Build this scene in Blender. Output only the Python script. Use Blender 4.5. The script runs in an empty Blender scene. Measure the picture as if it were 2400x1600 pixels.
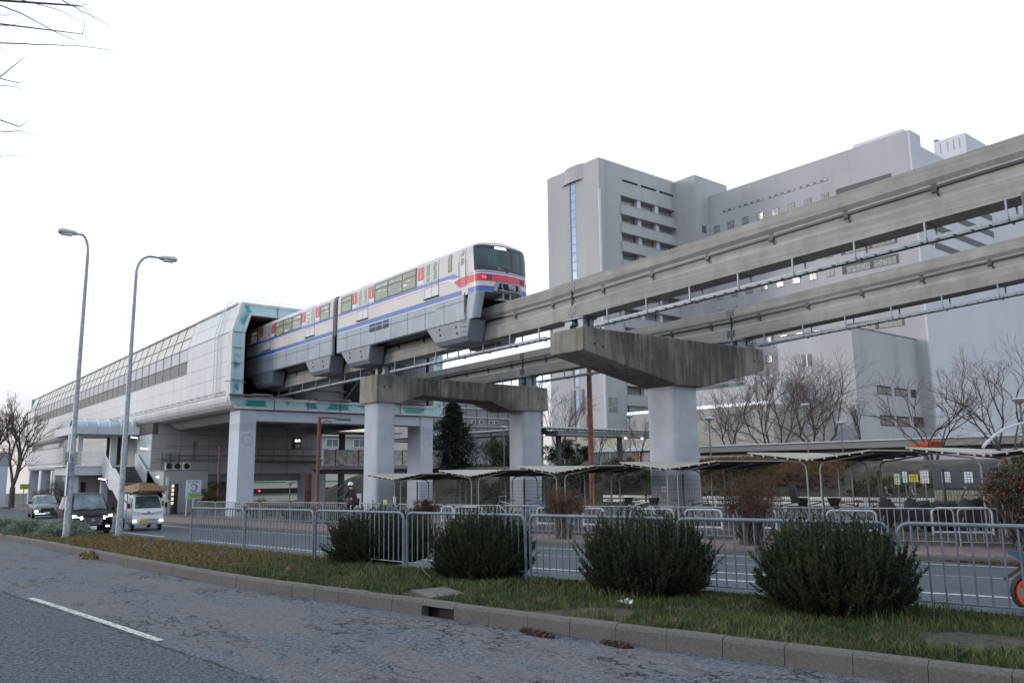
import bpy, bmesh, math, random
import numpy as np
from mathutils import Matrix, Vector

scene = bpy.context.scene
COL = scene.collection

# ------------------------------------------------------------ camera, sky, sun, exposure
def rad(a): return math.radians(a)
YAW, PIT, ROLL, CZ = rad(38.65), rad(9.19), rad(0.6), 1.85
fh = Vector((math.sin(YAW), math.cos(YAW), 0)); rt = Vector((math.cos(YAW), -math.sin(YAW), 0)); up = Vector((0, 0, 1))
fw = fh*math.cos(PIT) + up*math.sin(PIT)
u0 = -fh*math.sin(PIT) + up*math.cos(PIT)
R_ = rt*math.cos(ROLL) - u0*math.sin(ROLL)
U_ = u0*math.cos(ROLL) + rt*math.sin(ROLL)
cd = bpy.data.cameras.new('camera'); cam = bpy.data.objects.new('camera', cd); COL.objects.link(cam)
cam.matrix_world = Matrix(((R_.x, U_.x, -fw.x, 0), (R_.y, U_.y, -fw.y, 0), (R_.z, U_.z, -fw.z, CZ), (0, 0, 0, 1)))
cd.sensor_width = 36; cd.lens = 36*1860/2400; cd.clip_start = 0.1; cd.clip_end = 3000
scene.camera = cam

SUN_EL, SUN_AZ = 11.0, -52.0        # degrees; azimuth from +Y towards +X
w = bpy.data.worlds.new('World'); scene.world = w; w.use_nodes = True
nt = w.node_tree; nt.nodes.clear()
sky = nt.nodes.new('ShaderNodeTexSky'); sky.sky_type = 'NISHITA'; sky.sun_disc = False
sky.sun_elevation = rad(SUN_EL); sky.sun_rotation = rad(SUN_AZ)
sky.air_density = 1.0; sky.dust_density = 3.0; sky.ozone_density = 2.0
bg = nt.nodes.new('ShaderNodeBackground'); bg.inputs[1].default_value = 0.15
wo = nt.nodes.new('ShaderNodeOutputWorld')
# thin bright overcast: the clear sky shows through an even white veil
veil = nt.nodes.new('ShaderNodeMix'); veil.data_type = 'RGBA'; veil.blend_type = 'MIX'; veil.inputs[0].default_value = 0.90
veil.inputs[7].default_value = (9.4, 10.2, 11.6, 1)
# the veil is a little dimmer and mauve just above the horizon
tc = nt.nodes.new('ShaderNodeTexCoord'); sx = nt.nodes.new('ShaderNodeSeparateXYZ'); mr = nt.nodes.new('ShaderNodeMapRange'); hm = nt.nodes.new('ShaderNodeMix'); hm.data_type = 'RGBA'
nt.links.new(tc.outputs['Generated'], sx.inputs[0]); nt.links.new(sx.outputs[2], mr.inputs[0]); mr.inputs[1].default_value = .035; mr.inputs[2].default_value = .15
mr.interpolation_type = 'SMOOTHSTEP'
hm.inputs[6].default_value = (5.7, 5.3, 5.4, 1); hm.inputs[7].default_value = (8.2, 9.2, 10.3, 1)
nt.links.new(mr.outputs[0], hm.inputs[0]); nt.links.new(hm.outputs[2], veil.inputs[7])
nt.links.new(sky.outputs[0], veil.inputs[6]); nt.links.new(veil.outputs[2], bg.inputs[0]); nt.links.new(bg.outputs[0], wo.inputs[0])
sd = bpy.data.lights.new('sun', 'SUN'); sun = bpy.data.objects.new('sun', sd); COL.objects.link(sun)
sd.energy = 1.25; sd.angle = rad(16); sd.color = (1.0, 0.93, 0.87)
sv = Vector((math.sin(rad(SUN_AZ))*math.cos(rad(SUN_EL)), math.cos(rad(SUN_AZ))*math.cos(rad(SUN_EL)), math.sin(rad(SUN_EL))))
sun.rotation_euler = sv.to_track_quat('Z', 'Y').to_euler()
scene.view_settings.view_transform = 'Standard'; scene.view_settings.look = 'None'
scene.view_settings.exposure = 0.0; scene.view_settings.gamma = 1.0

# ------------------------------------------------------------ helpers
ORG = {}
def thing(name, label, cat, loc=(0, 0, 0), rotz=0.0, group=None, tilt=0.0):
    o = bpy.data.objects.new(name, None); COL.objects.link(o)
    o.empty_display_size = 0.2
    o.location = loc; o.rotation_euler = (0, tilt, rotz)
    o['label'] = label; o['category'] = cat
    if group: o['group'] = group
    ORG[o.name] = Matrix.LocRotScale(Vector(loc), o.rotation_euler.copy(), None).inverted()
    return o
def tag(o, label, cat, group=None):
    o['label'] = label; o['category'] = cat
    if group: o['group'] = group
    return o
def kids(o): return [c for c in bpy.data.objects if c.parent == o]
def copy_tree(root, loc, rotz=None, label=None, tilt=None, cat=None):
    ch = {}
    for c in bpy.data.objects:
        if c.parent: ch.setdefault(c.parent.name, []).append(c)
    r = root.copy(); COL.objects.link(r); r.location = loc
    e = list(r.rotation_euler)
    if rotz is not None: e[2] = rotz
    if tilt is not None: e[1] = tilt
    r.rotation_euler = e
    if label: r['label'] = label
    def rec(src, dst):
        for c in ch.get(src.name, []):
            d = c.copy(); COL.objects.link(d); d.parent = dst
            rec(c, d)
    rec(root, r)
    return r

class MB:
    def __init__(s): s.v = []; s.f = []; s.m = []; s.mi = 0
    def add(s, vs, fs):
        b = len(s.v); s.v += [tuple(map(float, p)) for p in vs]
        for f in fs: s.f.append(tuple(b+i for i in f)); s.m.append(s.mi)
        return s
    def box(s, x0, x1, y0, y1, z0, z1):
        return s.add([(x0,y0,z0),(x1,y0,z0),(x1,y1,z0),(x0,y1,z0),(x0,y0,z1),(x1,y0,z1),(x1,y1,z1),(x0,y1,z1)],
                     [(0,3,2,1),(4,5,6,7),(0,1,5,4),(1,2,6,5),(2,3,7,6),(3,0,4,7)])
    def cbox(s, c, sz):
        return s.box(c[0]-sz[0]/2, c[0]+sz[0]/2, c[1]-sz[1]/2, c[1]+sz[1]/2, c[2]-sz[2]/2, c[2]+sz[2]/2)
    def quad(s, a, b, c, d): return s.add([a,b,c,d], [(0,1,2,3)])
    def bar(s, p, q, wd, ht=None):            # box-section bar from p to q
        ht = ht or wd; p = Vector(p); q = Vector(q); d = (q-p).normalized()
        a = d.cross(Vector((0,0,1))); 
        if a.length < 1e-3: a = Vector((1,0,0))
        a.normalize(); b = a.cross(d).normalized()
        vs = []
        for e in (p, q):
            for i, j in ((-1,-1),(1,-1),(1,1),(-1,1)): vs.append(e + a*wd/2*i + b*ht/2*j)
        return s.add(vs, [(0,1,2,3),(7,6,5,4),(0,4,5,1),(1,5,6,2),(2,6,7,3),(3,7,4,0)])
    def tube(s, pts, r, n=8, cap=True):
        pts = [Vector(p) for p in pts]; rs = r if isinstance(r, (list, tuple)) else [r]*len(pts)
        rings = []; ref = None
        for i, p in enumerate(pts):
            d = (pts[min(i+1, len(pts)-1)] - pts[max(i-1, 0)])
            if d.length < 1e-9: d = Vector((0,0,1))
            d.normalize()
            if ref is None or abs(ref.dot(d)) > .999:
                ref = Vector((0,0,1)) if abs(d.z) < .9 else Vector((1,0,0))
            a = (ref - d*ref.dot(d)).normalized(); b = d.cross(a); ref = a
            rings.append([p + a*rs[i]*math.cos(2*math.pi*k/n) + b*rs[i]*math.sin(2*math.pi*k/n) for k in range(n)])
        vs = [q for R in rings for q in R]; fs = []
        for i in range(len(rings)-1):
            for k in range(n):
                fs.append((i*n+k, i*n+(k+1)%n, (i+1)*n+(k+1)%n, (i+1)*n+k))
        if cap: fs.append(tuple(range(n))[::-1]); fs.append(tuple((len(rings)-1)*n+k for k in range(n)))
        return s.add(vs, fs)
    def prism(s, poly, axis, a0, a1):          # poly = 2D points in the two remaining axes (order x,y,z)
        def P(q, a):
            if axis == 0: return (a, q[0], q[1])
            if axis == 1: return (q[0], a, q[1])
            return (q[0], q[1], a)
        n = len(poly); vs = [P(q, a0) for q in poly] + [P(q, a1) for q in poly]
        fs = [tuple(range(n)), tuple(range(2*n-1, n-1, -1))]
        fs += [(i, i+n, (i+1) % n + n, (i+1) % n) for i in range(n)]
        return s.add(vs, fs)
    def loft(s, rings, closed=True, caps=True):
        n = len(rings[0]); vs = [q for R in rings for q in R]; fs = []
        m = n if closed else n-1
        for i in range(len(rings)-1):
            for k in range(m): fs.append((i*n+k, i*n+(k+1)%n, (i+1)*n+(k+1)%n, (i+1)*n+k))
        if caps: fs.append(tuple(range(n))[::-1]); fs.append(tuple((len(rings)-1)*n+k for k in range(n)))
        return s.add(vs, fs)
    def lathe(s, prof, c, n=16, axis=2, caps=True):
        rings = []
        for r, h in prof:
            R = []
            for k in range(n):
                a = 2*math.pi*k/n
                if axis == 2: R.append((c[0]+r*math.cos(a), c[1]+r*math.sin(a), c[2]+h))
                elif axis == 0: R.append((c[0]+h, c[1]+r*math.cos(a), c[2]+r*math.sin(a)))
                else: R.append((c[0]+r*math.sin(a), c[1]+h, c[2]+r*math.cos(a)))
            rings.append(R)
        return s.loft(rings, caps=caps)
    def text(s, body, size, origin, xd, yd, lift=0.003, bold=False, align='CENTER'):
        cu = bpy.data.curves.new('tmp_text', 'FONT'); cu.body = body; cu.size = size
        cu.align_x = align; cu.align_y = 'CENTER'; cu.resolution_u = 2
        if bold: cu.offset = size*0.02
        ob = bpy.data.objects.new('tmp_text', cu); COL.objects.link(ob)
        dg = bpy.context.evaluated_depsgraph_get()
        me = bpy.data.meshes.new_from_object(ob.evaluated_get(dg))
        xd = Vector(xd).normalized(); yd = Vector(yd).normalized(); nn = xd.cross(yd); o0 = Vector(origin) + nn*lift
        vs = [o0 + xd*v.co.x + yd*v.co.y for v in me.vertices]
        s.add(vs, [tuple(p.vertices) for p in me.polygons])
        bpy.data.objects.remove(ob); bpy.data.curves.remove(cu); bpy.data.meshes.remove(me)
        return s
    def build(s, name, mats, parent=None, smooth=False, local=False, kind=None, fixn=True):
        me = bpy.data.meshes.new(name)
        vs = s.v
        if parent is not None and not local:
            r = parent
            while r.parent: r = r.parent
            M = ORG[r.name]; vs = [tuple(M @ Vector(p)) for p in vs]
        me.from_pydata(vs, [], s.f)
        if not isinstance(mats, (list, tuple)): mats = [mats]
        for m in mats: me.materials.append(m)
        if len(mats) > 1: me.polygons.foreach_set('material_index', s.m)
        if fixn:
            bm = bmesh.new(); bm.from_mesh(me); bmesh.ops.recalc_face_normals(bm, faces=bm.faces); bm.to_mesh(me); bm.free()
        if smooth:
            me.polygons.foreach_set('use_smooth', [True]*len(me.polygons))
            me.set_sharp_from_angle(angle=rad(40))
        me.update()
        o = bpy.data.objects.new(name, me); COL.objects.link(o)
        if parent is not None: o.parent = parent
        if kind: o['kind'] = kind
        return o

def np_mesh(name, V, Fc, mat_, parent=None, smooth=False, kind=None):
    """V (n,3) array, Fc (m,k) faces."""
    V = np.asarray(V, dtype=np.float32); Fc = np.asarray(Fc, dtype=np.int32)
    if parent is not None:
        r = parent
        while r.parent: r = r.parent
        M = np.array(ORG[r.name]); V = (V @ M[:3, :3].T + M[:3, 3]).astype(np.float32)
    me = bpy.data.meshes.new(name)
    k = Fc.shape[1]
    me.vertices.add(len(V)); me.vertices.foreach_set('co', V.ravel())
    me.loops.add(Fc.size); me.loops.foreach_set('vertex_index', Fc.ravel())
    me.polygons.add(len(Fc)); me.polygons.foreach_set('loop_start', np.arange(0, Fc.size, k, dtype=np.int32))
    me.materials.append(mat_); me.update(calc_edges=True); me.validate()
    if smooth: me.polygons.foreach_set('use_smooth', [True]*len(me.polygons))
    o = bpy.data.objects.new(name, me); COL.objects.link(o)
    if parent is not None: o.parent = parent
    if kind: o['kind'] = kind
    return o

# ------------------------------------------------------------ materials
class NT:
    def __init__(s, name):
        s.m = bpy.data.materials.new(name); s.m.use_nodes = True
        s.t = s.m.node_tree; s.b = s.t.nodes['Principled BSDF']; s.pos = None
    def n(s, typ, **kw):
        x = s.t.nodes.new(typ)
        for k, v in kw.items(): setattr(x, k, v)
        return x
    def l(s, a, b): s.t.links.new(a, b)
    def P(s):
        if s.pos is None: s.pos = s.n('ShaderNodeNewGeometry').outputs['Position']
        return s.pos
    def mapped(s, scale=(1,1,1), loc=(0,0,0)):
        m = s.n('ShaderNodeMapping'); m.inputs['Scale'].default_value = scale; m.inputs['Location'].default_value = loc
        s.l(s.P(), m.inputs[0]); return m.outputs[0]
    def noise(s, scale=5, stretch=(1,1,1), detail=4, rough=.55, dist=0, loc=(0,0,0)):
        x = s.n('ShaderNodeTexNoise'); x.inputs['Scale'].default_value = scale; x.inputs['Detail'].default_value = detail
        x.inputs['Roughness'].default_value = rough; x.inputs['Distortion'].default_value = dist
        s.l(s.mapped(stretch, loc), x.inputs['Vector']); return x.outputs[0]
    def ramp(s, v, a, b, lo=0., hi=1.):
        x = s.n('ShaderNodeMapRange'); x.clamp = True
        s.l(v, x.inputs[0]); x.inputs[1].default_value = a; x.inputs[2].default_value = b
        x.inputs[3].default_value = lo; x.inputs[4].default_value = hi; return x.outputs[0]
    def mix(s, f, a, b, typ='MIX'):
        x = s.n('ShaderNodeMix', data_type='RGBA', blend_type=typ)
        for v, i in ((f, 0), (a, 6), (b, 7)):
            if isinstance(v, (int, float)): x.inputs[i].default_value = v
            elif isinstance(v, (tuple, list)): x.inputs[i].default_value = (*v[:3], 1)
            else: s.l(v, x.inputs[i])
        return x.outputs[2]
    def math(s, op, a, b=None):
        x = s.n('ShaderNodeMath', operation=op)
        for v, i in ((a, 0), (b, 1)):
            if v is None: continue
            if isinstance(v, (int, float)): x.inputs[i].default_value = v
            else: s.l(v, x.inputs[i])
        return x.outputs[0]
    def axis(s, i):
        x = s.n('ShaderNodeSeparateXYZ'); s.l(s.P(), x.inputs[0]); return x.outputs[i]
    def lines(s, i, spacing, off=0, wd=.02):   # 1 on joint lines across axis i
        f = s.math('FRACT', s.math('DIVIDE', s.math('SUBTRACT', s.axis(i), off), spacing))
        return s.math('GREATER_THAN', s.math('ABSOLUTE', s.math('SUBTRACT', f, .5)), .5 - wd/spacing/2)
    def col(s, c):
        if isinstance(c, (tuple, list)): s.b.inputs['Base Color'].default_value = (*c[:3], 1)
        else: s.l(c, s.b.inputs['Base Color'])
        return s
    def bump(s, h, strength=.3, dist=.02):
        x = s.n('ShaderNodeBump'); x.inputs['Strength'].default_value = strength; x.inputs['Distance'].default_value = dist
        s.l(h, x.inputs['Height']); s.l(x.outputs[0], s.b.inputs['Normal']); return s
    def set(s, rough=.6, metal=0., spec=None, emis=None, es=0.):
        s.b.inputs['Roughness'].default_value = rough; s.b.inputs['Metallic'].default_value = metal
        if spec is not None: s.b.inputs['Specular IOR Level'].default_value = spec
        if emis is not None:
            s.b.inputs['Emission Color'].default_value = (*emis, 1); s.b.inputs['Emission Strength'].default_value = es
        return s

def plain(name, c, rough=.6, metal=0., var=.12, scale=4., stretch=(1,1,1), bump=0., bscale=60., spec=None, emis=None, es=0.):
    t = NT(name); n = t.noise(scale, stretch)
    d = tuple(x*(1-var*1.6) for x in c); e = tuple(min(1, x*(1+var)) for x in c)
    t.col(t.mix(t.ramp(n, .3, .7), d, e)); t.set(rough, metal, spec, emis, es)
    if bump: t.bump(t.noise(bscale), bump, .01)
    return t.m

def m_asphalt():
    t = NT('worn asphalt'); x, y = t.axis(0), t.axis(1)
    fine = t.math('ADD', t.math('MULTIPLY', t.noise(60, detail=2, rough=.9), .5), t.math('MULTIPLY', t.noise(24, detail=2, rough=.9, loc=(6, 6, 6)), .5)); med = t.noise(1.1, detail=5)
    c = t.mix(t.ramp(fine, .42, .58), (.014, .017, .022), (.118, .130, .152))
    # inner lane is more worn and lighter; seam by the dashed line
    seam = t.math('SUBTRACT', x, t.math('MULTIPLY', y, -.107))
    seam = t.math('ADD', seam, t.math('MULTIPLY', t.noise(1.6), .18))
    worn = t.ramp(seam, 3.85, 3.95)
    c = t.mix(t.math('MULTIPLY', worn, .7), c, t.mix(t.ramp(fine, .42, .60), (.035, .041, .05), (.175, .19, .222)))
    patch = t.math('MULTIPLY', worn, t.ramp(t.noise(1.3, (1, .28, 1), detail=8, rough=.72, loc=(3, 1, 0)), .46, .52))
    c = t.mix(t.math('MULTIPLY', patch, .75), c, t.mix(t.ramp(fine, .4, .6), (.075, .072, .080), (.145, .138, .148)))
    # cracks
    vo = t.n('ShaderNodeTexVoronoi', feature='DISTANCE_TO_EDGE'); vo.inputs['Scale'].default_value = 2.5
    wob = t.n('ShaderNodeVectorMath', operation='ADD'); nz = t.n('ShaderNodeTexNoise'); nz.inputs['Scale'].default_value = 3.5; nz.inputs['Detail'].default_value = 6
    t.l(t.mapped((1.0, .8, 1)), nz.inputs['Vector'])
    sc = t.n('ShaderNodeVectorMath', operation='SCALE'); sc.inputs['Scale'].default_value = .85
    t.l(nz.outputs['Color'], sc.inputs[0]); t.l(t.mapped((1.5, .42, 1)), wob.inputs[0]); t.l(sc.outputs[0], wob.inputs[1])
    t.l(wob.outputs[0], vo.inputs['Vector'])
    cm = t.math('MULTIPLY', t.ramp(vo.outputs[0], .008, .05, 1, 0), t.ramp(t.noise(.75, (1, .6, 1), detail=5, rough=.7, loc=(7, 2, 0)), .47, .56))
    cm = t.math('MULTIPLY', cm, worn)
    sl = t.math('MULTIPLY', t.ramp(t.math('ABSOLUTE', t.math('SUBTRACT', seam, 3.86)), .006, .022, 1, 0), t.ramp(t.noise(2.2), .40, .5))
    cm = t.math('MAXIMUM', cm, sl)
    c = t.mix(t.math('MULTIPLY', cm, .95), c, (.012, .012, .014))
    t.col(c).set(.93, spec=.2)
    t.bump(t.math('SUBTRACT', t.math('MULTIPLY', fine, .5), cm), .7, .012)
    return t.m
def m_asphalt2(name='smooth asphalt', a=(.052, .061, .074), b=(.09, .103, .122)):
    t = NT(name); f = t.noise(60, detail=2); c = t.mix(t.ramp(f, .3, .7), a, b)
    c = t.mix(t.ramp(t.noise(.5, (1, .3, 1)), .4, .7, 0, .35), c, tuple(x*.7 for x in a))
    t.col(c).set(.8, spec=.3).bump(f, .3, .01); return t.m
def m_concrete(name, c, c2, stain=(.05, .05, .045), streak=.5, sscale=2.2, sz=.12, white=0., horiz=0.):
    t = NT(name); base = t.mix(t.ramp(t.noise(1.2, detail=6, rough=.65), .32, .68), c, c2)
    s1 = t.ramp(t.noise(sscale, (1, 1, sz), detail=6, rough=.6, loc=(4, 9, 1)), .46, .66)
    base = t.mix(t.math('MULTIPLY', s1, streak), base, stain)
    if horiz:
        h = t.ramp(t.noise(3.5, (.06, .06, 2.2), detail=3, loc=(2, 0, 5)), .42, .6)
        base = t.mix(t.math('MULTIPLY', h, horiz), base, tuple(x*.55 for x in c))
    if white:
        wv = t.ramp(t.noise(9, (1, 1, .12), detail=5, loc=(1, 3, 8)), .62, .72)
        base = t.mix(t.math('MULTIPLY', wv, white), base, (.34, .34, .32))
    t.col(base).set(.88, spec=.25).bump(t.noise(22, detail=5), .25, .01); return t.m
def m_panel(name, c, ax, sp, wd=.03, zs=None, rough=.45, var=.07, line=(.16, .16, .17), off=0., dirt=.22, z2=None):
    t = NT(name); base = t.mix(t.ramp(t.noise(.45, (1, 1, .6)), .3, .7), tuple(x*(1-var) for x in c), tuple(min(1, x*(1+var)) for x in c))
    base = t.mix(t.math('MULTIPLY', t.ramp(t.noise(2.4, (1, 1, .08), detail=5), .52, .7), dirt), base, tuple(x*.55 for x in c))
    L = t.lines(ax, sp, off, wd)
    if zs: L = t.math('MAXIMUM', L, t.lines(2, zs[0], zs[1], wd))
    t.col(t.mix(t.math('MULTIPLY', L, .8), base, line)).set(rough, spec=.4); return t.m
def m_foliage(name, a, b, scale=6., rough=.7):
    t = NT(name); t.col(t.mix(t.ramp(t.noise(scale, detail=3), .3, .7), a, b)).set(rough, spec=.25)
    return t.m
def m_glass(name, c, rough=.08, spec=.8, var=.3, scale=1.2):
    t = NT(name); t.col(t.mix(t.ramp(t.noise(scale, detail=2), .35, .65), tuple(x*(1-var) for x in c), tuple(x*(1+var) for x in c))).set(rough, spec=spec); return t.m

MAT = {}
MAT['asphalt'] = m_asphalt(); MAT['asphalt2'] = m_asphalt2()
MAT['paint'] = (lambda: (lambda t: (t.col(t.mix(t.ramp(t.noise(16, detail=6, rough=.8), .46, .60), (.50, .50, .48), (.12, .125, .13))).set(.8), t.m)[1])(NT('worn road paint')))()
MAT['kerb'] = (lambda: (lambda t: (t.col(t.mix(t.ramp(t.noise(40), .3, .7), t.mix(t.ramp(t.noise(1.5), .3, .7), (.048, .046, .045), (.088, .084, .081)), (.108, .104, .101))).set(.9), t.bump(t.noise(60), .4, .01), t.m)[2])(NT('kerb concrete')))()
MAT['soil'] = plain('soil', (.045, .038, .026), .95, var=.5, scale=9, bump=.5)
MAT['terrain'] = plain('dry turf', (.05, .047, .03), .95, var=.5, scale=1.2, bump=.3)
MAT['brick'] = plain('brick paving', (.17, .125, .115), .85, var=.25, scale=3)
MAT['beam'] = m_concrete('beam concrete', (.285, .274, .256), (.372, .357, .335), (.19, .18, .165), .35, 1.6, .3, horiz=.32)
def m_cross():
    t = NT('stained crosshead concrete'); base = t.mix(t.ramp(t.noise(1.3, detail=6, rough=.65), .32, .68), (.19, .18, .155), (.29, .275, .25))
    x = t.axis(0); mid = t.math('MULTIPLY', t.ramp(x, 22.0, 23.4), t.ramp(x, 31.6, 29.8))
    z = t.axis(2)
    s1 = t.ramp(t.math('ADD', t.math('ADD', t.math('MULTIPLY', t.noise(4.5, (1, 1, .08), detail=7, rough=.65, loc=(4, 9, 1)), .55), t.math('MULTIPLY', t.noise(.7, (1, 1, .5), detail=4, loc=(2, 2, 2)), .45)), t.math('MULTIPLY', mid, .15)), .47, .66)
    base = t.mix(t.math('MULTIPLY', s1, .80), base, t.mix(t.ramp(t.noise(6, (1, 1, .15), loc=(5, 5, 2)), .35, .65), (.026, .026, .026), (.07, .067, .062)))
    wv = t.ramp(t.noise(8, (1, 1, .09), detail=4, loc=(1, 3, 8)), .60, .68); wv = t.math('MULTIPLY', wv, t.ramp(t.noise(1.0, loc=(9, 4, 4)), .48, .6))
    base = t.mix(t.math('MULTIPLY', wv, .7), base, (.27, .27, .25))
    t.col(base).set(.9, spec=.2).bump(t.noise(22, detail=5), .3, .01); return t.m
MAT['cross'] = m_cross()
MAT['column'] = m_concrete('pier column paint', (.35, .37, .43), (.43, .45, .51), (.20, .21, .235), .32, .8, .3)
MAT['steel'] = plain('galvanised steel', (.25, .275, .31), .5, .3, var=.15, scale=8)
MAT['steel_d'] = plain('dark steel', (.08, .085, .09), .5, .5)
MAT['fence'] = plain('grey pipe paint', (.115, .14, .175), .5, .0, var=.2, scale=6)
MAT['fence2'] = plain('pale pipe paint', (.25, .27, .295), .5, .1, var=.15, scale=6)
MAT['white'] = plain('white paint', (.68, .69, .71), .45, var=.06)
MAT['black'] = plain('black paint', (.012, .012, .014), .45)
MAT['lamphead'] = plain('pale lamp head', (.42, .42, .42), .5)
MAT['rubber'] = plain('rubber', (.018, .018, .019), .75)
MAT['dark'] = plain('dark recess', (.012, .012, .013), .9)
MAT['rail'] = plain('power rail', (.03, .022, .022), .4, .3)
MAT['rust'] = plain('rust brown paint', (.20, .075, .05), .7, var=.25, scale=3)
MAT['lampglow'] = NT('fluorescent glow').col((.9, .9, .9)).set(.5, emis=(.92, .97, 1), es=3.5).m
MAT['warmglow'] = NT('lamp glow').col((.9, .85, .7)).set(.5, emis=(1, .88, .68), es=2.5).m
# ------------------------------------------------------------ ground
def G(y):
    y = max(y, 0.); return -5.4e-4*y*y if y < 33 else -5.4e-4*33*33 - 0.03564*(min(y, 75)-33) - .005*max(0, y-75)
def Gf(y): return -.4-.011*y if y < 35 else -.785-.017*(y-35)
def pl(pts):
    ys = [p[0] for p in pts]; xs = [p[1] for p in pts]
    return lambda y: float(np.interp(y, ys, xs))
def smooth_pl(pts, s=1.6):
    f = pl(pts); return lambda y: (f(y-s)+f(y-s/2)+f(y)*2+f(y+s/2)+f(y+s))/6
XK = smooth_pl([(-30,16.3),(-10,10.45),(0,8.05),(2.65,7.42),(3.9,7.12),(5.94,6.60),(7.6,6.25),(8.7,6.03),(13.3,5.22),(15.9,4.97),(19.9,4.78),(26.8,4.65),(42.8,4.77),(170,4.9)], 1.0)
XFN = smooth_pl([(-30,17.5),(-10,13.0),(3.5,9.95),(4.4,9.68),(6.1,9.19),(6.9,8.86),(8.9,8.55),(9.9,8.2),(12.6,7.68),(15.4,7.40),(19.6,7.2),(23,7.02),(40,6.9)], .8)
XM2 = smooth_pl([(-30,18.0),(-10,13.4),(3.5,10.35),(6.1,9.6),(8.9,8.95),(12.6,8.1),(15.4,7.8),(19.6,7.6),(23,7.5),(32,7.5),(40,7.0),(170,7.0)], 1.0)
XF = smooth_pl([(-30,31),(-10,25.6),(6,22.),(8.4,21.3),(9.4,21.05),(13.4,19.5),(19.2,18.1),(31.6,15.0),(48.6,13.35),(70,13.2),(170,13.2)], 1.6)
XFF = smooth_pl([(-30,34.5),(-10,29.5),(6,25.2),(9,24.2),(10.8,23.15),(15.1,22.2),(16.8,21.3),(23.5,19.5),(29.6,18.3),(38.5,17.5),(44.7,16.6),(60,16.2),(170,16.2)], 1.6)
def sm(a, b, x):
    t = min(1, max(0, (x-a)/(b-a))); return t*t*(3-2*t)
def TERR(x, y):
    base = (G(y) if x < 6 else Gf(y))
    k = sm(34.5, 43, x)*(1-sm(76, 92, y))
    low = Gf(y)+.1
    if x < XFF(min(y,169))+.5: return min(G(y), Gf(y)) - .25
    return low*(1-k) + 2.15*k
xs = np.concatenate([np.linspace(-400, -60, 8), np.linspace(-50, 10, 13), np.linspace(11, 60, 50), np.linspace(65, 160, 20), np.linspace(200, 900, 12)])
ys = np.concatenate([np.linspace(-300, -60, 7), np.linspace(-50, 150, 101), np.linspace(165, 900, 16)])
mb = MB(); mb.v = [(float(x), float(y), TERR(x, y)) for y in ys for x in xs]
nx = len(xs)
mb.f = [(j*nx+i, j*nx+i+1, (j+1)*nx+i+1, (j+1)*nx+i) for j in range(len(ys)-1) for i in range(nx-1)]; mb.m = [0]*len(mb.f)
mb.build('ground', MAT['terrain'], kind='structure', smooth=True)

def PG(y): return Gf(y)+.42-.28*sm(30, 42, y)
YS = np.concatenate([np.linspace(-30, 40, 141), np.linspace(42, 170, 33)])
def strip(name, fa, fb, fz, mat_, n=2, ys=YS, fzb=None, kind='structure'):
    mb = MB(); 
    for y in ys:
        a, b = fa(y), fb(y)
        for i in range(n):
            t = i/(n-1); x = a+(b-a)*t
            z = fz(y) if fzb is None else fz(y)*(1-t)+fzb(y)*t
            mb.v.append((x, float(y), z))
    for j in range(len(ys)-1):
        for i in range(n-1): mb.f.append((j*n+i, j*n+i+1, (j+1)*n+i+1, (j+1)*n+i)); mb.m.append(0)
    return mb.build(name, mat_, kind=kind)
strip('near_road', lambda y: -9., lambda y: XK(y)+.02, G, MAT['asphalt'], 3)
strip('far_road', lambda y: XM2(y)-.02, lambda y: XF(y)+.02, Gf, MAT['asphalt2'], 3)
strip('median_soil', lambda y: XK(y)+.10, lambda y: XM2(y)-.1, lambda y: G(y)+.185, MAT['soil'], 3)
strip('pavement', lambda y: XF(y)+.14, lambda y: XFF(y)+.1, lambda y: Gf(y)+.15, MAT['brick'], 3)
strip('parking_ground', lambda y: XFF(y)+.1, lambda y: max(XFF(y)+.2, 35.5), lambda y: PG(y), m_asphalt2('parking asphalt', (.07,.07,.072), (.12,.12,.12)), 3)
strip('near_pavement', lambda y: -14., lambda y: -8.9, lambda y: G(y)+.15, MAT['brick'], 2)
# kerbs: stones with open joints
def kerb(name, fx, fz, hgt, wd, ln, side, y0=-14, y1=110, base=None):
    mb = MB(); y = y0
    while y < y1:
        gap = .007; step = ln if y < 45 else 3.0
        a, b = y, y+step-gap; 
        if name == 'median_kerb' and y < 45 and 8.5 < (a+b)/2 < 9.12: lowcut = .13
        else: lowcut = -.25
        jz = random.uniform(-.004, .004); jx = random.uniform(-.004, .004)
        rings = []
        for yy in (a, b):
            x = fx(yy)+jx; z = fz(yy)+jz; bz = (base(yy) if base else fz(yy)-hgt)
            lo = bz + lowcut
            s = side
            rings.append([(x, yy, lo), (x+s*.012, yy, z-.045), (x+s*.035, yy, z-.012), (x+s*.07, yy, z), (x+s*wd, yy, z), (x+s*wd, yy, lo)])
        mb.loft(rings); y += step
    mb.build(name, MAT['kerb'], kind='structure')
random.seed(4)
kerb('median_kerb', XK, lambda y: G(y)+.2, .2, .12, .6, 1)
kerb('median_back_kerb', XM2, lambda y: G(y)+.2, .2, .14, .6, -1, base=Gf)
kerb('parking_kerb', lambda y: XFF(y)+.1, PG, .3, .12, .6, 1, base=lambda y: Gf(y)+.1)
kerb('pavement_kerb', XF, lambda y: Gf(y)+.15, .15, .15, .6, 1)
MB().box(XK(8.8)+.09, XK(8.8)+.16, 8.76, 9.42, G(8.8)-.1, G(8.8)+.1).build('kerb_drain', MAT['dark'], kind='structure')
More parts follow.
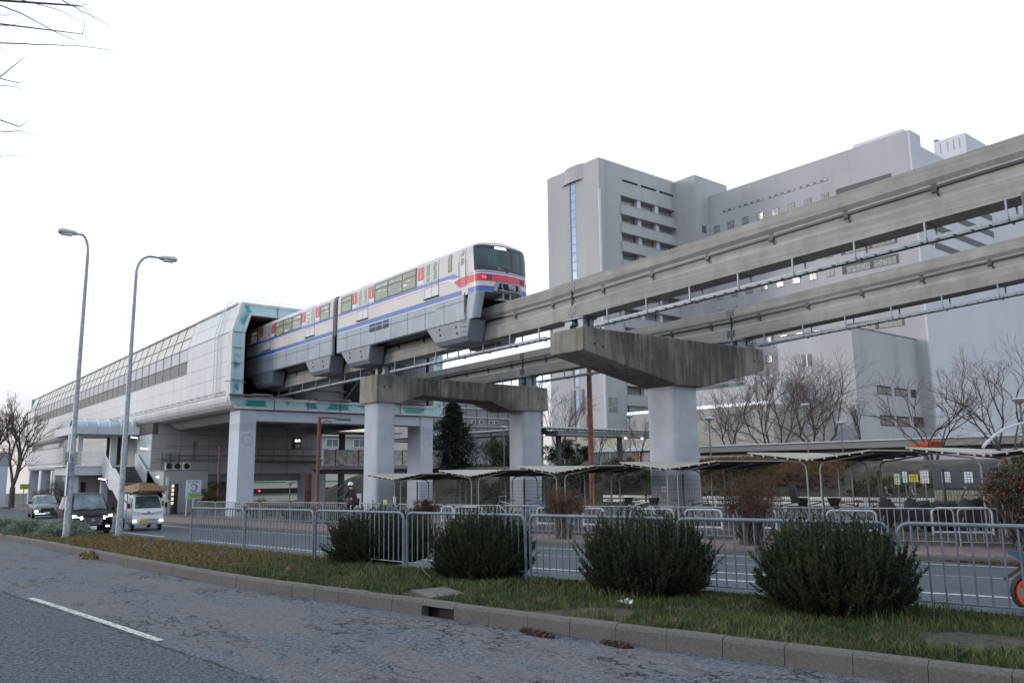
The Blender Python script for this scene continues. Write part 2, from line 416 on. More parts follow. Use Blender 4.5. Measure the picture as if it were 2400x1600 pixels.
# markings
def mark(name, pts, wd, fz, lift=.006, mat_='paint'):
    mb = MB(); n = len(pts)
    for i, (x, y) in enumerate(pts):
        a = pts[max(i-1, 0)]; b = pts[min(i+1, n-1)]
        d = Vector((b[0]-a[0], b[1]-a[1], 0)).normalized(); p = Vector((-d.y, d.x, 0))
        for s in (-1, 1): q = Vector((x, y, 0)) + p*wd/2*s; mb.v.append((q.x, q.y, fz(q.y)+lift))
    for i in range(n-1): mb.f.append((2*i, 2*i+1, 2*i+3, 2*i+2)); mb.m.append(0)
    return mb.build(name, MAT[mat_], kind='structure')
def dens(f, y0, y1, st=.5): return [(f(y), y) for y in np.arange(y0, y1+.01, st)]
mark('lane_dash', [(2.78-.107*(y-10.16)*1.0, y) for y in np.linspace(10.05, 15.4, 12)], .105, G)
mark('lane_dash', [(1.25, 24.5), (1.1, 27.5), (1.0, 29.5)], .15, G)
XA = smooth_pl([(-15,20.5),(0,17.2),(6,15.93),(7,15.56),(11.1,14.46),(15.7,13.12),(24.8,11.42),(31.7,10.55),(38.6,9.86),(44.5,9.65),(90,9.6)], 1.2)
mark('lane_line', dens(XA, -8, 33), .16, Gf)
mark('lane_dash', dens(XA, 36.5, 45, .5), .16, Gf)
mark('lane_dash', dens(XA, 52, 58, .5), .16, Gf)
X2 = smooth_pl([(-8,22.5),(6.9,18.6),(8.1,18.2),(13.7,16.9),(18.3,15.3),(24,13.6),(28.5,12.2),(30.4,11.95)], 1.2)
mark('lane_line', dens(X2, -4, 26), .07, Gf)
mark('lane_dash', dens(lambda y: XA(y)+1.25, 9.8, 12.4), .14, Gf)
XE = smooth_pl([(-8,25),(7.7,20.7),(9,20.3),(13,19.13),(14.3,18.6),(18.5,17.35),(20,16.9),(31.5,14.7),(41.3,13.1),(90,12.8)], 1.2)
mark('edge_line', dens(XE, -5, 60), .12, Gf)
mark('edge_line', dens(lambda y: XM2(y)+.35, -8, 60), .12, Gf)

# grass and weeds on the median
rng = np.random.default_rng(5)
def blades(n, px, py, pz, hmin, hmax, wd, lean, rng=rng):
    ang = rng.uniform(0, 2*np.pi, n); h = rng.uniform(hmin, hmax, n)*(.6+.8*rng.random(n)); ln = lean*h*rng.random(n)
    la = rng.uniform(0, 2*np.pi, n); wd = wd*(.6+.8*rng.random(n))
    base = np.stack([px, py, pz], 1); sx = np.stack([np.cos(ang), np.sin(ang), 0*ang], 1)*wd[:, None]/2
    mid = base + np.stack([np.cos(la)*ln*.35, np.sin(la)*ln*.35, h*.6], 1)
    tip = base + np.stack([np.cos(la)*ln, np.sin(la)*ln, h], 1)
    V = np.stack([base-sx, base+sx, mid+sx*.7, mid-sx*.7, tip], 1).reshape(-1, 3)
    i = np.arange(n)*5
    F = np.concatenate([np.stack([i, i+1, i+2], 1), np.stack([i, i+2, i+3], 1), np.stack([i+3, i+2, i+4], 1)])
    return V, F
def median_pts(n, y0, y1, rng=rng, pad0=.12, pad1=.2):
    py = y0 + (y1-y0)*rng.random(n)
    xa = np.array([XK(y) for y in np.linspace(y0, y1, 200)]); xb = np.array([XM2(y) for y in np.linspace(y0, y1, 200)])
    t = np.linspace(y0, y1, 200); a = np.interp(py, t, xa)+pad0; b = np.interp(py, t, xb)-pad1
    px = a+(b-a)*rng.random(n); pz = np.interp(py, t, [G(y)+.18 for y in t])
    return px, py, pz
def clump(px, py, s, seed, thr):      # patchy density
    r = np.random.default_rng(seed); a = r.uniform(0, 6.28, 8); k = r.uniform(.5, 2.2, 8)*s; ph = r.uniform(0, 6.28, 8)
    v = sum(np.sin((px*np.cos(a[i])+py*np.sin(a[i]))*k[i]+ph[i]) for i in range(8))/8
    return v > thr
tg = NT('median grass')
yy = tg.axis(1); far = tg.ramp(yy, 13.5, 18.5)
g1 = tg.mix(tg.ramp(tg.noise(2.2, detail=5), .35, .65), (.030, .048, .018), (.075, .10, .032))
g1 = tg.mix(tg.ramp(tg.noise(5.5, loc=(3,3,3)), .53, .66), g1, (.14, .12, .065))
g1 = tg.mix(tg.ramp(tg.noise(3.1, loc=(9,1,3)), .58, .7, 0, .7), g1, (.06, .10, .07))
g2 = tg.mix(tg.ramp(tg.noise(2.5, detail=5), .35, .62), (.16, .095, .045), (.12, .115, .045))
tg.col(tg.mix(far, g1, g2)).set(.75, spec=.2)
MAT['grass'] = tg.m
Vs, Fs, off = [], [], 0
for n, y0, y1, h0, h1, wd, lean, sc, seed, thr in [(60000, 1.2, 9.0, .03, .08, .009, 1.2, 1.6, 1, -.22), (14000, 1.2, 9.5, .07, .17, .012, 1.0, 2.2, 2, .08),
        (38000, 9, 16, .03, .08, .012, 1.2, 1, 3, -1), (7000, 9, 16, .07, .14, .015, 1.0, 2.0, 4, .1), (36000, 16, 36, .04, .09, .018, 1.3, 1.5, 5, -.35), (8000, 36, 70, .05, .12, .04, 1.2, 1, 6, -1)]:
    px, py, pz = median_pts(n, y0, y1)
    k = clump(px, py, sc, seed, thr); k &= ~((px > 6.0) & (px < 6.75) & (py > 9.35) & (py < 10.25))
    px, py, pz = px[k], py[k], pz[k]
    V, F = blades(len(px), px, py, pz, h0, h1, wd, lean)
    Vs.append(V); Fs.append(F+off); off += len(V)
np_mesh('grass', np.concatenate(Vs), np.concatenate(Fs), MAT['grass'], kind='stuff')
tag(bpy.data.objects['grass'], 'short patchy grass and weeds covering the median strip', 'grass')
# concrete cover slab in the grass
t = thing('drain_cover', 'flat square concrete cover slab sunk in the median grass behind the kerb', 'drain cover', (6.4, 9.8, G(9.8)+.18))
MB().prism([(6.08, 9.42), (6.62, 9.34), (6.78, 10.12), (6.22, 10.2)], 2, G(9.8)+.14, G(9.8)+.215).build('slab', plain('cover concrete', (.09, .087, .083), .9, var=.2, scale=9), t)
# leaf litter by the kerb foot, dry weeds, scraps
def litter(name, label, cat, cx, cy, z, rx, ry, n, mat_, size=.03, h=.05, kind=None):
    r = np.random.default_rng(int(cx*100+cy*10)); a = r.uniform(0, 6.28, n); q = np.sqrt(r.random(n))
    px = cx+rx*q*np.cos(a); py = cy+ry*q*np.sin(a); pz = z + h*r.random(n)*(1-q)
    d = r.normal(size=(n, 3)); d /= np.linalg.norm(d, axis=1)[:, None]; e = np.cross(d, r.normal(size=(n, 3))); e /= np.linalg.norm(e, axis=1)[:, None]
    c = np.stack([px, py, pz+.01], 1); L = size*(.5+r.random(n))[:, None]
    V = np.stack([c-d*L, c+e*L*.35, c+d*L, c-e*L*.35], 1).reshape(-1, 3)
    i = np.arange(n)*4
    o = np_mesh(name, V, np.stack([i, i+1, i+2, i+3], 1), mat_, kind=kind or 'stuff'); tag(o, label, cat); return o
MAT['needles'] = plain('dry needles', (.085, .048, .034), .9, var=.5, scale=20)
MAT['drystraw'] = plain('dry straw', (.22, .16, .08), .9, var=.4, scale=9)
litter('leaf_litter', 'larger heap of dry brown needles at the kerb foot', 'leaf litter', XK(7.3)-.12, 7.35, G(7)+.0, .09, .30, 420, MAT['needles'], .03, .035)
litter('leaf_litter', 'smaller heap of dry brown needles at the kerb foot nearer the camera', 'leaf litter', XK(6.3)-.1, 6.3, G(6)+.0, .08, .24, 320, MAT['needles'], .028, .03)
litter('leaf_litter', 'fallen red brown leaves along the foot of the far pavement kerb', 'leaf litter', XF(8)-.15, 7.6, Gf(8), .3, 2.6, 1600, MAT['needles'], .05, .02)
litter('gutter_grit', 'fine grit and dry bits lying in the gutter below the median kerb', 'grit', XK(11)-.1, 12, G(12)-.01, .35, 7, 900, plain('grit', (.25,.25,.26), .9), .012, .0)
litter('dry_weeds', 'tuft of dry straw hanging over the kerb near the lamp posts', 'weeds', XK(23.5)-.05, 23.5, G(23.5)+.05, .2, .6, 300, MAT['drystraw'], .09, .12)
# ------------------------------------------------------------ vegetation generators
MAT['juniper'] = m_foliage('juniper needles', (.010, .019, .008), (.034, .050, .017), 2.6, .8)
MAT['conifer'] = m_foliage('conifer needles', (.010, .018, .012), (.030, .045, .028), 1.2, .85)
MAT['redleaf'] = m_foliage('reddish small leaves', (.045, .028, .016), (.115, .058, .034), 3.0, .7)
MAT['olive'] = m_foliage('olive small leaves', (.035, .045, .014), (.085, .085, .026), 2.0, .7)
MAT['camellia'] = m_foliage('dark camellia leaves', (.030, .026, .014), (.10, .075, .05), 6.0, .45)
MAT['greenleaf'] = m_foliage('green shrub leaves', (.02, .035, .012), (.055, .08, .03), 1.5, .7)
MAT['bluegreen'] = m_foliage('silvery low shrub leaves', (.08, .115, .085), (.24, .29, .21), 3.5, .7)
MAT['orangegrass'] = m_foliage('dry orange bank grass', (.12, .072, .035), (.20, .125, .065), 1.5, .9)
MAT['bark'] = plain('bark', (.085, .07, .065), .9, var=.3, scale=8)
MAT['bark_l'] = plain('pale bark', (.16, .135, .125), .9, var=.25, scale=4)
MAT['twig'] = plain('reddish twigs', (.15, .105, .10), .9, var=.3, scale=2)
MAT['twig_g'] = plain('grey twigs', (.15, .125, .125), .9, var=.3, scale=2)
MAT['petal'] = plain('red petals', (.45, .01, .03), .6, var=.2)

def rnd_unit(r, n):
    d = r.normal(size=(n, 3)); return d/np.linalg.norm(d, axis=1)[:, None]
def leaf_quads(r, c, size, aspect=.45, dirs=None):
    n = len(c); d = rnd_unit(r, n) if dirs is None else dirs
    e = np.cross(d, rnd_unit(r, n)); e /= np.linalg.norm(e, axis=1)[:, None]+1e-9
    L = size*(.6+.8*r.random(n))[:, None]
    V = np.stack([c-d*L*.5, c+e*L*aspect*.5, c+d*L*.5, c-e*L*aspect*.5], 1).reshape(-1, 3)
    i = np.arange(n)*4; return V, np.stack([i, i+1, i+2, i+3], 1)
def np_tubes(segs, n=4):
    """segs: list of (p0,p1,r0,r1) -> V,F"""
    P0 = np.array([s[0] for s in segs]); P1 = np.array([s[1] for s in segs]); r0 = np.array([s[2] for s in segs]); r1 = np.array([s[3] for s in segs])
    d = P1-P0; d /= np.linalg.norm(d, axis=1)[:, None]+1e-9
    ref = np.where(np.abs(d[:, 2:3]) < .9, np.array([[0, 0, 1.]]), np.array([[1., 0, 0]]))
    a = np.cross(d, ref); a /= np.linalg.norm(a, axis=1)[:, None]; b = np.cross(d, a)
    V = []
    for P, r in ((P0, r0), (P1, r1)):
        for k in range(n):
            t = 2*np.pi*k/n; V.append(P+(a*np.cos(t)+b*np.sin(t))*r[:, None])
    V = np.stack(V, 1).reshape(-1, 3); i = np.arange(len(segs))*2*n
    F = np.concatenate([np.stack([i+k, i+(k+1) % n, i+n+(k+1) % n, i+n+k], 1) for k in range(n)])
    return V, F
def juniper(label, x, y, z, rx, ry, h, seed, n=760, name='juniper_shrub', group='dark juniper shrubs along the median'):
    t = thing(name, label, 'shrub', (x, y, z), 0, group)
    r = np.random.default_rng(seed); segs = []; C = []; D = []
    for i in range(n):
        a = r.uniform(0, 2*np.pi); el = np.arccos(1-1.42*r.random()); 
        q = r.uniform(.0, .55)
        b = np.array([x+rx*q*np.cos(a), y+ry*q*np.sin(a), z+.02])
        k = r.uniform(.84, 1.13) if r.random() > .06 else r.uniform(1.08, 1.22)
        wob = 1+.05*np.sin(3*a+seed)+.05*np.sin(7*a+3*el)+.06*np.sin(9*el+4*a+seed)
        tip = np.array([x+rx*np.sin(el)**.9*np.cos(a)*k*wob, y+ry*np.sin(el)**.9*np.sin(a)*k*wob, z+h*(.43+.57*np.cos(el)*k)*r.uniform(.93, 1.0)])
        midp = (b+tip)/2 + np.array([rx*.18*np.cos(a), ry*.18*np.sin(a), -.04*h])
        m = 16; ts = np.linspace(.0, 1, m)[:, None]
        cv = (1-ts)**2*b+2*ts*(1-ts)*midp+ts**2*tip
        for j in range(0, m-1, 3): segs.append((cv[j], cv[min(j+3, m-1)], .008*(1-j/m)+.002, .008*(1-(j+3)/m)+.002))
        for j in range(4, m):
            d0 = cv[j]-cv[j-1]; d0 /= np.linalg.norm(d0)+1e-9
            for _ in range(11):
                dv = d0*1.15 + r.normal(size=3)*.55 + np.array([0, 0, .22]); dv /= np.linalg.norm(dv)
                p = cv[j-1]+(cv[j]-cv[j-1])*r.random(); L = r.uniform(.035, .095)*(1.15-.4*j/m)
                C.append(p+dv*L*.5); D.append(dv*L)
    V, F = np_tubes(segs, 3); np_mesh('branches', V, F, MAT['bark'], t)
    C = np.array(C); D = np.array(D); L = np.linalg.norm(D, axis=1)[:, None]
    e = np.cross(D/L, rnd_unit(r, len(D))); e /= np.linalg.norm(e, axis=1)[:, None]+1e-9; wd = .0058
    V = np.stack([C-D*.5, C+e*wd, C+D*.5, C-e*wd], 1).reshape(-1, 3); i = np.arange(len(C))*4
    np_mesh('needles', V, np.stack([i, i+1, i+2, i+3], 1), MAT['juniper'], t)
    return t
def bush(name, label, cat, x, y, z, rx, ry, h, seed, leaf, n=6000, size=.05, zc=.55, stems=10, group=None, flowers=0, bare=.25, bark='bark', trunk=None):
    t = thing(name, label, cat, (x, y, z), 0, group); r = np.random.default_rng(seed)
    segs = []; C = []
    ncl = max(12, n//110)
    cz = z+h*zc; hz = h*(1-zc)
    for i in range(ncl):
        d = rnd_unit(r, 1)[0]; q = r.random()**.4*.9
        c = np.array([x+rx*d[0]*q, y+ry*d[1]*q, cz+hz*d[2]*q*(1 if d[2] > 0 else .9)])
        a0 = np.array([x+rx*.15*r.normal(), y+ry*.15*r.normal(), z])
        mid = (a0+c)/2+np.array([0, 0, -.08*h])+r.normal(size=3)*.04*h
        segs += [(a0, mid, .014*h+.004, .009*h), (mid, c, .009*h, .003)]
        k = max(20, n//ncl)
        rr = r.uniform(.16, .34)*min(rx, hz*1.3)
        C.append(c+rnd_unit(r, k)*(r.random((k, 1))**.5)*rr*np.array([1.1, 1.1, .8]))
        for _ in range(4): segs.append((c, c+rnd_unit(r, 1)[0]*rr, .004, .002))
    if trunk:
        for s in range(trunk):
            a0 = np.array([x+.12*r.normal(), y+.12*r.normal(), z]); a1 = np.array([x+rx*.35*r.normal(), y+ry*.35*r.normal(), cz])
            segs.append((a0, a1, .035, .02))
    V, F = np_tubes(segs, 4); np_mesh('branches', V, F, MAT[bark], t)
    C = np.concatenate(C); V, F = leaf_quads(r, C, size); np_mesh('foliage', V, F, MAT[leaf], t)
    for i in range(flowers):
        d = rnd_unit(r, 1)[0]; d[0] = -abs(d[0]); q = r.uniform(.75, 1.0)
        c = np.array([x+rx*d[0]*q, y+ry*d[1]*q, cz+hz*d[2]*q])
        V, F = leaf_quads(r, c+rnd_unit(r, 12)*.022, .05, .8); np_mesh('flower', V, F, MAT['petal'], t)
    return t
def bare_tree(name, label, x, y, z, h, spread, seed, levels=6, trunks=1, r0=.12, fork=.18, group=None, bark='bark', twig='twig', up_=.35, lenf=.74, leaves=0, lean=(0, 0), nb=(2, 3)):
    t = thing(name, label, 'tree', (x, y, z), 0, group); r = np.random.default_rng(seed)
    big, small, tips = [], [], []
    def grow(p, d, L, rr, lv):
        segn = 2 if lv > 2 else 1
        q = p
        for s in range(segn):
            dd = d + r.normal(size=3)*.09; dd /= np.linalg.norm(dd)
            q2 = q+dd*L/segn; ra = rr*(1-.28*s/segn); rb = rr*(1-.28*(s+1)/segn)
            (big if rr > r0*.16 else small).append((q, q2, ra, rb)); q = q2; d = dd
        if lv == 0: tips.append(q); return
        k = r.integers(nb[0], nb[1]+1)
        for i in range(k):
            a = r.uniform(0, 2*np.pi); side = np.cross(d, rnd_unit(r, 1)[0]); side /= np.linalg.norm(side)+1e-9
            ang = r.uniform(.28, .62)*spread
            nd = d*math.cos(ang)+side*math.sin(ang)+np.array([0, 0, up_*.25]); nd /= np.linalg.norm(nd)
            grow(q, nd, L*lenf*r.uniform(.75, 1.15), rr*(.62 if k > 2 else .70), lv-1)
        if lv >= 2:
            for _ in range(2):
                side = rnd_unit(r, 1)[0]; nd = d*.7+side*.7; nd /= np.linalg.norm(nd)
                grow(p+(q-p)*r.uniform(.4, .9), nd, L*.5, rr*.3, max(0, lv-3))
    S = sum(lenf**i for i in range(1, levels+1))
    for k in range(trunks):
        a = 2*np.pi*k/max(trunks, 1)+r.uniform(0, 1); b = np.array([x+.25*math.cos(a)*(trunks > 1), y+.25*math.sin(a)*(trunks > 1), z-.1])
        tl = h*fork; d = np.array([lean[0]+(.35*math.cos(a) if trunks > 1 else 0), lean[1]+(.35*math.sin(a) if trunks > 1 else 0), 1.]); d /= np.linalg.norm(d)
        q = b+d*tl; big.append((b, q, r0*1.25, r0))
        for i in range(3 if trunks == 1 else 2):
            aa = a+2.1*i+r.uniform(-.3, .3); nd = d+np.array([math.cos(aa), math.sin(aa), 0])*.42*spread; nd /= np.linalg.norm(nd)
            grow(q, nd, (h-tl)/S*1.06, r0*.62, levels-1)
    V, F = np_tubes(big, 6); np_mesh('trunk', V, F, MAT[bark], t, smooth=True)
    V, F = np_tubes(small, 3); o = np_mesh('crown', V, F, MAT[twig], t)
    if leaves:
        tp = np.array(tips); idx = r.integers(0, len(tp), leaves); V, F = leaf_quads(r, tp[idx]+r.normal(size=(leaves, 3))*.08, .10, .6); np_mesh('dry_leaves', V, F, MAT['redleaf'], t)
    return t
def conifer(name, label, x, y, z, h, rb, seed, n=16000, mat_='conifer', group=None, top=.9):
    t = thing(name, label, 'tree', (x, y, z), 0, group); r = np.random.default_rng(seed)
    segs = [(np.array([x, y, z-.1]), np.array([x, y, z+h*.97]), .16, .02)]; C = []; D = []
    nbr = 190
    for i in range(nbr):
        f = (i+.5)/nbr; zz = z+h*(.06+.92*f); R = rb*(1-f)**.72*r.uniform(.6, 1.12)*(1+.15*math.sin(f*21))+.12
        a = i*2.399+r.uniform(-.3, .3); d = np.array([math.cos(a), math.sin(a), .22]); tip = np.array([x, y, zz])+d*R
        segs.append((np.array([x, y, zz]), tip, .03*(1-f)+.008, .005))
        k = n//nbr; s = r.random(k)**.6
        c = np.array([x, y, zz])+d*R*s[:, None]+r.normal(size=(k, 3))*np.array([.16, .16, .09])*(.5+R*.35)
        C.append(c); dv = d+r.normal(size=(k, 3))*.6+np.array([0, 0, .3]); D.append(dv/np.linalg.norm(dv, axis=1)[:, None])
    V, F = np_tubes(segs, 4); np_mesh('trunk', V, F, MAT['bark'], t)
    C = np.concatenate(C); D = np.concatenate(D); V, F = leaf_quads(r, C, .20, .4, D); np_mesh('crown', V, F, MAT[mat_], t)
    return t
# ------------------------------------------------------------ guideway
def zb1(y): return 9.98-.033*y if y < 25 else 9.155-.008*(y-25)
def zb2(y): return 9.28+.045*(22.5-y) if y < 22.5 else 9.28-.012*(y-22.5)
MAT['plate'] = plain('finger plate', (.17, .175, .18), .5, .3)
def beam(label, cx, y0, y1, zf, tray=True, group='guideway beams'):
    t = thing('guideway_beam', label, 'beam', (cx, (y0+y1)/2, zf((y0+y1)/2)-1.5), 0, group)
    H = [(-.40, 0), (-.40, -.40), (-.31, -.52), (-.31, -.88), (-.40, -1.0), (-.40, -1.5), (.40, -1.5), (.40, -1.0), (.31, -.88), (.31, -.52), (.40, -.40), (.40, 0)]
    g = .03; n = 8; mb = MB(); rings = []
    for i in range(n+1):
        y = y0+g+(y1-y0-2*g)*i/n; rings.append([(cx+a, y, zf(y)+b) for a, b in H])
    mb.loft(rings); mb.build('concrete_girder', MAT['beam'], t)
    for side in ((-1, 1) if cx < 25 else (-1,)):
        mb = MB(); x = cx+side*.345
        for i in range(n):
            a = y0+(y1-y0)*i/n; b = y0+(y1-y0)*(i+1)/n
            mb.bar((x, a, zf(a)-.63), (x, b, zf(b)-.63), .055, .075)
        mb.build('power_rail', MAT['rail'], t)
        mb = MB()
        for i in range(n):
            a = y0+(y1-y0)*i/n; b = y0+(y1-y0)*(i+1)/n
            mb.bar((x-.005*side, a, zf(a)-.578), (x-.005*side, b, zf(b)-.578), .04, .018)
        mb.build('rail_cap', MAT['steel'], t)
        y = y0+1.2; mb = MB()
        while y < y1-.4:
            z = zf(y)-.63
            mb.cbox((x-side*.015, y, z+.075), (.06, .14, .05)); mb.cbox((x-side*.01, y, z-.09), (.07, .16, .10))
            mb.tube([(x+side*.035, y-.03, z-.12), (x+side*.04, y-.09, z-.2), (x+side*.01, y-.12, z-.27)], .022, 5)
            y += 2.45
        mb.build('rail_insulator', MAT['black'], t, kind=None)
    # finger plates at the near-end joint
    for dz, hh in ((-.19, .30), (-1.2, .34)):
        mb = MB(); y = y0+g; x = cx-.40
        mb.box(x-.016, x-.002, y-.22, y+.22, zf(y)+dz-hh/2, zf(y)+dz+hh/2); ep = mb.build('expansion_plate', MAT['plate'], t)
        mb = MB()
        for q in range(4):
            for e in range(3): mb.box(x-.019, x-.016, y-.19+.1*q+.03*(e % 2), y-.14+.1*q+.03*(e % 2), zf(y)+dz-hh/2+.03+e*hh*.31, zf(y)+dz-hh/2+.03+e*hh*.31+hh*.2)
        mb.build('plate_teeth', MAT['black'], ep)
    mb = MB(); mb.box(cx-.412, cx-.37, y0-.015, y0+.02, zf(y0)-1.5, zf(y0)-.36); mb.build('joint_drain', MAT['black'], t)
    if tray:
        mb = MB(); lo = -.47; a, b = y0+1.6, y1-1.2; x0, x1 = cx-.38, cx-.02
        for i in range(n):
            p, q = a+(b-a)*i/n, a+(b-a)*(i+1)/n
            for x in (x0, x1): mb.bar((x, p, zf(p)-1.5+lo), (x, q, zf(q)-1.5+lo), .025, .085)
        y = a
        while y < b: mb.bar((x0, y, zf(y)-1.53+lo), (x1, y, zf(y)-1.53+lo), .05, .025); y += .42
        for i in range(n):
            p, q = a+(b-a)*i/n, a+(b-a)*(i+1)/n
            mb.bar((cx-.1, p, zf(p)-1.49+lo), (cx-.1, q, zf(q)-1.49+lo), .05, .05)
        mb.build('cable_tray', MAT['steel'], t)
        y = a+.4
        while y < b:
            mb = MB(); zt = zf(y)-1.5
            mb.bar((x0-.02, y, zt-.02), (cx+.30, y, zt-.02), .04); mb.bar((x0-.02, y, zt-.02), (x0-.02, y, zt+lo-.04), .045); mb.bar((cx+.30, y, zt-.02), (cx+.30, y, zt-.26), .045)
            mb.bar((x0-.02, y, zt+lo-.06), (x1+.05, y, zt+lo-.06), .04)
            mb.build('tray_hanger', MAT['steel'], t); y += 1.95
    return t
b1 = [(-14, 5.0, 'near track concrete beam overhead at the top right corner'), (5.0, 22.6, 'near track concrete beam from the single column pier to the right edge'), (22.6, 38.1, 'near track concrete beam under the front monorail car'),
      (38.1, 53.6, 'near track concrete beam entering the station below the rear car')]
b2 = [(-8, 5.0, 'far track concrete beam running out at the lower right edge'), (5.0, 22.4, 'far track concrete beam to the right of the single column pier'), (22.4, 38.0, 'far track concrete beam between the two portal and column piers'), (38.0, 53.6, 'far track concrete beam from the portal pier into the station')]
for a, b, l in b1: beam(l, 21.52, a, b, zb1)
for a, b, l in b2: beam(l, 31.6, a, b, zb2)
def bearings(t, cx, y, ztop, zbot):
    mb = MB()
    for dy in (-.55, .2):
        mb.box(cx-.38, cx+.38, y+dy, y+dy+.36, zbot, zbot+.12); mb.box(cx-.3, cx-.06, y+dy+.03, y+dy+.33, zbot+.12, ztop-.04); mb.box(cx+.06, cx+.3, y+dy+.03, y+dy+.33, zbot+.12, ztop-.04)
    mb.lathe([(.02, -.5), (.09, -.5), (.09, -.3), (.05, -.3), (.05, .3), (.09, .3), (.09, .42), (.03, .42), (.03, .5)], (cx, y-.02, (zbot+ztop)/2+.03), 8, 0)
    mb.box(cx-.4, cx+.4, y-.62, y+.62, ztop-.045, ztop-.004)
    mb.build('bearing', MAT['steel'], t)
    mb = MB()
    for k in range(3):
        for s in range(4):
            mb.bar((cx+.55+k*.12, y-.4, zbot+.02+.09*s), (cx+.75+k*.12, y-.3, zbot+.02+.09*s), .015)
        mb.tube([(cx+.5+k*.14, y-.42, zbot), (cx+.46+k*.14, y-.44, zbot+.2), (cx+.56+k*.14, y-.5, zbot+.36), (cx+.2+k*.1, y-.9, ztop-.35)], .02, 5)
    mb.build('cable_loop', MAT['rail'], t)
def rrect(x0, x1, y0, y1, r, n=4):
    P = []
    for cx, cy, a0 in ((x1-r, y1-r, 0), (x0+r, y1-r, 90), (x0+r, y0+r, 180), (x1-r, y0+r, 270)):
        for k in range(n+1): a = rad(a0+90*k/n); P.append((cx+r*math.cos(a), cy+r*math.sin(a)))
    return P
def crosshead(t, poly, y0, y1):
    o = MB().prism(poly, 1, y0, y1).build('crosshead', MAT['cross'], t)
    m = o.modifiers.new('bevel', 'BEVEL'); m.width = .05; m.segments = 2; m.limit_method = 'ANGLE'
    return o
def column(t, x0, x1, y0, y1, z0, z1, r=.28):
    return MB().prism(rrect(x0, x1, y0, y1, r), 2, z0, z1).build('column', MAT['column'], t, smooth=True)
def holes(t, pts, y):
    mb = MB()
    for x, z in pts: mb.lathe([(.001, -.012), (.05, -.012), (.055, .0), (.001, .0)], (x, y, z), 8, 1)
    mb.build('drain_hole', MAT['black'], t)
t = thing('monorail_pier', 'hammerhead pier with one wide column and dark stained concrete crosshead', 'pier', (27, 22.6, -.5), 0, 'guideway piers')
crosshead(t, [(20.73, 7.24), (20.73, 6.33), (26.2, 5.29), (27.87, 5.29), (32.5, 6.36), (32.5, 7.36)], 21.6, 23.5)
column(t, 26.2, 27.87, 21.86, 23.48, -.7, 5.32, .3)
holes(t, [(21.35, 6.62), (21.8, 6.55), (31.75, 6.75), (32.15, 6.75)], 21.6)
bearings(t, 21.52, 22.6, zb1(22.6)-1.5, 7.24); bearings(t, 31.6, 22.4, zb2(22.4)-1.5, 7.35)
mb = MB(); mb.box(26.193, 26.199, 22.35, 22.75, .88, 1.1); mb.build('number_plate', MAT['white'], t)
MB().text('P-102', .11, (26.193, 22.55, .99), (0, -1, 0), (0, 0, 1), .004).build('number_text', MAT['black'], t)
t = thing('monorail_pier', 'portal pier with two columns joined by a stained concrete crossbeam', 'pier', (26.5, 38, -.8), 0, 'guideway piers')
crosshead(t, [(20.5, 6.95), (20.5, 5.46), (21.91, 5.46), (23.29, 5.92), (28.08, 5.80), (29.42, 5.34), (32.48, 5.44), (32.48, 6.86)], 37.1, 39.05)
column(t, 20.66, 21.78, 37.25, 38.85, -1.0, 5.5, .22); column(t, 30.6, 32.12, 37.25, 38.75, -1.0, 5.5, .22)
holes(t, [(20.95, 6.3), (21.3, 6.32), (31.7, 6.15), (32.0, 6.15)], 37.1)
bearings(t, 21.52, 38.1, zb1(38.1)-1.5, 6.94); bearings(t, 31.6, 38.0, zb2(38.)-1.5, 6.87)
t = thing('monorail_pier', 'pier at the right edge with only the end of its crosshead in view', 'pier', (26.6, 6.6, -.5), 0, 'guideway piers')
crosshead(t, [(20.1, 8.05), (20.1, 7.15), (25.7, 5.9), (27.4, 5.9), (33.2, 7.0), (33.2, 8.05)], 4.3, 6.35)
column(t, 25.8, 27.4, 4.5, 6.1, -.7, 5.95, .3)

# ------------------------------------------------------------ train (local: front at y=0, x across, z = world height; sits on the near beam)
MAT['tr_body'] = (lambda t: (t.col(t.mix(t.ramp(t.noise(.35, (1, 1, 1.5)), .3, .7), (.47, .435, .43), (.54, .50, .495))).set(.32, spec=.5), t.m)[1])(NT('warm white train paint'))
MAT['tr_grey'] = plain('grey skirt paint', (.245, .28, .335), .38, var=.10, scale=.8)
MAT['tr_cover'] = plain('dark grey bogie cover paint', (.155, .175, .215), .42, var=.10, scale=.8)
MAT['tr_blue'] = plain('blue stripe paint', (.040, .105, .36), .35, var=.06)
MAT['tr_mblue'] = plain('medium blue stripe paint', (.085, .17, .42), .35, var=.06)
MAT['tr_red'] = plain('red stripe paint', (.55, .035, .075), .35, var=.05)
MAT['tr_white'] = plain('white stripe paint', (.75, .77, .8), .35, var=.03)
MAT['tr_leaf'] = plain('door leaf paint', (.56, .56, .58), .35, var=.03)
MAT['tr_line'] = plain('panel gap', (.03, .035, .045), .7)
MAT['tr_roof'] = plain('roof grey', (.42, .42, .44), .6, var=.08)
MAT['poster'] = plain('red poster', (.55, .04, .04), .4, var=.1)
MAT['poster_pale'] = plain('pale poster foot', (.55, .65, .8), .4, var=.05)
def m_litglass(name, a, b, hi, es, sc=3.0):
    t = NT(name); n = t.noise(sc, (1, .8, 1.6), detail=4, rough=.7)
    c = t.mix(t.ramp(n, .3, .7), a, b); lamp = t.ramp(t.noise(1.8, (.2, .7, 6), detail=1, loc=(5, 1, 2)), .63, .68)
    c2 = t.mix(lamp, c, hi); t.col(t.mix(.5, c2, (.2, .2, .2))).set(.08, spec=.7)
    t.l(c2, t.b.inputs['Emission Color']); t.b.inputs['Emission Strength'].default_value = es; return t.m
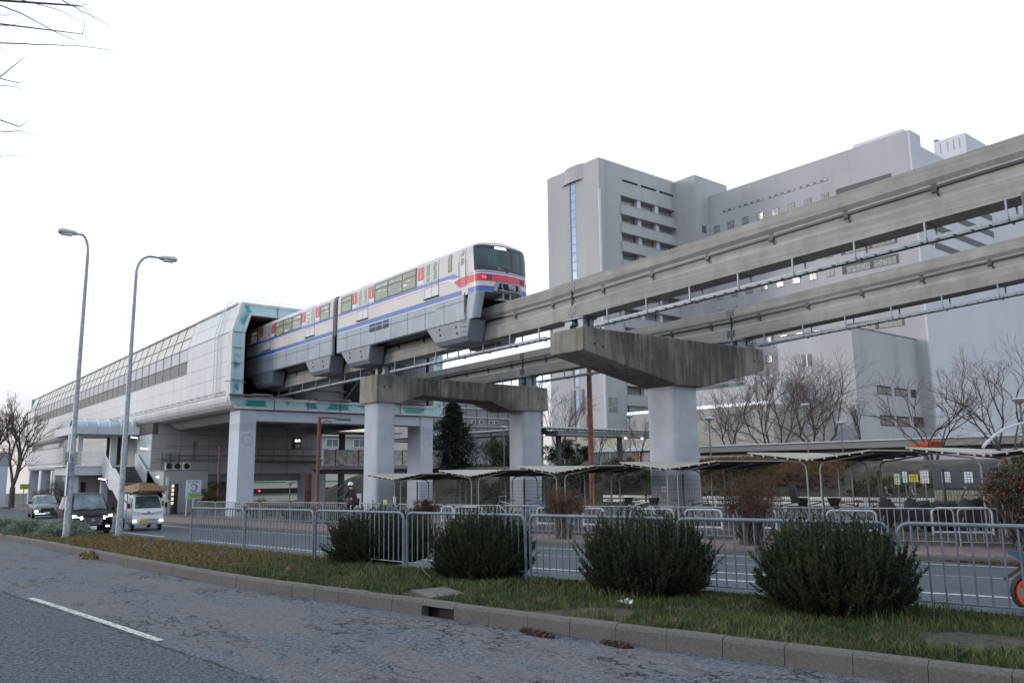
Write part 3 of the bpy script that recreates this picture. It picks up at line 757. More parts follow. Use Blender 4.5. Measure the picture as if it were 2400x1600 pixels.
MAT['tr_win'] = m_litglass('train window lit from inside', (.19, .205, .13), (.31, .32, .22), (.85, .9, .75), .17)
MAT['wscreen'] = (lambda t: (t.col(t.mix(t.ramp(t.noise(1.1, (1.5, 1, .5), detail=4), .35, .7), (.008, .022, .027), (.035, .09, .10))).set(.06, spec=.5), t.m)[1])(NT('teal tinted windscreen'))
MAT['wframe'] = plain('black window frame', (.012, .014, .018), .3)
MAT['tailred'] = NT('red tail lamp').col((.5, .02, .04)).set(.3, emis=(1, .05, .12), es=1.6).m
MAT['ledwhite'] = NT('destination display').col((.8, .85, .85)).set(.4, emis=(.9, 1, 1), es=1.6).m
TX = 21.5; HW = 1.42
SEC = [(1.425, 9.60), (1.425, 9.75), (HW, 9.95), (HW, 11.35), (1.405, 11.6), (1.36, 11.78), (1.22, 11.92), (.95, 12.0), (.5, 12.05)]
def wz(z):
    return float(np.interp(z, [s[1] for s in SEC], [s[0] for s in SEC]))
def outline(z, w=None, L=13.9, off=0.0, n=7):
    """plan outline of the cab end at height z: list of (x,y) from left rear round the nose to right rear"""
    w = wz(z) if w is None else w
    rk = .07*(z-9.6)+max(0, z-11.86)*1.6 if z > 9.6 else (9.6-z)*.10
    r = min(.46, w*.6); H = []
    for k in range(n+1):
        a = rad(180+90*k/n); H.append((-w+r+(r+off)*math.cos(a), rk+.16+r+(r+off)*math.sin(a)))
    H.append((-(w-r)*.5, rk+.05-off)); P = [(-w-off, L)]+[(-w-off, yy) for yy in (1.6, 1.1)]+H+[(0, rk-off+.0)]
    return P+[(-x, y) for x, y in P[:-1][::-1]]
def nose_strip(mb, z0, z1, off, i0=2, i1=None, nz=2, f0=None):
    rings = []
    for k in range(nz+1):
        z = z0+(z1-z0)*k/nz; P = outline(z, off=off); rings.append([(TX+x, TY+y, z) for x, y in P[i0:(i1 if i1 else len(P)-i0)]])
    mb.loft(rings, closed=False, caps=False)
train = thing('monorail_train', 'two car monorail train in pale grey with blue and red stripes leaving the station', 'train', (21.5, 27.1, 9.1))
TY = 27.1
def side_q(mb, y0, y1, z0, z1, off, sx=-1, slant=0):
    def X(z): return TX+sx*(wz(z)+off)
    zs = [z0] + [z for z in (9.75, 9.95, 11.35, 11.6) if z0 < z < z1] + [z1]
    for a, b in zip(zs[:-1], zs[1:]): mb.quad((X(a), TY+y0, a), (X(a), TY+y1, a), (X(b), TY+y1, b), (X(b), TY+y0, b))
def side_poly(mb, pts, off=.006, sx=-1):
    mb.add([(TX+sx*(wz(z)+off), TY+y, z) for y, z in pts], [tuple(range(len(pts)))])
def car(name, y0, y1, cab):
    mb = MB()
    if cab:
        rings = [[(TX+x, TY+y, z) for x, y in outline(z, L=y1)] for w_, z in SEC]
        mb.loft(rings, closed=True, caps=True)
    else:
        full = [(w_, z) for w_, z in SEC] + [(-w_, z) for w_, z in SEC[::-1]]
        mb.loft([[(TX+a, TY+y, z) for a, z in full] for y in (y0, y1)])
    body = mb.build(name, MAT['tr_body'], train, smooth=True)
    # roof gear
    mb = MB()
    for a, b in ((y0+1.6, y0+5.0), (y1-5.2, y1-1.4)):
        if not cab or a > 1: mb.prism([(TX-.95, 11.96), (TX-.85, 12.09), (TX+.85, 12.09), (TX+.95, 11.96)], 1, TY+a+(1.6 if cab and a < 3 else 0), TY+b)
    mb.build('roof_unit', MAT['tr_roof'], body)
    for sx in (-1, 1):
        a0 = y0 if not cab else 1.6
        m = MB(); side_q(m, a0, y1, 9.62, 9.865, .004, sx); m.build('blue_band', MAT['tr_blue'], body)
        # skirt
        m = MB(); xo = TX+sx*HW
        ys_ = y0 if not cab else 1.35
        m.prism([(xo, 9.62), (xo, 8.50), (xo-sx*.10, 8.45), (xo-sx*.14, 8.45), (xo-sx*.14, 9.62)], 1, TY+ys_, TY+y1)
        sk = m.build('skirt', MAT['tr_grey'], body)
        m = MB()
        y = ys_+.05
        while y < y1: m.box(xo+sx*.001, xo+sx*.005, TY+y, TY+y+.022, 8.52, 9.6); y += 1.62
        m.box(xo+sx*.001, xo+sx*.006, TY+ys_+2.4, TY+y1-.1, 9.24, 9.262)
        m.box(xo+sx*.001, xo+sx*.006, TY+ys_, TY+ys_+2.3, 9.33, 9.352)
        k = ys_+.3
        while k < y1-.2: m.cbox((xo+sx*.003, TY+k, 8.52), (.012, .05, .03)); k += .42
        m.build('panel_gap', MAT['tr_line'], sk)
        m = MB(); side_q(m, a0, y1, 9.585, 9.62, .007, sx); m.build('white_line', MAT['tr_white'], body)
    m = MB(); m.box(TX-1.25, TX+1.25, TY+(y0 if not cab else 1.5), TY+y1, 9.35, 9.6); m.build('underframe', MAT['dark'], body)
    return body
front = car('front_car_body', 0, 13.95, True)
rear = car('rear_car_body', 14.55, 28.2, False)
m = MB(); m.prism(rrect(TX-1.2, TX+1.2, 9.3, 11.8, .2), 1, TY+13.93, TY+14.57); m.box(TX-1.25, TX+1.25, TY+14.1, TY+14.4, 8.6, 11.86)
gw = m.build('gangway_bellows', MAT['tr_line'], train)
def window(body, y0, y1, z0, z1, sx=-1, mull=(), trans=True):
    f = MB(); side_q(f, y0-.07, y1+.07, z0-.06, z1+.06, .006, sx); fr = f.build('window', MAT['wframe'], body)
    edges = [y0]+list(mull)+[y1]
    for a, b in zip(edges[:-1], edges[1:]):
        m = MB(); zt = z1-.30
        if trans: side_q(m, a+.055, b-.055, z0+.01, zt-.03, .011, sx); side_q(m, a+.055, b-.055, zt+.03, z1-.01, .011, sx)
        else: side_q(m, a+.02, b-.02, z0, z1, .011, sx)
        m.build('pane', MAT['tr_win'], fr)
def poster(body, y0, y1, sx=-1):
    m = MB(); side_q(m, y0, y1, 10.98, 11.62, .006, sx); p = m.build('poster', MAT['poster'], body)
    m = MB(); side_q(m, y0, y1, 10.80, 10.97, .007, sx); m.build('poster_foot', MAT['poster_pale'], p)
    m = MB(); cy = (y0+y1)/2
    for k, zz in enumerate((11.36, 11.29, 11.22, 11.15, 11.09)): side_q(m, cy-.035-.01*(k % 2), cy+.035+.01*(k % 2), zz-.028, zz+.018, .009, sx)
    m.build('poster_lettering', MAT['white'], p)
    m = MB(); side_q(m, y0+.06, y1-.06, 11.46, 11.475, .009, sx); side_q(m, y0+.1, y1-.1, 11.52, 11.53, .009, sx); m.build('poster_caption', MAT['poster_pale'], p)
def door(body, y0, y1, sx=-1):
    m = MB(); side_q(m, y0-.03, y1+.03, 9.98, 11.80, .005, sx); d = m.build('door', MAT['tr_line'], body)
    cy = (y0+y1)/2
    for a, b in ((y0, cy-.01), (cy+.01, y1)):
        m = MB(); side_q(m, a, b, 10.0, 11.77, .010, sx); lf = m.build('door_leaf', MAT['tr_leaf'], d)
        m = MB(); side_q(m, a+.12, b-.12, 10.78, 11.66, .014, sx); m.build('door_pane', MAT['tr_win'], d)
    for z0, z1, mt in ((10.56, 10.735, 'tr_mblue'), (10.475, 10.505, 'tr_red')):
        m = MB(); side_q(m, y0, y1, z0, z1, .015, sx); m.build('door_stripe', MAT[mt], d)
    m = MB(); m.box(TX+sx*(HW+.0), TX+sx*(HW+.09), TY+y0-.05, TY+y1+.05, 9.94, 9.975); m.build('door_step', MAT['tr_line'], d)
for sx in (-1, 1):
    for body, o in ((front, 0), (rear, 0)):
        if body is front:
            window(body, 12.28, 13.5, 10.74, 11.58, sx); window(body, 5.5, 9.62, 10.76, 11.64, sx, (6.82, 8.25)); doors = ((3.5, 4.68), (10.38, 11.55)); ads = ((4.80, 5.32), (9.74, 10.28), (11.66, 12.18))
            s0, s1 = 2.95, 13.95
        else:
            window(body, 15.05, 16.25, 10.72, 11.56, sx); window(body, 19.0, 23.1, 10.74, 11.58, sx, (20.35, 21.75)); window(body, 26.2, 27.4, 10.74, 11.56, sx)
            doors = ((17.05, 18.25), (23.85, 25.05)); ads = ((16.36, 16.9), (18.36, 18.88), (23.2, 23.72), (25.2, 25.72)); s0, s1 = 14.55, 28.2
        for d in doors: door(body, *d, sx)
        for a in ads: poster(body, *a, sx)
        m = MB(); side_q(m, s0, s1, 10.56, 10.735, .004, sx); m.build('blue_stripe', MAT['tr_mblue'], body)
        m = MB(); side_q(m, s0, s1, 10.505, 10.555, .004, sx); m.build('white_stripe', MAT['tr_white'], body)
        m = MB(); side_q(m, s0, s1, 10.475, 10.505, .004, sx); m.build('red_line', MAT['tr_red'], body)
        for yy in ((5.0, 11.0) if body is front else (17.6, 24.4)):
            m = MB(); side_q(m, yy-.04, yy+.04, 11.80, 11.93, .02, sx); m.build('side_lamp', MAT['tr_roof'], body)
# cab details
for sx in (-1, 1):
    m = MB(); side_poly(m, [(2.95, 10.56), (2.95, 10.735), (2.22, 10.735), (1.84, 10.55), (1.84, 10.50)], .0045, sx); m.build('blue_stripe', MAT['tr_mblue'], front)
    m = MB(); side_poly(m, [(2.95, 10.505), (2.95, 10.555), (2.62, 10.555), (2.22, 10.42), (1.84, 10.50), (1.84, 10.45), (2.24, 10.36), (2.66, 10.505)], .006, sx); m.build('white_stripe', MAT['tr_white'], front)
    m = MB(); side_poly(m, [(2.22, 10.36), (1.1, 10.47), (1.1, 10.06), (1.84, 10.03)], .006, sx); m.build('red_band', MAT['tr_red'], front)
    m = MB(); side_q(m, 2.38, 2.70, 10.9, 11.72, .006, sx); wf = m.build('window', MAT['wframe'], front)
    m = MB(); side_q(m, 2.41, 2.67, 10.93, 11.69, .01, sx); m.build('pane', MAT['tr_win'], wf)
    m = MB(); side_q(m, 1.28, 1.74, 10.02, 11.80, .007, sx); cdr = m.build('cab_door', MAT['wframe'], front)
    m = MB(); side_q(m, 1.30, 1.71, 10.04, 11.78, .010, sx); m.build('cab_door_leaf', MAT['tr_leaf'], cdr)
    m = MB(); side_q(m, 1.30, 1.71, 10.05, 10.44, .012, sx); m.build('red_band', MAT['tr_red'], cdr)
    m = MB(); side_q(m, 1.38, 1.64, 11.0, 11.70, .014, sx); m.build('pane', MAT['tr_win'], cdr)
    for yy in (1.24, 1.78):
        m = MB(); xx = TX+sx*(HW+.05); m.tube([(xx-sx*.05, TY+yy, 11.2), (xx, TY+yy, 11.17), (xx, TY+yy, 10.18), (xx-sx*.05, TY+yy, 10.15)], .012, 6); m.build('handrail', MAT['steel'], front)
m = MB(); nose_strip(m, 10.47, 10.53, .007); m.build('front_blue_stripe', MAT['tr_mblue'], front)
m = MB(); nose_strip(m, 10.435, 10.47, .007); m.build('front_white_stripe', MAT['tr_white'], front)
m = MB(); nose_strip(m, 10.09, 10.435, .007); m.build('front_red_band', MAT['tr_red'], front)
m = MB(); nose_strip(m, 9.62, 9.865, .007); m.build('front_blue_band', MAT['tr_blue'], front)
# lower cab skirt curving in to the beam
m = MB(); rings = []
for z in (9.61, 9.3, 9.0, 8.7, 8.5):
    P = outline(z, w=HW-(9.6-z)*.06, off=0); P = P[2:9]; rings.append([(TX+x, TY+y+(9.6-z)*.28, z) for x, y in P])
m.loft(rings, closed=False, caps=False); m.build('cab_skirt', MAT['tr_grey'], front, smooth=True)
m = MB(); rings = [[(2*TX-x, y, z) for x, y, z in R] for R in rings]; m.loft(rings, closed=False, caps=False); m.build('cab_skirt', MAT['tr_grey'], front, smooth=True)
# windscreen with black mask
def front_pts(xa, xb, za, zb, off, n=8):
    """patch on the nose surface between across positions (fraction of outline) and heights"""
    rings = []
    for k in range(6):
        z = za+(zb-za)*k/5; P = outline(z, off=off, n=10)
        # arclength param by x for front part
        xs_ = [p[0] for p in P]; L = [0]
        for i in range(1, len(P)): L.append(L[-1]+math.hypot(P[i][0]-P[i-1][0], P[i][1]-P[i-1][1]))
        c = L[len(P)//2]; R = []
        for j in range(n+1):
            s = c + (xa+(xb-xa)*j/n); i = max(1, next((q for q in range(len(L)) if L[q] >= s), len(L)-1)); f = (s-L[i-1])/(L[i]-L[i-1]+1e-9)
            R.append((TX+P[i-1][0]+(P[i][0]-P[i-1][0])*f, TY+P[i-1][1]+(P[i][1]-P[i-1][1])*f, z))
        rings.append(R)
    return rings
def fpatch(name, xa, xb, za, zb, off, mt, par, n=8):
    m = MB(); m.loft(front_pts(xa, xb, za, zb, off, n), closed=False, caps=False); return m.build(name, MAT[mt], par, smooth=True)
ws = fpatch('windscreen_mask', -1.66, 1.66, 10.60, 11.76, .020, 'wframe', front, 20)
fpatch('windscreen', -1.58, .18, 10.76, 11.58, .026, 'wscreen', ws, 14)
fpatch('emergency_door_window', .32, .80, 10.68, 11.58, .026, 'wscreen', ws, 4)
fpatch('windscreen', .92, 1.58, 10.74, 11.56, .026, 'wscreen', ws, 8)
fpatch('destination_display', -.62, -.02, 11.60, 11.71, .032, 'ledwhite', ws, 3)
yf = TY+.10*(10.68-9.6)
MB().text('ワンマン', .13, (TX-.25, yf-.015, 10.69), (1, 0, 0), (0, .1, 1), .004).build('operation_lettering', MAT['white'], ws)
MB().text('1124', .12, (TX+1.0, yf-.0, 10.69), (1, .12, 0), (0, .1, 1), .03).build('number_lettering', MAT['white'], ws)
MB().text('24', .17, (TX+1.05, TY+.10*2.1+.17, 11.70), (1, .25, 0), (0, .3, 1), .06, True).build('number_lettering', MAT['white'], ws)
m = MB(); m.bar((TX+.02, yf-.03, 10.58), (TX+.24, yf+.02, 11.1), .022); m.bar((TX-.06, yf-.03, 10.56), (TX+.06, yf-.04, 10.60), .05); m.build('wiper', MAT['wframe'], front)
for a, b, rr in ((-1.33, -.80, (-1.30, -1.10)), (.80, 1.33, (1.10, 1.30))):
    hl = fpatch('headlamp_housing', a, b, 10.15, 10.37, .018, 'wframe', front, 4)
    fpatch('tail_lamp', rr[0], rr[1], 10.18, 10.33, .026, 'tailred', hl, 3)
    c = (a+b)/2 - (.0 if a > 0 else -.1); fpatch('headlamp', min(-rr[1], 0) if False else (a+.27 if a < 0 else a+.04), (b-.04 if a < 0 else a+.24), 10.19, 10.32, .026, 'steel_d', hl, 3)
# coupler pocket
m = MB(); y0 = TY-.02
m.prism([(TX-.62, 10.06), (TX-.80, 9.62), (TX+.80, 9.62), (TX+.62, 10.06)], 1, TY-.04, TY+.15); cp = m.build('coupler_pocket', MAT['tr_grey'], front)
m = MB(); m.prism([(TX-.52, 10.0), (TX-.64, 9.66), (TX+.64, 9.66), (TX+.52, 10.0)], 1, TY-.052, TY-.042); m.build('coupler_recess', MAT['dark'], cp)
m = MB(); m.lathe([(.02, 0), (.10, 0), (.15, -.03), (.16, -.10), (.12, -.14), (.06, -.15)], (TX+.05, TY-.05, 9.86), 14, 1); m.box(TX+.02, TX+.32, TY-.12, TY-.06, 9.74, 9.96); m.bar((TX-.58, TY-.10, 9.67), (TX+.62, TY-.10, 9.67), .05)
m.tube([(TX-.42, TY-.08, 9.95), (TX-.44, TY-.12, 9.8), (TX-.35, TY-.1, 9.7)], .03, 6); m.tube([(TX+.5, TY-.08, 9.95), (TX+.52, TY-.12, 9.8), (TX+.45, TY-.1, 9.7)], .03, 6); m.build('coupler', MAT['steel'], cp)
m = MB(); m.box(TX-.5, TX+.5, TY+.1, TY+.35, 9.28, 9.34); m.box(TX-.3, TX-.2, TY+.05, TY+.25, 9.34, 9.6); m.box(TX+.1, TX+.2, TY+.05, TY+.25, 9.34, 9.6); m.build('lifeguard_step', MAT['steel'], front)
m = MB(); m.lathe([(.05, 0), (.05, .03), (.03, .05), (.025, .12), (.005, .14)], (TX+.1, TY+1.1, 12.03), 8); m.build('roof_beacon', MAT['tailred'], front)
# bogie covers
def bogie(y0, y1, taper0, taper1, par):
    for sx in (-1, 1):
        m = MB(); x = TX+sx*HW; xi = TX+sx*.50
        top = [(x-sx*.02, TY+y0, 8.50), (x-sx*.02, TY+y1, 8.50), (xi, TY+y1, 8.50), (xi, TY+y0, 8.50)]
        mid = [(x-sx*.04, TY+y0+taper0*.8, 7.75), (x-sx*.04, TY+y1-taper1*.8, 7.75), (xi, TY+y1-taper1*.8, 7.75), (xi, TY+y0+taper0*.8, 7.75)]
        bot = [(x-sx*.16, TY+y0+taper0, 7.52), (x-sx*.16, TY+y1-taper1, 7.52), (xi, TY+y1-taper1, 7.52), (xi, TY+y0+taper0, 7.52)]
        m.loft([top, mid, bot]); bc = m.build('bogie_cover', MAT['tr_cover'], par)
        mo = bc.modifiers.new('bevel', 'BEVEL'); mo.width = .05; mo.segments = 2; mo.limit_method = 'ANGLE'
        for fy, fz in ((.30, 8.25), (.66, 8.05), (.28, 7.95), (.68, 8.32)):
            m = MB(); m.cbox((x-sx*.02, TY+y0+(y1-y0)*fy, fz), (.03, .07, .10)); m.build('cover_slot', MAT['dark'], bc)
bogie(1.0, 4.6, .25, .9, front); bogie(10.1, 13.55, .2, 1.0, front); bogie(14.75, 18.3, .3, .9, rear); bogie(23.3, 27.3, .3, .9, rear)
m = MB()
for k in range(4): m.tube([(TX-HW-.0, TY+1.3, 8.4-.22*k), (TX-HW-.09, TY+1.3, 8.4-.22*k), (TX-HW-.09, TY+1.62, 8.4-.22*k), (TX-HW-.0, TY+1.62, 8.4-.22*k)], .014, 5)
m.build('step_rung', MAT['steel'], front)
for i in range(3):
    for j in range(2):
        m = MB(); ya = 8.12+.72*i; za = 9.14+.27*j; m.box(TX-HW-.008, TX-HW-.003, TY+ya, TY+ya+.6, za, za+.22); m.build('vent_grille', MAT['tr_line'] if j == 0 else plain('blue grille', (.02,.05,.2), .6), front)
m = MB(); m.box(TX-HW-.008, TX-HW-.003, TY+1.32, TY+1.40, 8.8, 9.72); m.build('ladder_slot', MAT['tr_line'], front)
# ------------------------------------------------------------ station
MAT['st_wall'] = m_panel('station wall panel', (.56, .565, .58), 1, 1.1, .03, (1.0, 11.18), .45, .05, (.22, .22, .24), dirt=.3)
MAT['st_big'] = m_panel('station large panel', (.54, .545, .565), 1, 3.15, .045, (.99, 11.18), .45, .06, (.16, .16, .18), off=54., dirt=.32)
MAT['st_trim'] = plain('station trim', (.52, .53, .55), .5, var=.12, scale=1.5)
MAT['st_bulge'] = m_panel('rounded eave panel', (.46, .465, .48), 1, 3.15, .035, None, .45, .10, (.22, .22, .23), off=53.8, dirt=.4)
MAT['st_col'] = plain('lavender grey column paint', (.45, .48, .56), .6, var=.05, scale=1.2)
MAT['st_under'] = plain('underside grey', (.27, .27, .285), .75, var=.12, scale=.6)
MAT['st_low'] = m_panel('concourse wall panel', (.40, .40, .405), 0, 2.35, .04, (1.17, 5.1), .5, .06, (.10, .10, .10), off=17.93, dirt=.2)
MAT['st_side'] = m_panel('lower side panel', (.54, .55, .575), 1, 1.1, .03, (1.6, 4.2), .45, .04, (.33, .33, .35), dirt=.15)
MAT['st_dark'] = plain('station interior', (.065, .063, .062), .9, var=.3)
MAT['st_in'] = plain('station interior wall', (.10, .105, .11), .8, var=.2)
MAT['grille'] = m_panel('dark grille', (.135, .14, .145), 1, .14, .035, None, .5, .06, (.06, .06, .065), dirt=.1)
MAT['skyglass'] = m_glass('roof glazing', (.56, .53, .50), .45, .35, .06, .3)
MAT['wallglass'] = m_glass('upper glazing', (.44, .45, .48), .4, .35, .08, .3)
MAT['mull'] = plain('grey mullion', (.17, .18, .19), .5)
MAT['mull2'] = plain('light mullion', (.24, .24, .25), .5)
def m_teal():
    t = NT('weathered teal glass band'); n = t.noise(.75, (1, 1, 1.1), detail=3, rough=.5, loc=(2, 7, 1))
    z = t.axis(2); low = t.ramp(z, 6.6, 8.4, .035, -.05)
    c = t.mix(t.ramp(t.math('ADD', n, low), .485, .57), (.34, .55, .61), (.02, .25, .26))
    c = t.mix(t.ramp(t.noise(2.6, (1, 1, .2), loc=(8, 0, 0)), .64, .72, 0, .6), c, (.18, .20, .20))
    t.col(c).set(.22, spec=.6); return t.m
MAT['teal'] = m_teal()
def mirror(P): return P + [(52.36-x, z) for x, z in P[::-1]]
R0 = mirror([(18.42, 13.12), (17.88, 11.15), (17.90, 6.65), (18.02, 6.25), (18.34, 6.04)][::-1])
R1 = mirror([(18.56, 12.97), (18.03, 11.13), (18.05, 6.72), (18.14, 6.38), (18.42, 6.18)][::-1])
R2 = mirror([(18.93, 12.47), (18.46, 11.08), (18.48, 6.95), (18.53, 6.68), (18.68, 6.60)][::-1])
R3 = mirror([(19.06, 12.32), (18.70, 11.05), (18.72, 7.10), (18.74, 6.86), (18.85, 6.78)][::-1])
YS0, YS1 = 52.0, 138.6
station = thing('station_building', 'long white monorail station with teal framed tunnel mouth', 'station', (26, 52, -1))
def ring(mb, A, B, y, close=True):
    n = len(A); b = len(mb.v); mb.v += [(x, y, z) for x, z in A] + [(x, y, z) for x, z in B]
    for i in range(n): mb.f.append((b+i, b+(i+1) % n, b+n+(i+1) % n, b+n+i)); mb.m.append(0)
def tube_ring(name, A, B, y0, y1, mt):
    mb = MB(); ring(mb, A, B, y0); ring(mb, A, B, y1)
    for Rg in (A, B):
        n = len(Rg); b = len(mb.v); mb.v += [(x, y0, z) for x, z in Rg]+[(x, y1, z) for x, z in Rg]
        for i in range(n): mb.f.append((b+i, b+(i+1) % n, b+n+(i+1) % n, b+n+i)); mb.m.append(0)
    return mb.build(name, mt, station)
def grow(P, d):
    cx, cz = 26.18, 9.5; return [(x+(d if x > cx else -d), z+(d if z > cz else -d)) for x, z in P]
tube_ring('portal_outer_trim', grow(R0, .03), R1, 51.92, 52.7, MAT['st_trim'])
tl = tube_ring('portal_teal_band', R1, R2, 51.96, 52.6, MAT['teal'])
tube_ring('portal_inner_trim', R2, R3, 51.90, 52.6, MAT['st_trim'])
mb = MB()     # joints in the portal frame
for z in (7.9, 9.0, 10.05, 11.1):
    for xa, xb in ((17.9, 18.72), (33.64, 34.46)): mb.box(xa, xb, 51.88, 51.93, z-.015, z+.015)
for x in np.arange(20.9, 33, 2.45):
    mb.box(x-.015, x+.015, 51.88, 51.95, 12.34, 13.1); mb.box(x-.015, x+.015, 51.88, 51.95, 6.06, 6.8)
mb.build('joint_lines', MAT['mull'], station)
# side shell
def shell(name, xz, y0, y1, mt):
    for side in (0, 1):
        mb = MB(); P = [(x if not side else 52.36-x, z) for x, z in xz]
        for (xa, za), (xb, zb_) in zip(P[:-1], P[1:]): mb.quad((xa, y0, za), (xa, y1, za), (xb, y1, zb_), (xb, y0, zb_))
        mb.build(name, mt, station)
shell('near_wall_panels', [(17.90, 6.95), (17.90, 11.15), (18.43, 13.1)], 52.6, 61.6, MAT['st_big'])
shell('wall_panels', [(17.90, 6.95), (17.90, 9.19)], 61.6, YS1, MAT['st_wall'])
shell('grille_band', [(17.93, 9.19), (17.93, 10.18)], 61.6, 134, MAT['grille']); shell('wall_panels', [(17.90, 9.19), (17.90, 11.15)], 134, YS1, MAT['st_wall'])
shell('window_band', [(17.95, 10.18), (17.92, 11.13)], 61.6, 134, MAT['wallglass'])
shell('sloped_glazing', [(17.93, 11.13), (18.46, 13.08)], 61.6, 134, MAT['skyglass']); shell('corner_panel', [(17.90, 11.15), (18.43, 13.1)], 134, YS1, MAT['st_wall'])
shell('eave', [(17.90, 6.95), (17.84, 6.75), (17.86, 6.5), (17.95, 6.28), (18.15, 6.08), (18.45, 5.98), (18.9, 5.96)], 52.3, YS1, MAT['st_bulge'])
mb = MB()
for side in (0, 1):
    X = (lambda x: x) if not side else (lambda x: 52.36-x); s = -1 if not side else 1
    y = 61.6
    while y < 134.1:
        mb.bar((X(17.91), y, 10.18), (X(17.90), y, 11.15), .035); mb.bar((X(17.90), y, 11.15), (X(18.44), y, 13.1), .035); mb.bar((X(17.92), y, 9.19), (X(17.92), y, 10.18), .04); y += 2.18
    for z, x in ((9.19, 17.90), (10.18, 17.90), (11.15, 17.89), (12.05, 18.14), (13.1, 18.43)): mb.bar((X(x), 61.6, z), (X(x), 134, z), .045)
    mb.bar((X(18.40), 52.5, 13.12), (X(18.40), YS1, 13.12), .10); mb.bar((X(17.89), 52.5, 11.15), (X(17.89), 61.6, 11.15), .04); mb.bar((X(17.89), 52.5, 6.97), (X(17.89), YS1, 6.97), .04)
mb.build('glazing_frame', MAT['mull2'], station)
mb = MB(); y = 53.5
while y < 110: mb.box(17.72, 17.90, y-.05, y+.05, 7.12, 7.16); y += 1.58 if y < 90 else 2.6
mb.bar((17.8, 52.6, 7.14), (17.8, 110, 7.14), .02); mb.build('wall_bracket', MAT['mull'], station)
mb = MB(); mb.quad((18.43, 52, 13.11), (33.93, 52, 13.11), (33.93, YS1, 13.11), (18.43, YS1, 13.11)); mb.build('roof', MAT['st_trim'], station)
mb = MB(); mb.quad((18.0, YS1, 6), (34.4, YS1, 6), (34.4, YS1, 13.1), (18.0, YS1, 13.1)); mb.build('end_wall', MAT['st_wall'], station)
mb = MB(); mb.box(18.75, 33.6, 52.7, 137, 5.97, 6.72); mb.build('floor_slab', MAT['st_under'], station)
mb = MB()
mb.box(18.95, 19.0, 52.7, 137, 6.72, 12.2); mb.box(19, 33.4, 52.7, 137, 12.2, 12.3); mb.box(19, 33.4, 110, 110.2, 6.7, 12.2); mb.build('shaded_tunnel_lining', MAT['st_dark'], station)  # interior shade is put into the dark colour here
MB().box(33.36, 33.41, 52.7, 137, 6.72, 12.2).build('lit_tunnel_wall', MAT['st_side'], station)  # paler panel colour stands in for light falling on this wall
m = MB(); m.lathe([(2.2, 0), (2.2, 1.75), (2.45, 1.85), (2.45, 2.0), (2.2, 2.05), (2.2, 3.4)], (29.6, 64.0, 6.72), 28); m.box(23.8, 31.8, 64, 108, 6.72, 8.1); m.build('platform_end', MAT['st_trim'], station, smooth=True)
# roof rail and ladder
mb = MB()
for z in (13.42,): mb.bar((18.7, 52.3, z), (33.6, 52.3, z), .03)
for x in np.arange(18.7, 33.7, 2.48): mb.bar((x, 52.3, 13.1), (x, 52.3, 13.44), .03)
for z in (13.3,): mb.bar((18.5, 52.3, z), (18.5, 62, z), .03)
mb.build('roof_rail', MAT['st_trim'], station)
mb = MB(); L = [(17.75, 7.0), (17.72, 11.2), (18.05, 12.5), (18.28, 13.35), (18.6, 13.62), (18.95, 13.5), (19.0, 13.15)]
for yy in (54.35, 54.95): mb.tube([(x, yy, z) for x, z in L], .03, 5)
z = 7.1
while z < 13.2:
    x = float(np.interp(z, [7, 11.2, 12.5, 13.35], [17.75, 17.72, 18.05, 18.28])); mb.bar((x, 54.35, z), (x, 54.95, z), .03); z += .33
mb.build('wall_ladder', MAT['white'], station)
mb = MB(); mb.box(17.75, 20.2, 51.6, 51.95, 6.86, 6.95); mb.box(19.3, 20.6, 51.5, 52.3, 6.9, 7.02); mb.box(23.9, 26.5, 51.7, 52.2, 6.84, 6.95); mb.box(29, 32.9, 51.7, 52.2, 6.84, 6.92)
mb.bar((17.4, 51.7, 7.75), (18.8, 51.7, 7.75), .04); mb.bar((17.5, 51.75, 6.95), (17.5, 51.75, 6.75), .03); mb.build('portal_ledge_gear', MAT['mull'], station)
mb = MB()
for k in range(3): mb.bar((27.5+.1*k, 45.5, 7.0+.06*k), (32.5, 52, 6.9+.06*k), .03)
mb.bar((22.6, 43, 7.35), (26.2, 52, 7.0), .09); mb.build('cable_run', MAT['steel'], station)
# portal structure below
o = MB().box(18.67, 33.69, 52.15, 53.9, 5.25, 5.94).build('portal_beam', MAT['st_col'], station)
for x0, x1 in ((18.65, 19.76), (32.60, 33.71)):
    m = MB(); m.box(x0, x1, 52.08, 53.97, -1.6, 5.96); cc = m.build('column', MAT['st_col'], station)
    m = MB(); cx = (x0+x1)/2+.02
    for rr in (.36, .30):
        n = 28; R = [[(cx+(rr+d)*math.cos(2*math.pi*k/n), 52.075-e, 4.02+(rr+d)*math.sin(2*math.pi*k/n)) for k in range(n+1)] for d, e in ((0, 0), (.02, .006), (.04, 0))]
        m.loft(R, closed=False, caps=False)
    m.build('column_emblem', MAT['column'], cc)
    m = MB()
    for k in range(7): m.box(x0-.008, x1+.008, 52.07, 53.98, 4.62+.075*k, 4.64+.075*k)
    m.build('column_groove', plain('groove shade', (.30, .33, .40), .7), cc)
mb = MB(); mb.prism([(19.0, 5.96), (19.75, 5.45), (20.9, 5.45), (20.9, 5.96)], 1, 53.97, 73.2); mb.build('edge_girder', MAT['st_under'], station); mb = MB(); mb.prism([(33.36, 5.96), (32.6, 5.45), (31.5, 5.45), (31.5, 5.96)], 1, 53.97, 70); mb.build('edge_girder', MAT['st_under'], station)
mb = MB()
for k in range(14): mb.box(29.0, 33, 60+.7*k, 60.12+.7*k, 5.86, 5.96)
mb.build('ceiling_slat', MAT['st_side'], station)
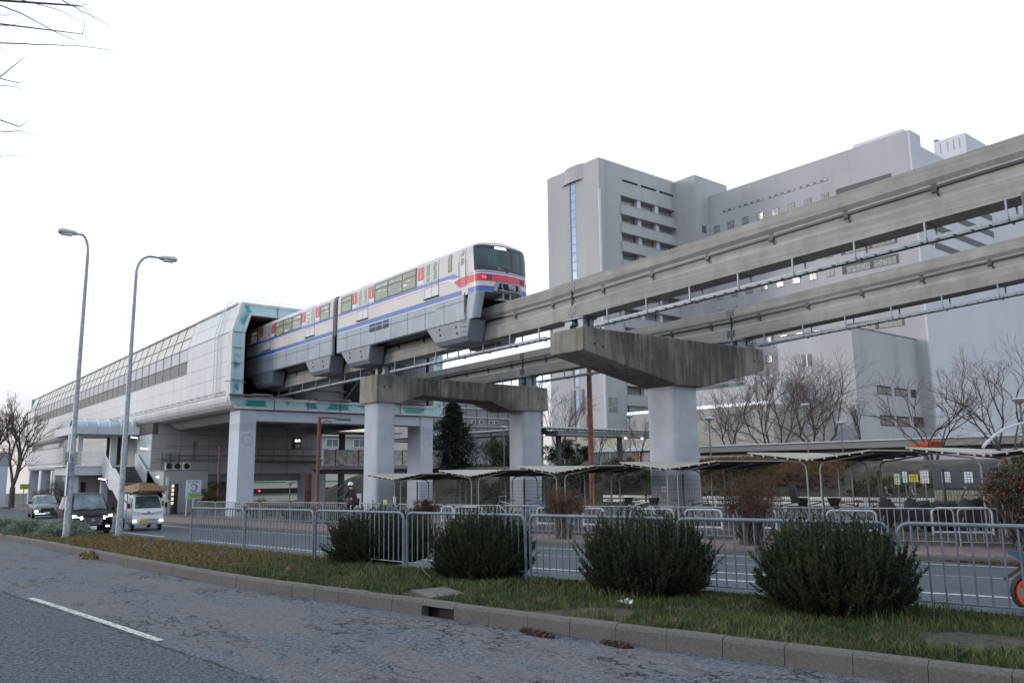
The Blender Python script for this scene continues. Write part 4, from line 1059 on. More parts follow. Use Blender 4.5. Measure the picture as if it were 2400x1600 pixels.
# concourse block
mb = MB(); mb.box(18.0, 33.1, 70.35, 110, 1.75, 5.96); mb.build('concourse_wall', MAT['st_low'], station)
mb = MB(); mb.quad((17.92, 70.35, 2.3), (17.92, 74.9, 2.3), (17.92, 74.9, 5.1), (17.92, 70.35, 5.1)); mb.box(17.93, 18.0, 70.3, 75, 2.3, 5.1); mb.build('concourse_side_wall', m_panel('pale side panel', (.52, .545, .57), 1, 1.15, .03, (1.4, 5.1), .4), station)
mb = MB(); mb.box(17.95, 18.4, 70.32, 75, 5.1, 5.97); mb.build('concrete_lintel', MAT['kerb'], station)
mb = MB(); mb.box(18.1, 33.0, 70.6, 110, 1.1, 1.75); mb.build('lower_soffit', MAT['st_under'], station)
mb = MB()
for z, r in ((3.35, .10), (2.95, .05), (4.15, .03)): mb.bar((19.0, 70.25, z), (33.0, 70.25, z), r)
mb.bar((21.35, 70.2, 4.55), (21.3, 70.2, 2.9), .10); mb.bar((18.2, 70.2, 3.05), (23.5, 70.2, 3.0), .05); mb.build('wall_pipe', MAT['mull'], station)
mb = MB()
for z in (3.95, 3.4, 2.95): mb.bar((26.7, 69.6, z), (33.4, 69.6, z), .04)
for x in np.arange(26.7, 33.4, 1.4): mb.bar((x, 69.6, 2.9), (x, 69.6, 3.95), .05)
mb.box(26.7, 33.4, 69.3, 70.4, 2.86, 2.93); mb.build('service_walkway', MAT['mull'], station)
m = MB(); m.box(30.2, 30.95, 70.2, 70.3, 4.0, 5.0); m.build('notice_board', MAT['black'], station)
MB().text('出口', .28, (30.6, 70.19, 4.72), (1, 0, 0), (0, 0, 1), .01).build('notice_lettering', MAT['lampglow'], station)
m = MB(); m.box(30.38, 30.85, 70.16, 70.19, 4.05, 4.42); m.build('notice_panel', MAT['st_side'], station)
MB().box(31.1, 32.7, 68.5, 71.0, -1.6, 1.75).build('support_column', MAT['st_col'], station)
# ground-level block with air conditioners on top
mb = MB(); mb.box(17.6, 20.95, 65.0, 69.8, -1.4, 2.06); mb.build('utility_block', plain('utility block wall', (.33, .335, .355), .7, var=.06, scale=.8), station)
mb = MB(); mb.box(17.56, 20.99, 64.96, 69.8, 2.06, 2.12); mb.build('block_coping', MAT['mull'], station)
for i, x in enumerate((18.0, 18.65, 19.35)):
    m = MB(); m.box(x, x+.5, 66.0, 66.35, 2.12, 2.72); ac = m.build('air_conditioner', MAT['st_trim'], station)
    m = MB(); m.lathe([(.02, -.02), (.22, -.02), (.22, 0), (.02, 0)], (x+.22, 65.99, 2.42), 14, 1); m.build('fan_grille', MAT['black'], ac)
mb = MB()
for z in (3.4, 3.05, 2.7): mb.bar((17.5, 65.3, z), (18.75, 65.3, z), .035); mb.bar((17.5, 65.3, z), (17.5, 67, z), .035)
for x in (17.5, 18.1, 18.75): mb.bar((x, 65.3, 2.12), (x, 65.3, 3.4), .04)
mb.box(17.55, 18.7, 65.4, 66.9, 2.85, 2.89); mb.build('roof_cage', MAT['black'], station)
mb = MB(); mb.bar((18.05, 64.9, 1.2), (18.05, 64.9, -1.1), .05); mb.build('drain_pipe', MAT['mull'], station)
# lower storey at the far end
mb = MB(); mb.box(18.3, 33, 80.8, 139, 2.9, 5.2); mb.build('lower_storey_wall', MAT['st_side'], station)
mb = MB(); P = [(18.3, 3.0), (18.27, 2.75), (18.35, 2.55), (18.6, 2.42), (19.2, 2.40), (19.2, 3.0)]; mb.prism(P, 1, 80.8, 139); mb.build('lower_eave', MAT['st_bulge'], station)
mb = MB(); mb.box(18.6, 33, 75, 139, 5.2, 5.97); mb.build('recess_wall', MAT['st_under'], station)
for y0, y1 in ((84, 95), (99, 112), (116, 128)):
    m = MB(); m.box(18.52, 18.6, y0, y1, 5.3, 5.9); b_ = m.build('strip_window', MAT['wallglass'], station)
    m = MB(); y = y0
    while y < y1: m.box(18.49, 18.52, y, y+.25, 5.3, 5.9); y += .9
    m.build('strip_mullion', MAT['white'], b_)
mb = MB(); y = 82
while y < 138: mb.box(18.18, 18.3, y, y+.7, 5.22, 5.27); mb.box(18.18, 18.3, y, y+.7, 3.25, 3.30); y += 1.4
mb.build('ledge_bracket', MAT['mull'], station)
for y in (86, 96.5, 107, 117.5, 128, 138):
    m = MB(); m.box(18.35, 19.5, y-1, y, -4, 2.42); m.build('column', MAT['st_col'], station)
mb = MB(); mb.box(21.5, 33, 88, 139, -4, 2.42); mb.build('ground_floor_wall', MAT['st_low'], station)

# entrance canopy and staircase
ent = thing('entrance_staircase', 'white covered landing and staircase on the road side of the station', 'staircase', (15.5, 74, -1.5))
CAN = plain('pale canopy fascia', (.47, .50, .54), .45, var=.05)
mb = MB(); mb.box(12.75, 17.9, 74.2, 82.8, 5.19, 5.86); mb.build('canopy_slab', CAN, ent)
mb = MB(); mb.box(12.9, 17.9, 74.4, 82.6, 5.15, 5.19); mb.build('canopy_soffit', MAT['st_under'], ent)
mb = MB()
for x in (14.6, 16.2): mb.box(x-.01, x+.01, 74.18, 74.2, 5.2, 5.85)
mb.build('fascia_joint', MAT['mull'], ent)
n = 8; R = [[(12.95, 75.8-1.2*math.cos(math.pi*k/n), 5.86+.60*math.sin(math.pi*k/n)) for k in range(n+1)], [(17.4, 75.8-1.2*math.cos(math.pi*k/n), 5.86+.60*math.sin(math.pi*k/n)) for k in range(n+1)]]
MB().loft(R, closed=False, caps=False).build('barrel_glazing', m_glass('canopy glazing', (.30, .40, .46), .1, .9, .15), ent)
mb = MB()
for i in range(6):
    x = 12.95+.89*i; mb.tube([(x, 75.8-1.22*math.cos(math.pi*k/n), 5.86+.62*math.sin(math.pi*k/n)) for k in range(n+1)], .05, 5)
mb.bar((12.95, 75.8, 6.48), (17.4, 75.8, 6.48), .07); mb.build('barrel_rib', MAT['white'], ent)
mb = MB(); mb.box(12.6, 17.9, 74.2, 80, 1.82, 2.55); mb.build('landing_slab', CAN, ent)
mb = MB(); mb.box(12.2, 17.9, 74.1, 80.5, 2.5, 2.6); mb.build('landing_edge', MAT['white'], ent)
mb = MB()
for x in (12.9, 15.2): pass
mb.box(12.3, 13.2, 74.15, 74.25, 2.6, 3.7); mb.build('landing_screen', MAT['st_under'], ent)
mb = MB()
for z in (3.68, 3.3, 2.9): mb.bar((13.2, 74.2, z), (15.2, 74.2, z), .05)
for x in np.arange(13.2, 15.25, .16): mb.bar((x, 74.2, 2.6), (x, 74.2, 3.68), .035)
mb.build('landing_railing', MAT['white'], ent)
for x0, x1, y in ((12.6, 13.1, 74.6), (13.4, 13.75, 75.2), (16.2, 16.7, 76.5), (17.0, 17.4, 76)):
    m = MB(); m.box(x0, x1, y, y+.5, 2.6, 5.2); m.build('canopy_column', MAT['st_side'], ent)
m = MB(); m.box(16.5, 17.9, 79.5, 79.7, 2.6, 5.2); m.build('back_screen', MAT['st_dark'], ent)
for x, y in ((13.3, 74.8), (15.6, 75), (17.5, 75)):
    m = MB(); m.box(x-.25, x+.25, y, y+.6, -2.2, 1.85); m.build('landing_column', MAT['st_col'], ent)
m = MB(); m.box(13.5, 17.6, 78, 78.3, -2, 1.8); m.build('lower_back_wall', MAT['st_low'], ent)
m = MB(); m.box(14.3, 14.7, 77.9, 78, -1.2, 1.2); m.box(16.0, 16.4, 77.9, 78, .2, 1.0); m.build('opening', MAT['black'], ent)
# steps
st = [(74.1, 2.6), (70.6, 1.18), (69.7, 1.18), (63.6, -1.25)]
mb = MB()
def flight(y0, z0, y1, z1):
    n = max(1, int(round((z0-z1)/.158)))
    for i in range(n):
        ya = y0+(y1-y0)*i/n; yb = y0+(y1-y0)*(i+1)/n; z = z0-(z0-z1)*(i+1)/n+.0
        mb.box(15.25, 17.6, yb, ya, z-.6, z)
flight(74.1, 2.6, 70.6, 1.18); mb.box(15.25, 17.6, 69.7, 70.6, .6, 1.18); flight(69.7, 1.18, 63.6, -1.25)
mb.build('steps', plain('stone steps', (.20, .195, .20), .8, var=.15), ent)
mb = MB()
def nose(y0, z0, y1, z1):
    n = max(1, int(round((z0-z1)/.158)))
    for i in range(n):
        yb = y0+(y1-y0)*(i+1)/n; z = z0-(z0-z1)*(i+1)/n; mb.box(15.3, 17.55, yb-.012, yb-.004, z-.158, z-.05)
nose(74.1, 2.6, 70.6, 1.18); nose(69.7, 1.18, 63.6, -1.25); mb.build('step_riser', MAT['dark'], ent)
for x0, x1, extra in ((15.05, 15.25, 1.05), (17.6, 17.78, .95)):
    m = MB()
    for (ya, za), (yb, zb_) in zip(st[:-1], st[1:]):
        m.add([(x, y, z) for x in (x0, x1) for y, z in ((ya, za-.55), (yb, zb_-.55), (yb, zb_+extra), (ya, za+extra))], [(0,1,2,3), (7,6,5,4), (0,4,5,1), (1,5,6,2), (2,6,7,3), (3,7,4,0)])
    m.build('stair_parapet', MAT['st_side'], ent)
    m = MB(); xm = (x0+x1)/2
    for (ya, za), (yb, zb_) in zip(st[:-1], st[1:]): m.bar((xm, ya, za+extra+.06), (xm, yb, zb_+extra+.06), .07)
    m.build('stair_handrail', MAT['white'], ent)
for (x, y, z) in ((17.5, 73.6, 4.9), (17.75, 71.2, 3.9), (17.85, 66.4, 1.55), (14.6, 70.5, 1.45), (14.8, 72.5, -.3)):
    m = MB(); m.tube([(x+.25, y, z-.35), (x+.25, y, z-.08), (x+.15, y, z)], .035, 5); sl = m.build('stair_lamp', MAT['black'], ent)
    m = MB(); m.prism([(x-.42, z+.02), (x-.40, z+.1), (x+.1, z+.02), (x+.1, z-.05)], 1, y-.09, y+.09); m.build('lamp_tube', MAT['lampglow'], sl)
m = MB(); m.box(17.55, 17.72, 64.0, 64.15, -1.4, 1.6); m.build('lamp_post', MAT['st_col'], ent)
# ------------------------------------------------------------ hospital
def m_tile(name, a, b, stain=.3):
    t = NT(name); c = t.mix(t.ramp(t.noise(.12, (1, 1, .5), detail=5), .35, .65), a, b)
    c = t.mix(t.math('MULTIPLY', t.ramp(t.noise(.35, (1, 1, .07), detail=6, loc=(3, 3, 3)), .5, .72), stain), c, tuple(x*.62 for x in a))
    L = t.math('MAXIMUM', t.lines(2, 3.89, 1.0, .05), t.lines(2, .65, 0, .035)); t.col(t.mix(t.math('MULTIPLY', L, .22), c, tuple(x*.6 for x in a))).set(.75, spec=.3); return t.m
MAT['ho'] = m_tile('mauve grey tile', (.365, .367, .385), (.41, .412, .43)); MAT['ho2'] = m_tile('pale tile', (.50, .50, .55), (.55, .55, .60), .12)
MAT['ho_low'] = m_tile('warm grey lower tile', (.29, .275, .27), (.33, .315, .31))
MAT['ho_win'] = m_litglass('office window', (.10, .13, .12), (.22, .25, .24), (.85, .88, .75), .10, .9)
MAT['ho_blue'] = m_glass('blue stair glass', (.20, .36, .55), .1, .8, .2, .6)
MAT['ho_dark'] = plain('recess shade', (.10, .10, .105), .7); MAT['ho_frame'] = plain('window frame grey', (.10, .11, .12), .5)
hos = thing('hospital_building', 'large mauve grey hospital of stacked blocks behind the guideway', 'hospital', (130, 90, 2))
def bx_(name, mt, *a, par=hos): return MB().box(*a).build(name, MAT[mt], par)
bx_('tower_wall', 'ho', 115.63, 122.2, 114.37, 131, 0, 67.75)
bx_('tower_wall', 'ho', 122.2, 140.12, 115.9, 131, 0, 67.72)
bx_('tower_wall', 'ho', 122.2, 140.12, 114.37, 115.9, 60.7, 67.75)
bx_('tower_wall', 'ho', 122.2, 140.12, 114.37, 115.9, 0, 10)
bx_('stair_block_wall', 'ho', 140.12, 152, 108.22, 131, 0, 67.6)
bx_('wing_wall', 'ho', 144.95, 222, 62.9, 120, 0, 61.3)
MB().box(144.95, 149.4, 62.9, 108.2, 61.3, 63.45).build('wing_parapet_wall', MAT['ho'], hos)
MB().box(144.96, 149.36, 62.56, 62.9, 0, 63.44).box(149.36, 222, 62.56, 62.9, 0, 61.25).build('end_wall', MAT['ho2'], hos)
MB().box(150, 152.5, 66, 76, 61.3, 66.2).build('roof_screen', MAT['ho2'], hos)
for k in range(12):            # tower balconies
    zt = 58.57-4.15*k
    if zt < 12: break
    m = MB(); m.box(121.9, 140.1, 113.95, 114.5, zt-2.25, zt); m.box(121.85, 140.1, 113.9, 114.0, zt-.12, zt+.02); b = m.build('balcony_parapet', MAT['ho'], hos)
    bx_('recess_back', 'ho_low', 122.25, 140.0, 115.85, 115.9, zt, zt+2.0)
    for x in (123.0, 128.9, 134.6):
        m = MB(); m.box(x, x+4.5, 115.78, 115.85, zt+.1, zt+1.75); f = m.build('window', MAT['ho_frame'], hos)
        m = MB(); 
        for q in range(5): m.box(x+.1+.88*q, x+.88*(q+1), 115.74, 115.78, zt+.2, zt+1.65)
        m.build('pane', MAT['ho_win'], f)
for x in (127.7, 133.6):
    m = MB(); m.box(x, x+1.1, 114.6, 115.6, 10, 60.7); m.build('balcony_column', MAT['ho2'], hos)
for x0, x1 in ((122.82, 127.79), (128.86, 133.83), (135.02, 139.79)):
    bx_('louvre_slot', 'dark', x0, x1, 114.34, 114.37, 63.98, 64.45)
bx_('stair_window', 'ho_blue', 115.58, 115.63, 121.75, 123.15, 19, 64.4)
m = MB()
for k in range(24): m.box(115.55, 115.58, 121.75, 123.15, 19+1.95*k, 19.12+1.95*k)
m.box(115.5, 115.6, 123.15, 123.5, 19, 64.5); m.build('stair_window_frame', MAT['ho_frame'], hos)
bx_('stair_window', 'ho_blue', 115.50, 115.53, 121.66, 123.0, 13.2, 18.3); bx_('stair_window', 'ho_blue', 115.50, 115.53, 121.66, 123.0, 10.2, 11.1)
m = MB(); m.box(115.2, 115.63, 123.15, 124.3, 8, 18.5); m.box(115.2, 115.63, 120.62, 121.6, 8, 18.5); m.box(115.2, 115.63, 124.3, 125.3, 8, 13.1); m.box(115.2, 115.63, 119.66, 120.62, 8, 13.0); m.build('stair_pilaster', MAT['ho_low'], hos)
m = MB(); m.prism([(115.63, 125.1), (115.2, 124.2), (115.0, 122.6), (115.1, 120.6), (115.63, 119.0)], 2, 64.6, 67.9); m.prism([(115.63, 126.4), (115.1, 124.6), (114.9, 122.6), (115.0, 120.3), (115.63, 118.9)], 2, 64.35, 64.65); m.build('curved_crown', MAT['ho'], hos)
m = MB(); m.tube([(115.6, 114.3, 4), (115.6, 114.3, 60.6)], .32, 10); m.build('corner_pipe', MAT['st_side'], hos)
# wing windows
for k in range(12):
    zt = 56.1-3.89*k
    if zt < 14: break
    for i in range(8):
        y = 106.45-3.78*i
        m = MB(); m.box(144.90, 144.97, y-.82, y+.82, zt-1.62, zt); f = m.build('window', MAT['ho_frame'], hos)
        m = MB(); m.box(144.87, 144.90, y-.75, y-.04, zt-1.5, zt-.1); m.box(144.87, 144.90, y+.04, y+.75, zt-1.5, zt-.1); m.build('pane', MAT['ho_win'], f)
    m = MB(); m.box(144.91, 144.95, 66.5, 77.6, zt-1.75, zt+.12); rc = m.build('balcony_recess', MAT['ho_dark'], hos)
    for y0, y1 in (((66.9, 71.2), (71.9, 76.6)) if k else ()):
        m = MB()
        for q in range(5): m.box(144.88, 144.90, y0+(y1-y0)*q/5+.06, y0+(y1-y0)*(q+1)/5, zt-1.65, zt-.35)
        m.build('pane', MAT['ho_win'], rc)
for y0, y1 in ((104.6, 101.44), (100.38, 93.98), (92.77, 86.51), (85.38, 79.04)):
    m = MB(); m.box(144.92, 144.96, y1, y0, 58.55, 59.05); sl = m.build('louvre_slot', MAT['ho_frame'], hos)
    m = MB(); n = max(2, int((y0-y1)/1.3)); 
    for q in range(n): m.box(144.90, 144.92, y1+(y0-y1)*q/n+.15, y1+(y0-y1)*q/n+.95, 58.7, 58.95)
    m.build('slot_light', MAT['ho2'], sl)
for zt in (56.0, 52.1): bx_('window', 'ho_frame', 141.9, 143.35, 108.17, 108.22, zt-1.6, zt)
for k in range(-2, 2):
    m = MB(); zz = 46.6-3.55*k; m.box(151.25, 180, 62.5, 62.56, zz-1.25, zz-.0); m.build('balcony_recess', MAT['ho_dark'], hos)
m = MB(); m.box(175, 186, 64.15, 70.6, 61, 71.5); m.build('penthouse_wall', MAT['ho2'], hos)
m = MB()
for y in (69.3, 67.8, 66.6, 65.4):
    for q in range(5): m.box(174.95, 175, y-.1, y+.1, 70.6-.45*q-.2, 70.6-.45*q)
m.build('penthouse_vent', MAT['ho_frame'], hos)
m = MB(); m.bar((176, 69.5, 71.5), (176, 69.5, 74.5), .06); m.bar((180, 66, 71.5), (180, 66, 75), .05); m.lathe([(.02, 0), (.5, .15), (.55, .35)], (175.5, 70.2, 71.6), 10); m.build('roof_antenna', MAT['steel'], hos)
# annex and podium
bx_('annex_wall', 'ho', 122.55, 144.95, 64.84, 78.56, 0, 24.25)
m = MB(); m.box(122.5, 144.95, 64.78, 78.6, 24.25, 24.4); m.build('annex_coping', MAT['ho_dark'], hos)
for x0, x1, z0, z1 in ((129.4, 134.1, 13.7, 15.1), (135.35, 139.95, 13.7, 15.05), (141.2, 143.15, 13.7, 15.05), (129.6, 134.25, 8.5, 10.2), (135.4, 139.9, 8.5, 10.2), (141.3, 148.0, 8.5, 10.3)):
    m = MB(); m.box(x0, x1, 64.78, 64.86, z0, z1); f = m.build('window', MAT['dark'], hos)
    m = MB(); 
    for q in range(3): m.box(x0+.1+(x1-x0-.1)*q/3, x0+(x1-x0)*(q+1)/3-.05, 64.765, 64.78, z0+.08, z1-.25)
    m.build('pane', m_glass('annex glass', (.05, .055, .06), .1, .6) if q else MAT['dark'], f)
m = MB(); m.box(122.5, 122.56, 72.2, 74.0, 18.7, 20.7); f = m.build('window', MAT['ho_frame'], hos); m = MB(); m.box(122.47, 122.5, 72.95, 73.2, 18.7, 20.7); m.build('window_bar', MAT['white'], f)
bx_('podium_wall', 'ho', 115.6, 122.5, 73.9, 98, 0, 15.65); bx_('podium_wall', 'ho', 122.5, 144.9, 78.7, 98, 0, 15.64)
bx_('lower_podium_wall', 'ho_low', 100, 115.6, 65.5, 93.8, 0, 10.85)
m = MB(); m.box(99.95, 100.1, 66, 93.8, 10.85, 11.35); m.build('glass_parapet', m_glass('pale glass parapet', (.45, .60, .72), .2, .7), hos)
m = MB(); m.box(116, 118.5, 79, 81, 15.65, 17.3); m.box(116, 117.5, 76.5, 77.5, 15.65, 16.8); m.bar((115.8, 74.5, 16.5), (115.8, 88, 16.5), .05); m.build('podium_plant', MAT['ho2'], hos)
for y, z in ((78.7, 15.8), (71, 15.0)):
    pass
for x0, x1, z0, z1 in ((116.6, 119.2, 13.3, 16.3), (122.6, 127.6, 12.9, 15.0)):
    bx_('window', 'ho_win', x0, x1, 114.33, 114.37, z0, z1)
# road parapet in front of the hospital
pw = thing('parapet_wall', 'long low concrete parapet wall running below the hospital podium', 'wall', (60, 30, 2))
MB().box(60, 60.5, 0, 47.5, 3.25, 3.78).build('parapet', MAT['ho_low'], pw); MB().box(59.9, 60.6, 0, 47.5, 3.78, 3.87).build('coping', MAT['white'], pw)
MB().box(60.3, 60.8, 0, 47.5, 2.95, 3.25).build('shadow_gap', MAT['black'], pw); MB().box(60.2, 61, 0, 47.5, 1.9, 2.95).build('wall_base', MAT['ho2'], pw)  # black strip puts the shadow below the parapet into colour
# distant banded building
fb = thing('distant_building', 'distant grey building with white horizontal bands seen above the walkway roof', 'building', (112, 150, 2))
MB().box(92, 130, 150.5, 170, 0, 19).build('wall', plain('far grey wall', (.24, .24, .26), .7, var=.1, scale=.3), fb)
for z in (16.1, 14.0, 12.0, 9.9): MB().box(92, 130, 150.2, 150.5, z-.12, z+.08).build('floor_band', MAT['st_side'], fb)
m = MB()
for x in np.arange(94, 129, 3.1): m.box(x, x+.12, 150.35, 150.5, 10, 19)
m.build('wall_joint', MAT['ho_frame'], fb)
for x in (108, 110.2, 113, 114.6): 
    m = MB(); m.box(x, x+1.1, 150.3, 150.5, 12.5, 13.5); f = m.build('window', MAT['white'], fb); m = MB(); m.box(x+.15, x+.95, 150.27, 150.3, 12.6, 13.4); m.build('pane', MAT['ho_frame'], f)
ap = thing('apartment_house', 'pale two storey house with sash windows seen under the station', 'house', (53, 110, 0))
MB().box(45, 64, 110.2, 118, -1.5, 7.0).build('wall', plain('house wall', (.36, .35, .37), .7, var=.08), ap); MB().box(44.5, 64.5, 109.6, 118.5, 7.0, 7.25).build('roof', MAT['mull'], ap)
for x in (48.3, 52.4, 56.9, 60.5):
    m = MB(); m.box(x, x+2.1, 110.05, 110.2, 5.5, 6.75); f = m.build('window', MAT['white'], ap); m = MB(); m.box(x+.12, x+1.0, 110.0, 110.05, 5.6, 6.65); m.box(x+1.1, x+1.98, 110.0, 110.05, 5.6, 6.65); m.build('pane', MAT['ho_frame'], f)
lb = thing('depot_building', 'long cream building with a black window stripe seen beneath the station', 'building', (40, 100, -2))
MB().box(30, 60, 100.2, 108, -3, 1.6).build('wall', plain('cream wall', (.58, .56, .52), .6, var=.05), lb)
MB().box(30, 37, 100.1, 100.2, -.8, -.15).box(37.3, 44, 100.1, 100.2, -.8, -.15).box(44.4, 50, 100.1, 100.2, -.8, -.15).build('window_stripe', MAT['black'], lb)
MB().box(30, 60, 100.12, 100.2, .62, .70).box(30, 60, 100.12, 100.2, -.98, -.92).build('green_line', plain('green line', (.03, .22, .10), .5), lb)
MB().box(38.6, 38.85, 100.0, 100.1, -.55, -.3).build('red_light', MAT['tailred'], lb)
# covered walkway
wk = thing('covered_walkway', 'roofed elevated walkway bending round behind the portal pier', 'walkway', (52, 62, 2))
mb = MB(); mb.box(51.8, 54.8, 62.3, 90, 5.95, 6.1); mb.box(51.9, 70, 59.8, 62.3, 5.95, 6.08); mb.build('roof', MAT['st_side'], wk)
mb = MB(); mb.box(52.0, 54.6, 62.4, 90, 5.5, 5.9); mb.box(54, 70, 60.2, 62.2, 5.25, 5.75); mb.build('roof_beam', MAT['st_under'], wk)
mb = MB(); y = 62.8
while y < 88: mb.box(51.75, 52, y, y+.12, 5.85, 5.95); y += .6
x = 52.2
while x < 70: mb.box(x, x+.12, 59.75, 60, 5.82, 5.95); x += .6
mb.build('eave_brackets', MAT['mull'], wk, kind='stuff')
for x, y in ((52.3, 68.8), (52.3, 78), (55.2, 61.5), (64.2, 61.5)):
    m = MB(); m.box(x-.2, x+.2, y-.2, y+.2, 1.5, 5.5); m.bar((x-.3, y-.25, 3.8), (x-.3, y-.25, 5.0), .1); m.bar((x-.3, y-.25, 5.0), (x-.8, y-.5, 5.8), .1); m.build('column', MAT['kerb'], wk)
for x, y in ((66, 60), (63.6, 60.2)):
    m = MB(); m.lathe([(.02, -.12), (.14, -.08), (.16, 0), (.05, .08)], (x, y-.2, 5.15), 10); m.build('lamp', MAT['warmglow'], wk)
# white fence on the bank near the walkway
wf = thing('white_railing', 'white post and rail railing on the bank below the covered walkway', 'railing', (50, 66, 2))
mb = MB()
for z in (2.35, 2.95): mb.bar((50.5, 58, z), (50.5, 72, z), .06)
for y in np.arange(58, 72.1, .55): mb.bar((50.5, y, 1.8), (50.5, y, 2.95), .045)
mb.build('rails', MAT['st_side'], wf)
# beige low building with blue white frontage
bb = thing('low_building', 'low beige building with blue and white glazed frontage beside the column pier', 'building', (75, 75, 2))
MB().box(75.3, 88, 66.8, 80, 1.5, 5.75).build('wall', plain('beige render', (.46, .41, .345), .8, var=.06), bb)
MB().box(74.6, 75.3, 66.5, 85, 4.05, 4.35).build('fascia', plain('pale blue fascia', (.42, .52, .66), .5, var=.05), bb)
for y in np.arange(68.4, 85, 1.75):
    k = int(y*7) % 4
    m = MB(); m.box(74.95, 75.0, y, y+1.65, 2.1, 4.05); f = m.build('window', MAT['st_side'] if k != 1 else plain('blue frame', (.10, .28, .55), .5), bb)
    m = MB(); m.box(74.9, 74.95, y+.1, y+.78, 2.15, 3.95); m.box(74.9, 74.95, y+.86, y+1.55, 2.15, 3.95); m.build('pane', [MAT['ho_frame'], MAT['tr_win'], plain('wood interior', (.22, .11, .05), .6, var=.4), MAT['ho_frame']][k], f)
# footbridge behind the portal pier
ft = thing('footbridge', 'footbridge with glazed railing panels leaving the station behind the portal pier', 'footbridge', (32, 62, -1))
MB().box(29.2, 48, 62, 64.5, 2.05, 2.40).build('deck', MAT['st_under'], ft); MB().prism([(29.4, 2.05), (29.8, 1.7), (48, 1.3), (48, 2.05)], 1, 62.3, 64.2).build('deck_girder', MAT['kerb'], ft)
for i in range(11):
    x = 29.4+1.08*i; z = 3.68
    m = MB(); m.box(x, x+1.02, 62.0, 62.03, 2.45, z); g = m.build('railing_panel', m_glass('railing glass', (.36, .37, .33), .12, .7, .4, 2.5) if i == 0 else gl, ft); 
    if i == 0: gl = g.data.materials[0]
    m = MB(); m.bar((x-.03, 61.98, 2.4), (x-.03, 61.98, z+.05), .06); m.bar((x, 61.98, z), (x+1.05, 61.98, z), .05); m.build('railing_post', MAT['rust'] if i % 2 else MAT['st_side'], g)
for x in (28.4, 31.35): MB().box(x-.15, x+.2, 62.5, 63.0, -1.3, 5.2 if x > 30 else 1.7).build('post', MAT['kerb'] if x > 30 else MAT['rust'], ft)
MB().box(29, 36, 60.5, 64.5, 5.05, 5.15).build('canopy', MAT['st_under'], ft)
mb = MB(); mb.prism([(29.2, 4.95), (31.3, 5.05), (31.3, 5.12), (29.2, 5.0)], 1, 60.4, 60.5); mb.build('canopy_edge', MAT['white'], ft)
m = MB()
for k in range(3):
    mb_ = m.bar((31.0-.3*k, 60, -.6+.8*k), (29.3-.1*k, 60, -1.2+.6*k), .06)
m.build('stair_rail', MAT['steel'], ft)
# left far building and low wall
lf = thing('viaduct', 'pale viaduct piers and deck beyond the far end of the station', 'viaduct', (10, 150, -4))
MB().box(2, 17.5, 152, 160, 3.2, 5.5).build('deck', MAT['st_under'], lf)
for x in (4, 8.5, 12, 15.4): MB().box(x, x+1.6, 150, 152, -5, 3.2).build('pier', MAT['st_col'], lf)
bw = thing('low_blue_wall', 'low blue grey wall along the pavement behind the parked cars', 'wall', (14, 120, -3))
MB().box(6, 17.5, 118, 118.4, -4.2, -2.0).build('wall', plain('blue grey wall', (.20, .26, .34), .7), bw)
# ------------------------------------------------------------ street lamps
MAT['lamp'] = plain('galvanised lamp pole', (.30, .33, .37), .5, .35, var=.25, scale=10)
def lamp(label, x, y, z, hz, arm, ybend, lab):
    t = thing('street_lamp', label, 'street lamp', (x, y, z), 0, 'tall grey street lamps on the median')
    top = hz-.75
    m = MB(); m.tube([(x, y, z-.2), (x, y, z+1.3), (x, y, z+1.32), (x, y, top)], [.125, .11, .105, .055], 12); m.build('pole', MAT['lamp'], t, smooth=True)
    m = MB(); P = []
    for k in range(9):
        a = rad(90*k/8); P.append((x+arm*.62*(1-math.cos(a)), y, top+.72*math.sin(a)))
    P.append((x+arm, y, hz-.03)); m.tube(P, [.055]+[.045]*8+[.035], 10); m.build('arm', MAT['lamp'], t, smooth=True)
    s = 1 if arm > 0 else -1; hx = x+arm
    m = MB(); m.loft([[(hx+s*a, y+b*w_, hz-.03+c) for b, c in ((-.5, 0), (-.35, .5*h_), (.35, .5*h_), (.5, 0), (.35, -.4*h_), (-.35, -.4*h_))] for a, w_, h_ in ((-.05, .10, .08), (.12, .26, .18), (.50, .34, .22), (.62, .22, .12))]); h = m.build('lamp_head', MAT['lamphead'], t, smooth=True)
    m = MB(); m.box(hx+min(s*.15, s*.5), hx+max(s*.15, s*.5), y-.11, y+.11, hz-.14, hz-.10); m.build('lens', MAT['white'], h)
    m = MB(); m.box(x-.14, x-.125, y-.13, y+.06, z+1.5, z+2.7) if lab else m.box(x-.05, x+.05, y-.15, y-.14, z+1.6, z+1.9); m.build('pole_label', MAT['white'] if lab else MAT['steel'], t)
    if lab:
        m = MB(); m.box(x-.10, x+.10, y-.145, y-.13, z+2.2, z+3.0); pl_ = m.build('number_plate', MAT['steel'], t)
        for i, c in enumerate('207'): MB().text(c, .2, (x, y-.145, z+2.8-.2*i), (1, 0, 0), (0, 0, 1), .003).build('number_text', MAT['black'], pl_)
    m = MB(); m.tube([(x, y, z+.02), (x, y, z+.06)], .17, 10); m.build('base_plate', MAT['steel'], t)
    return t
lamp('tall street lamp with its arm bent to the road side, nearer the van', 5.68, 32.84, G(32.8)+.18, 10.85, -.42, 0, True)
lamp('tall street lamp with its arm bent to the station side, nearer the white truck', 7.12, 31.5, G(31.5)+.18, 10.05, .80, 0, False)
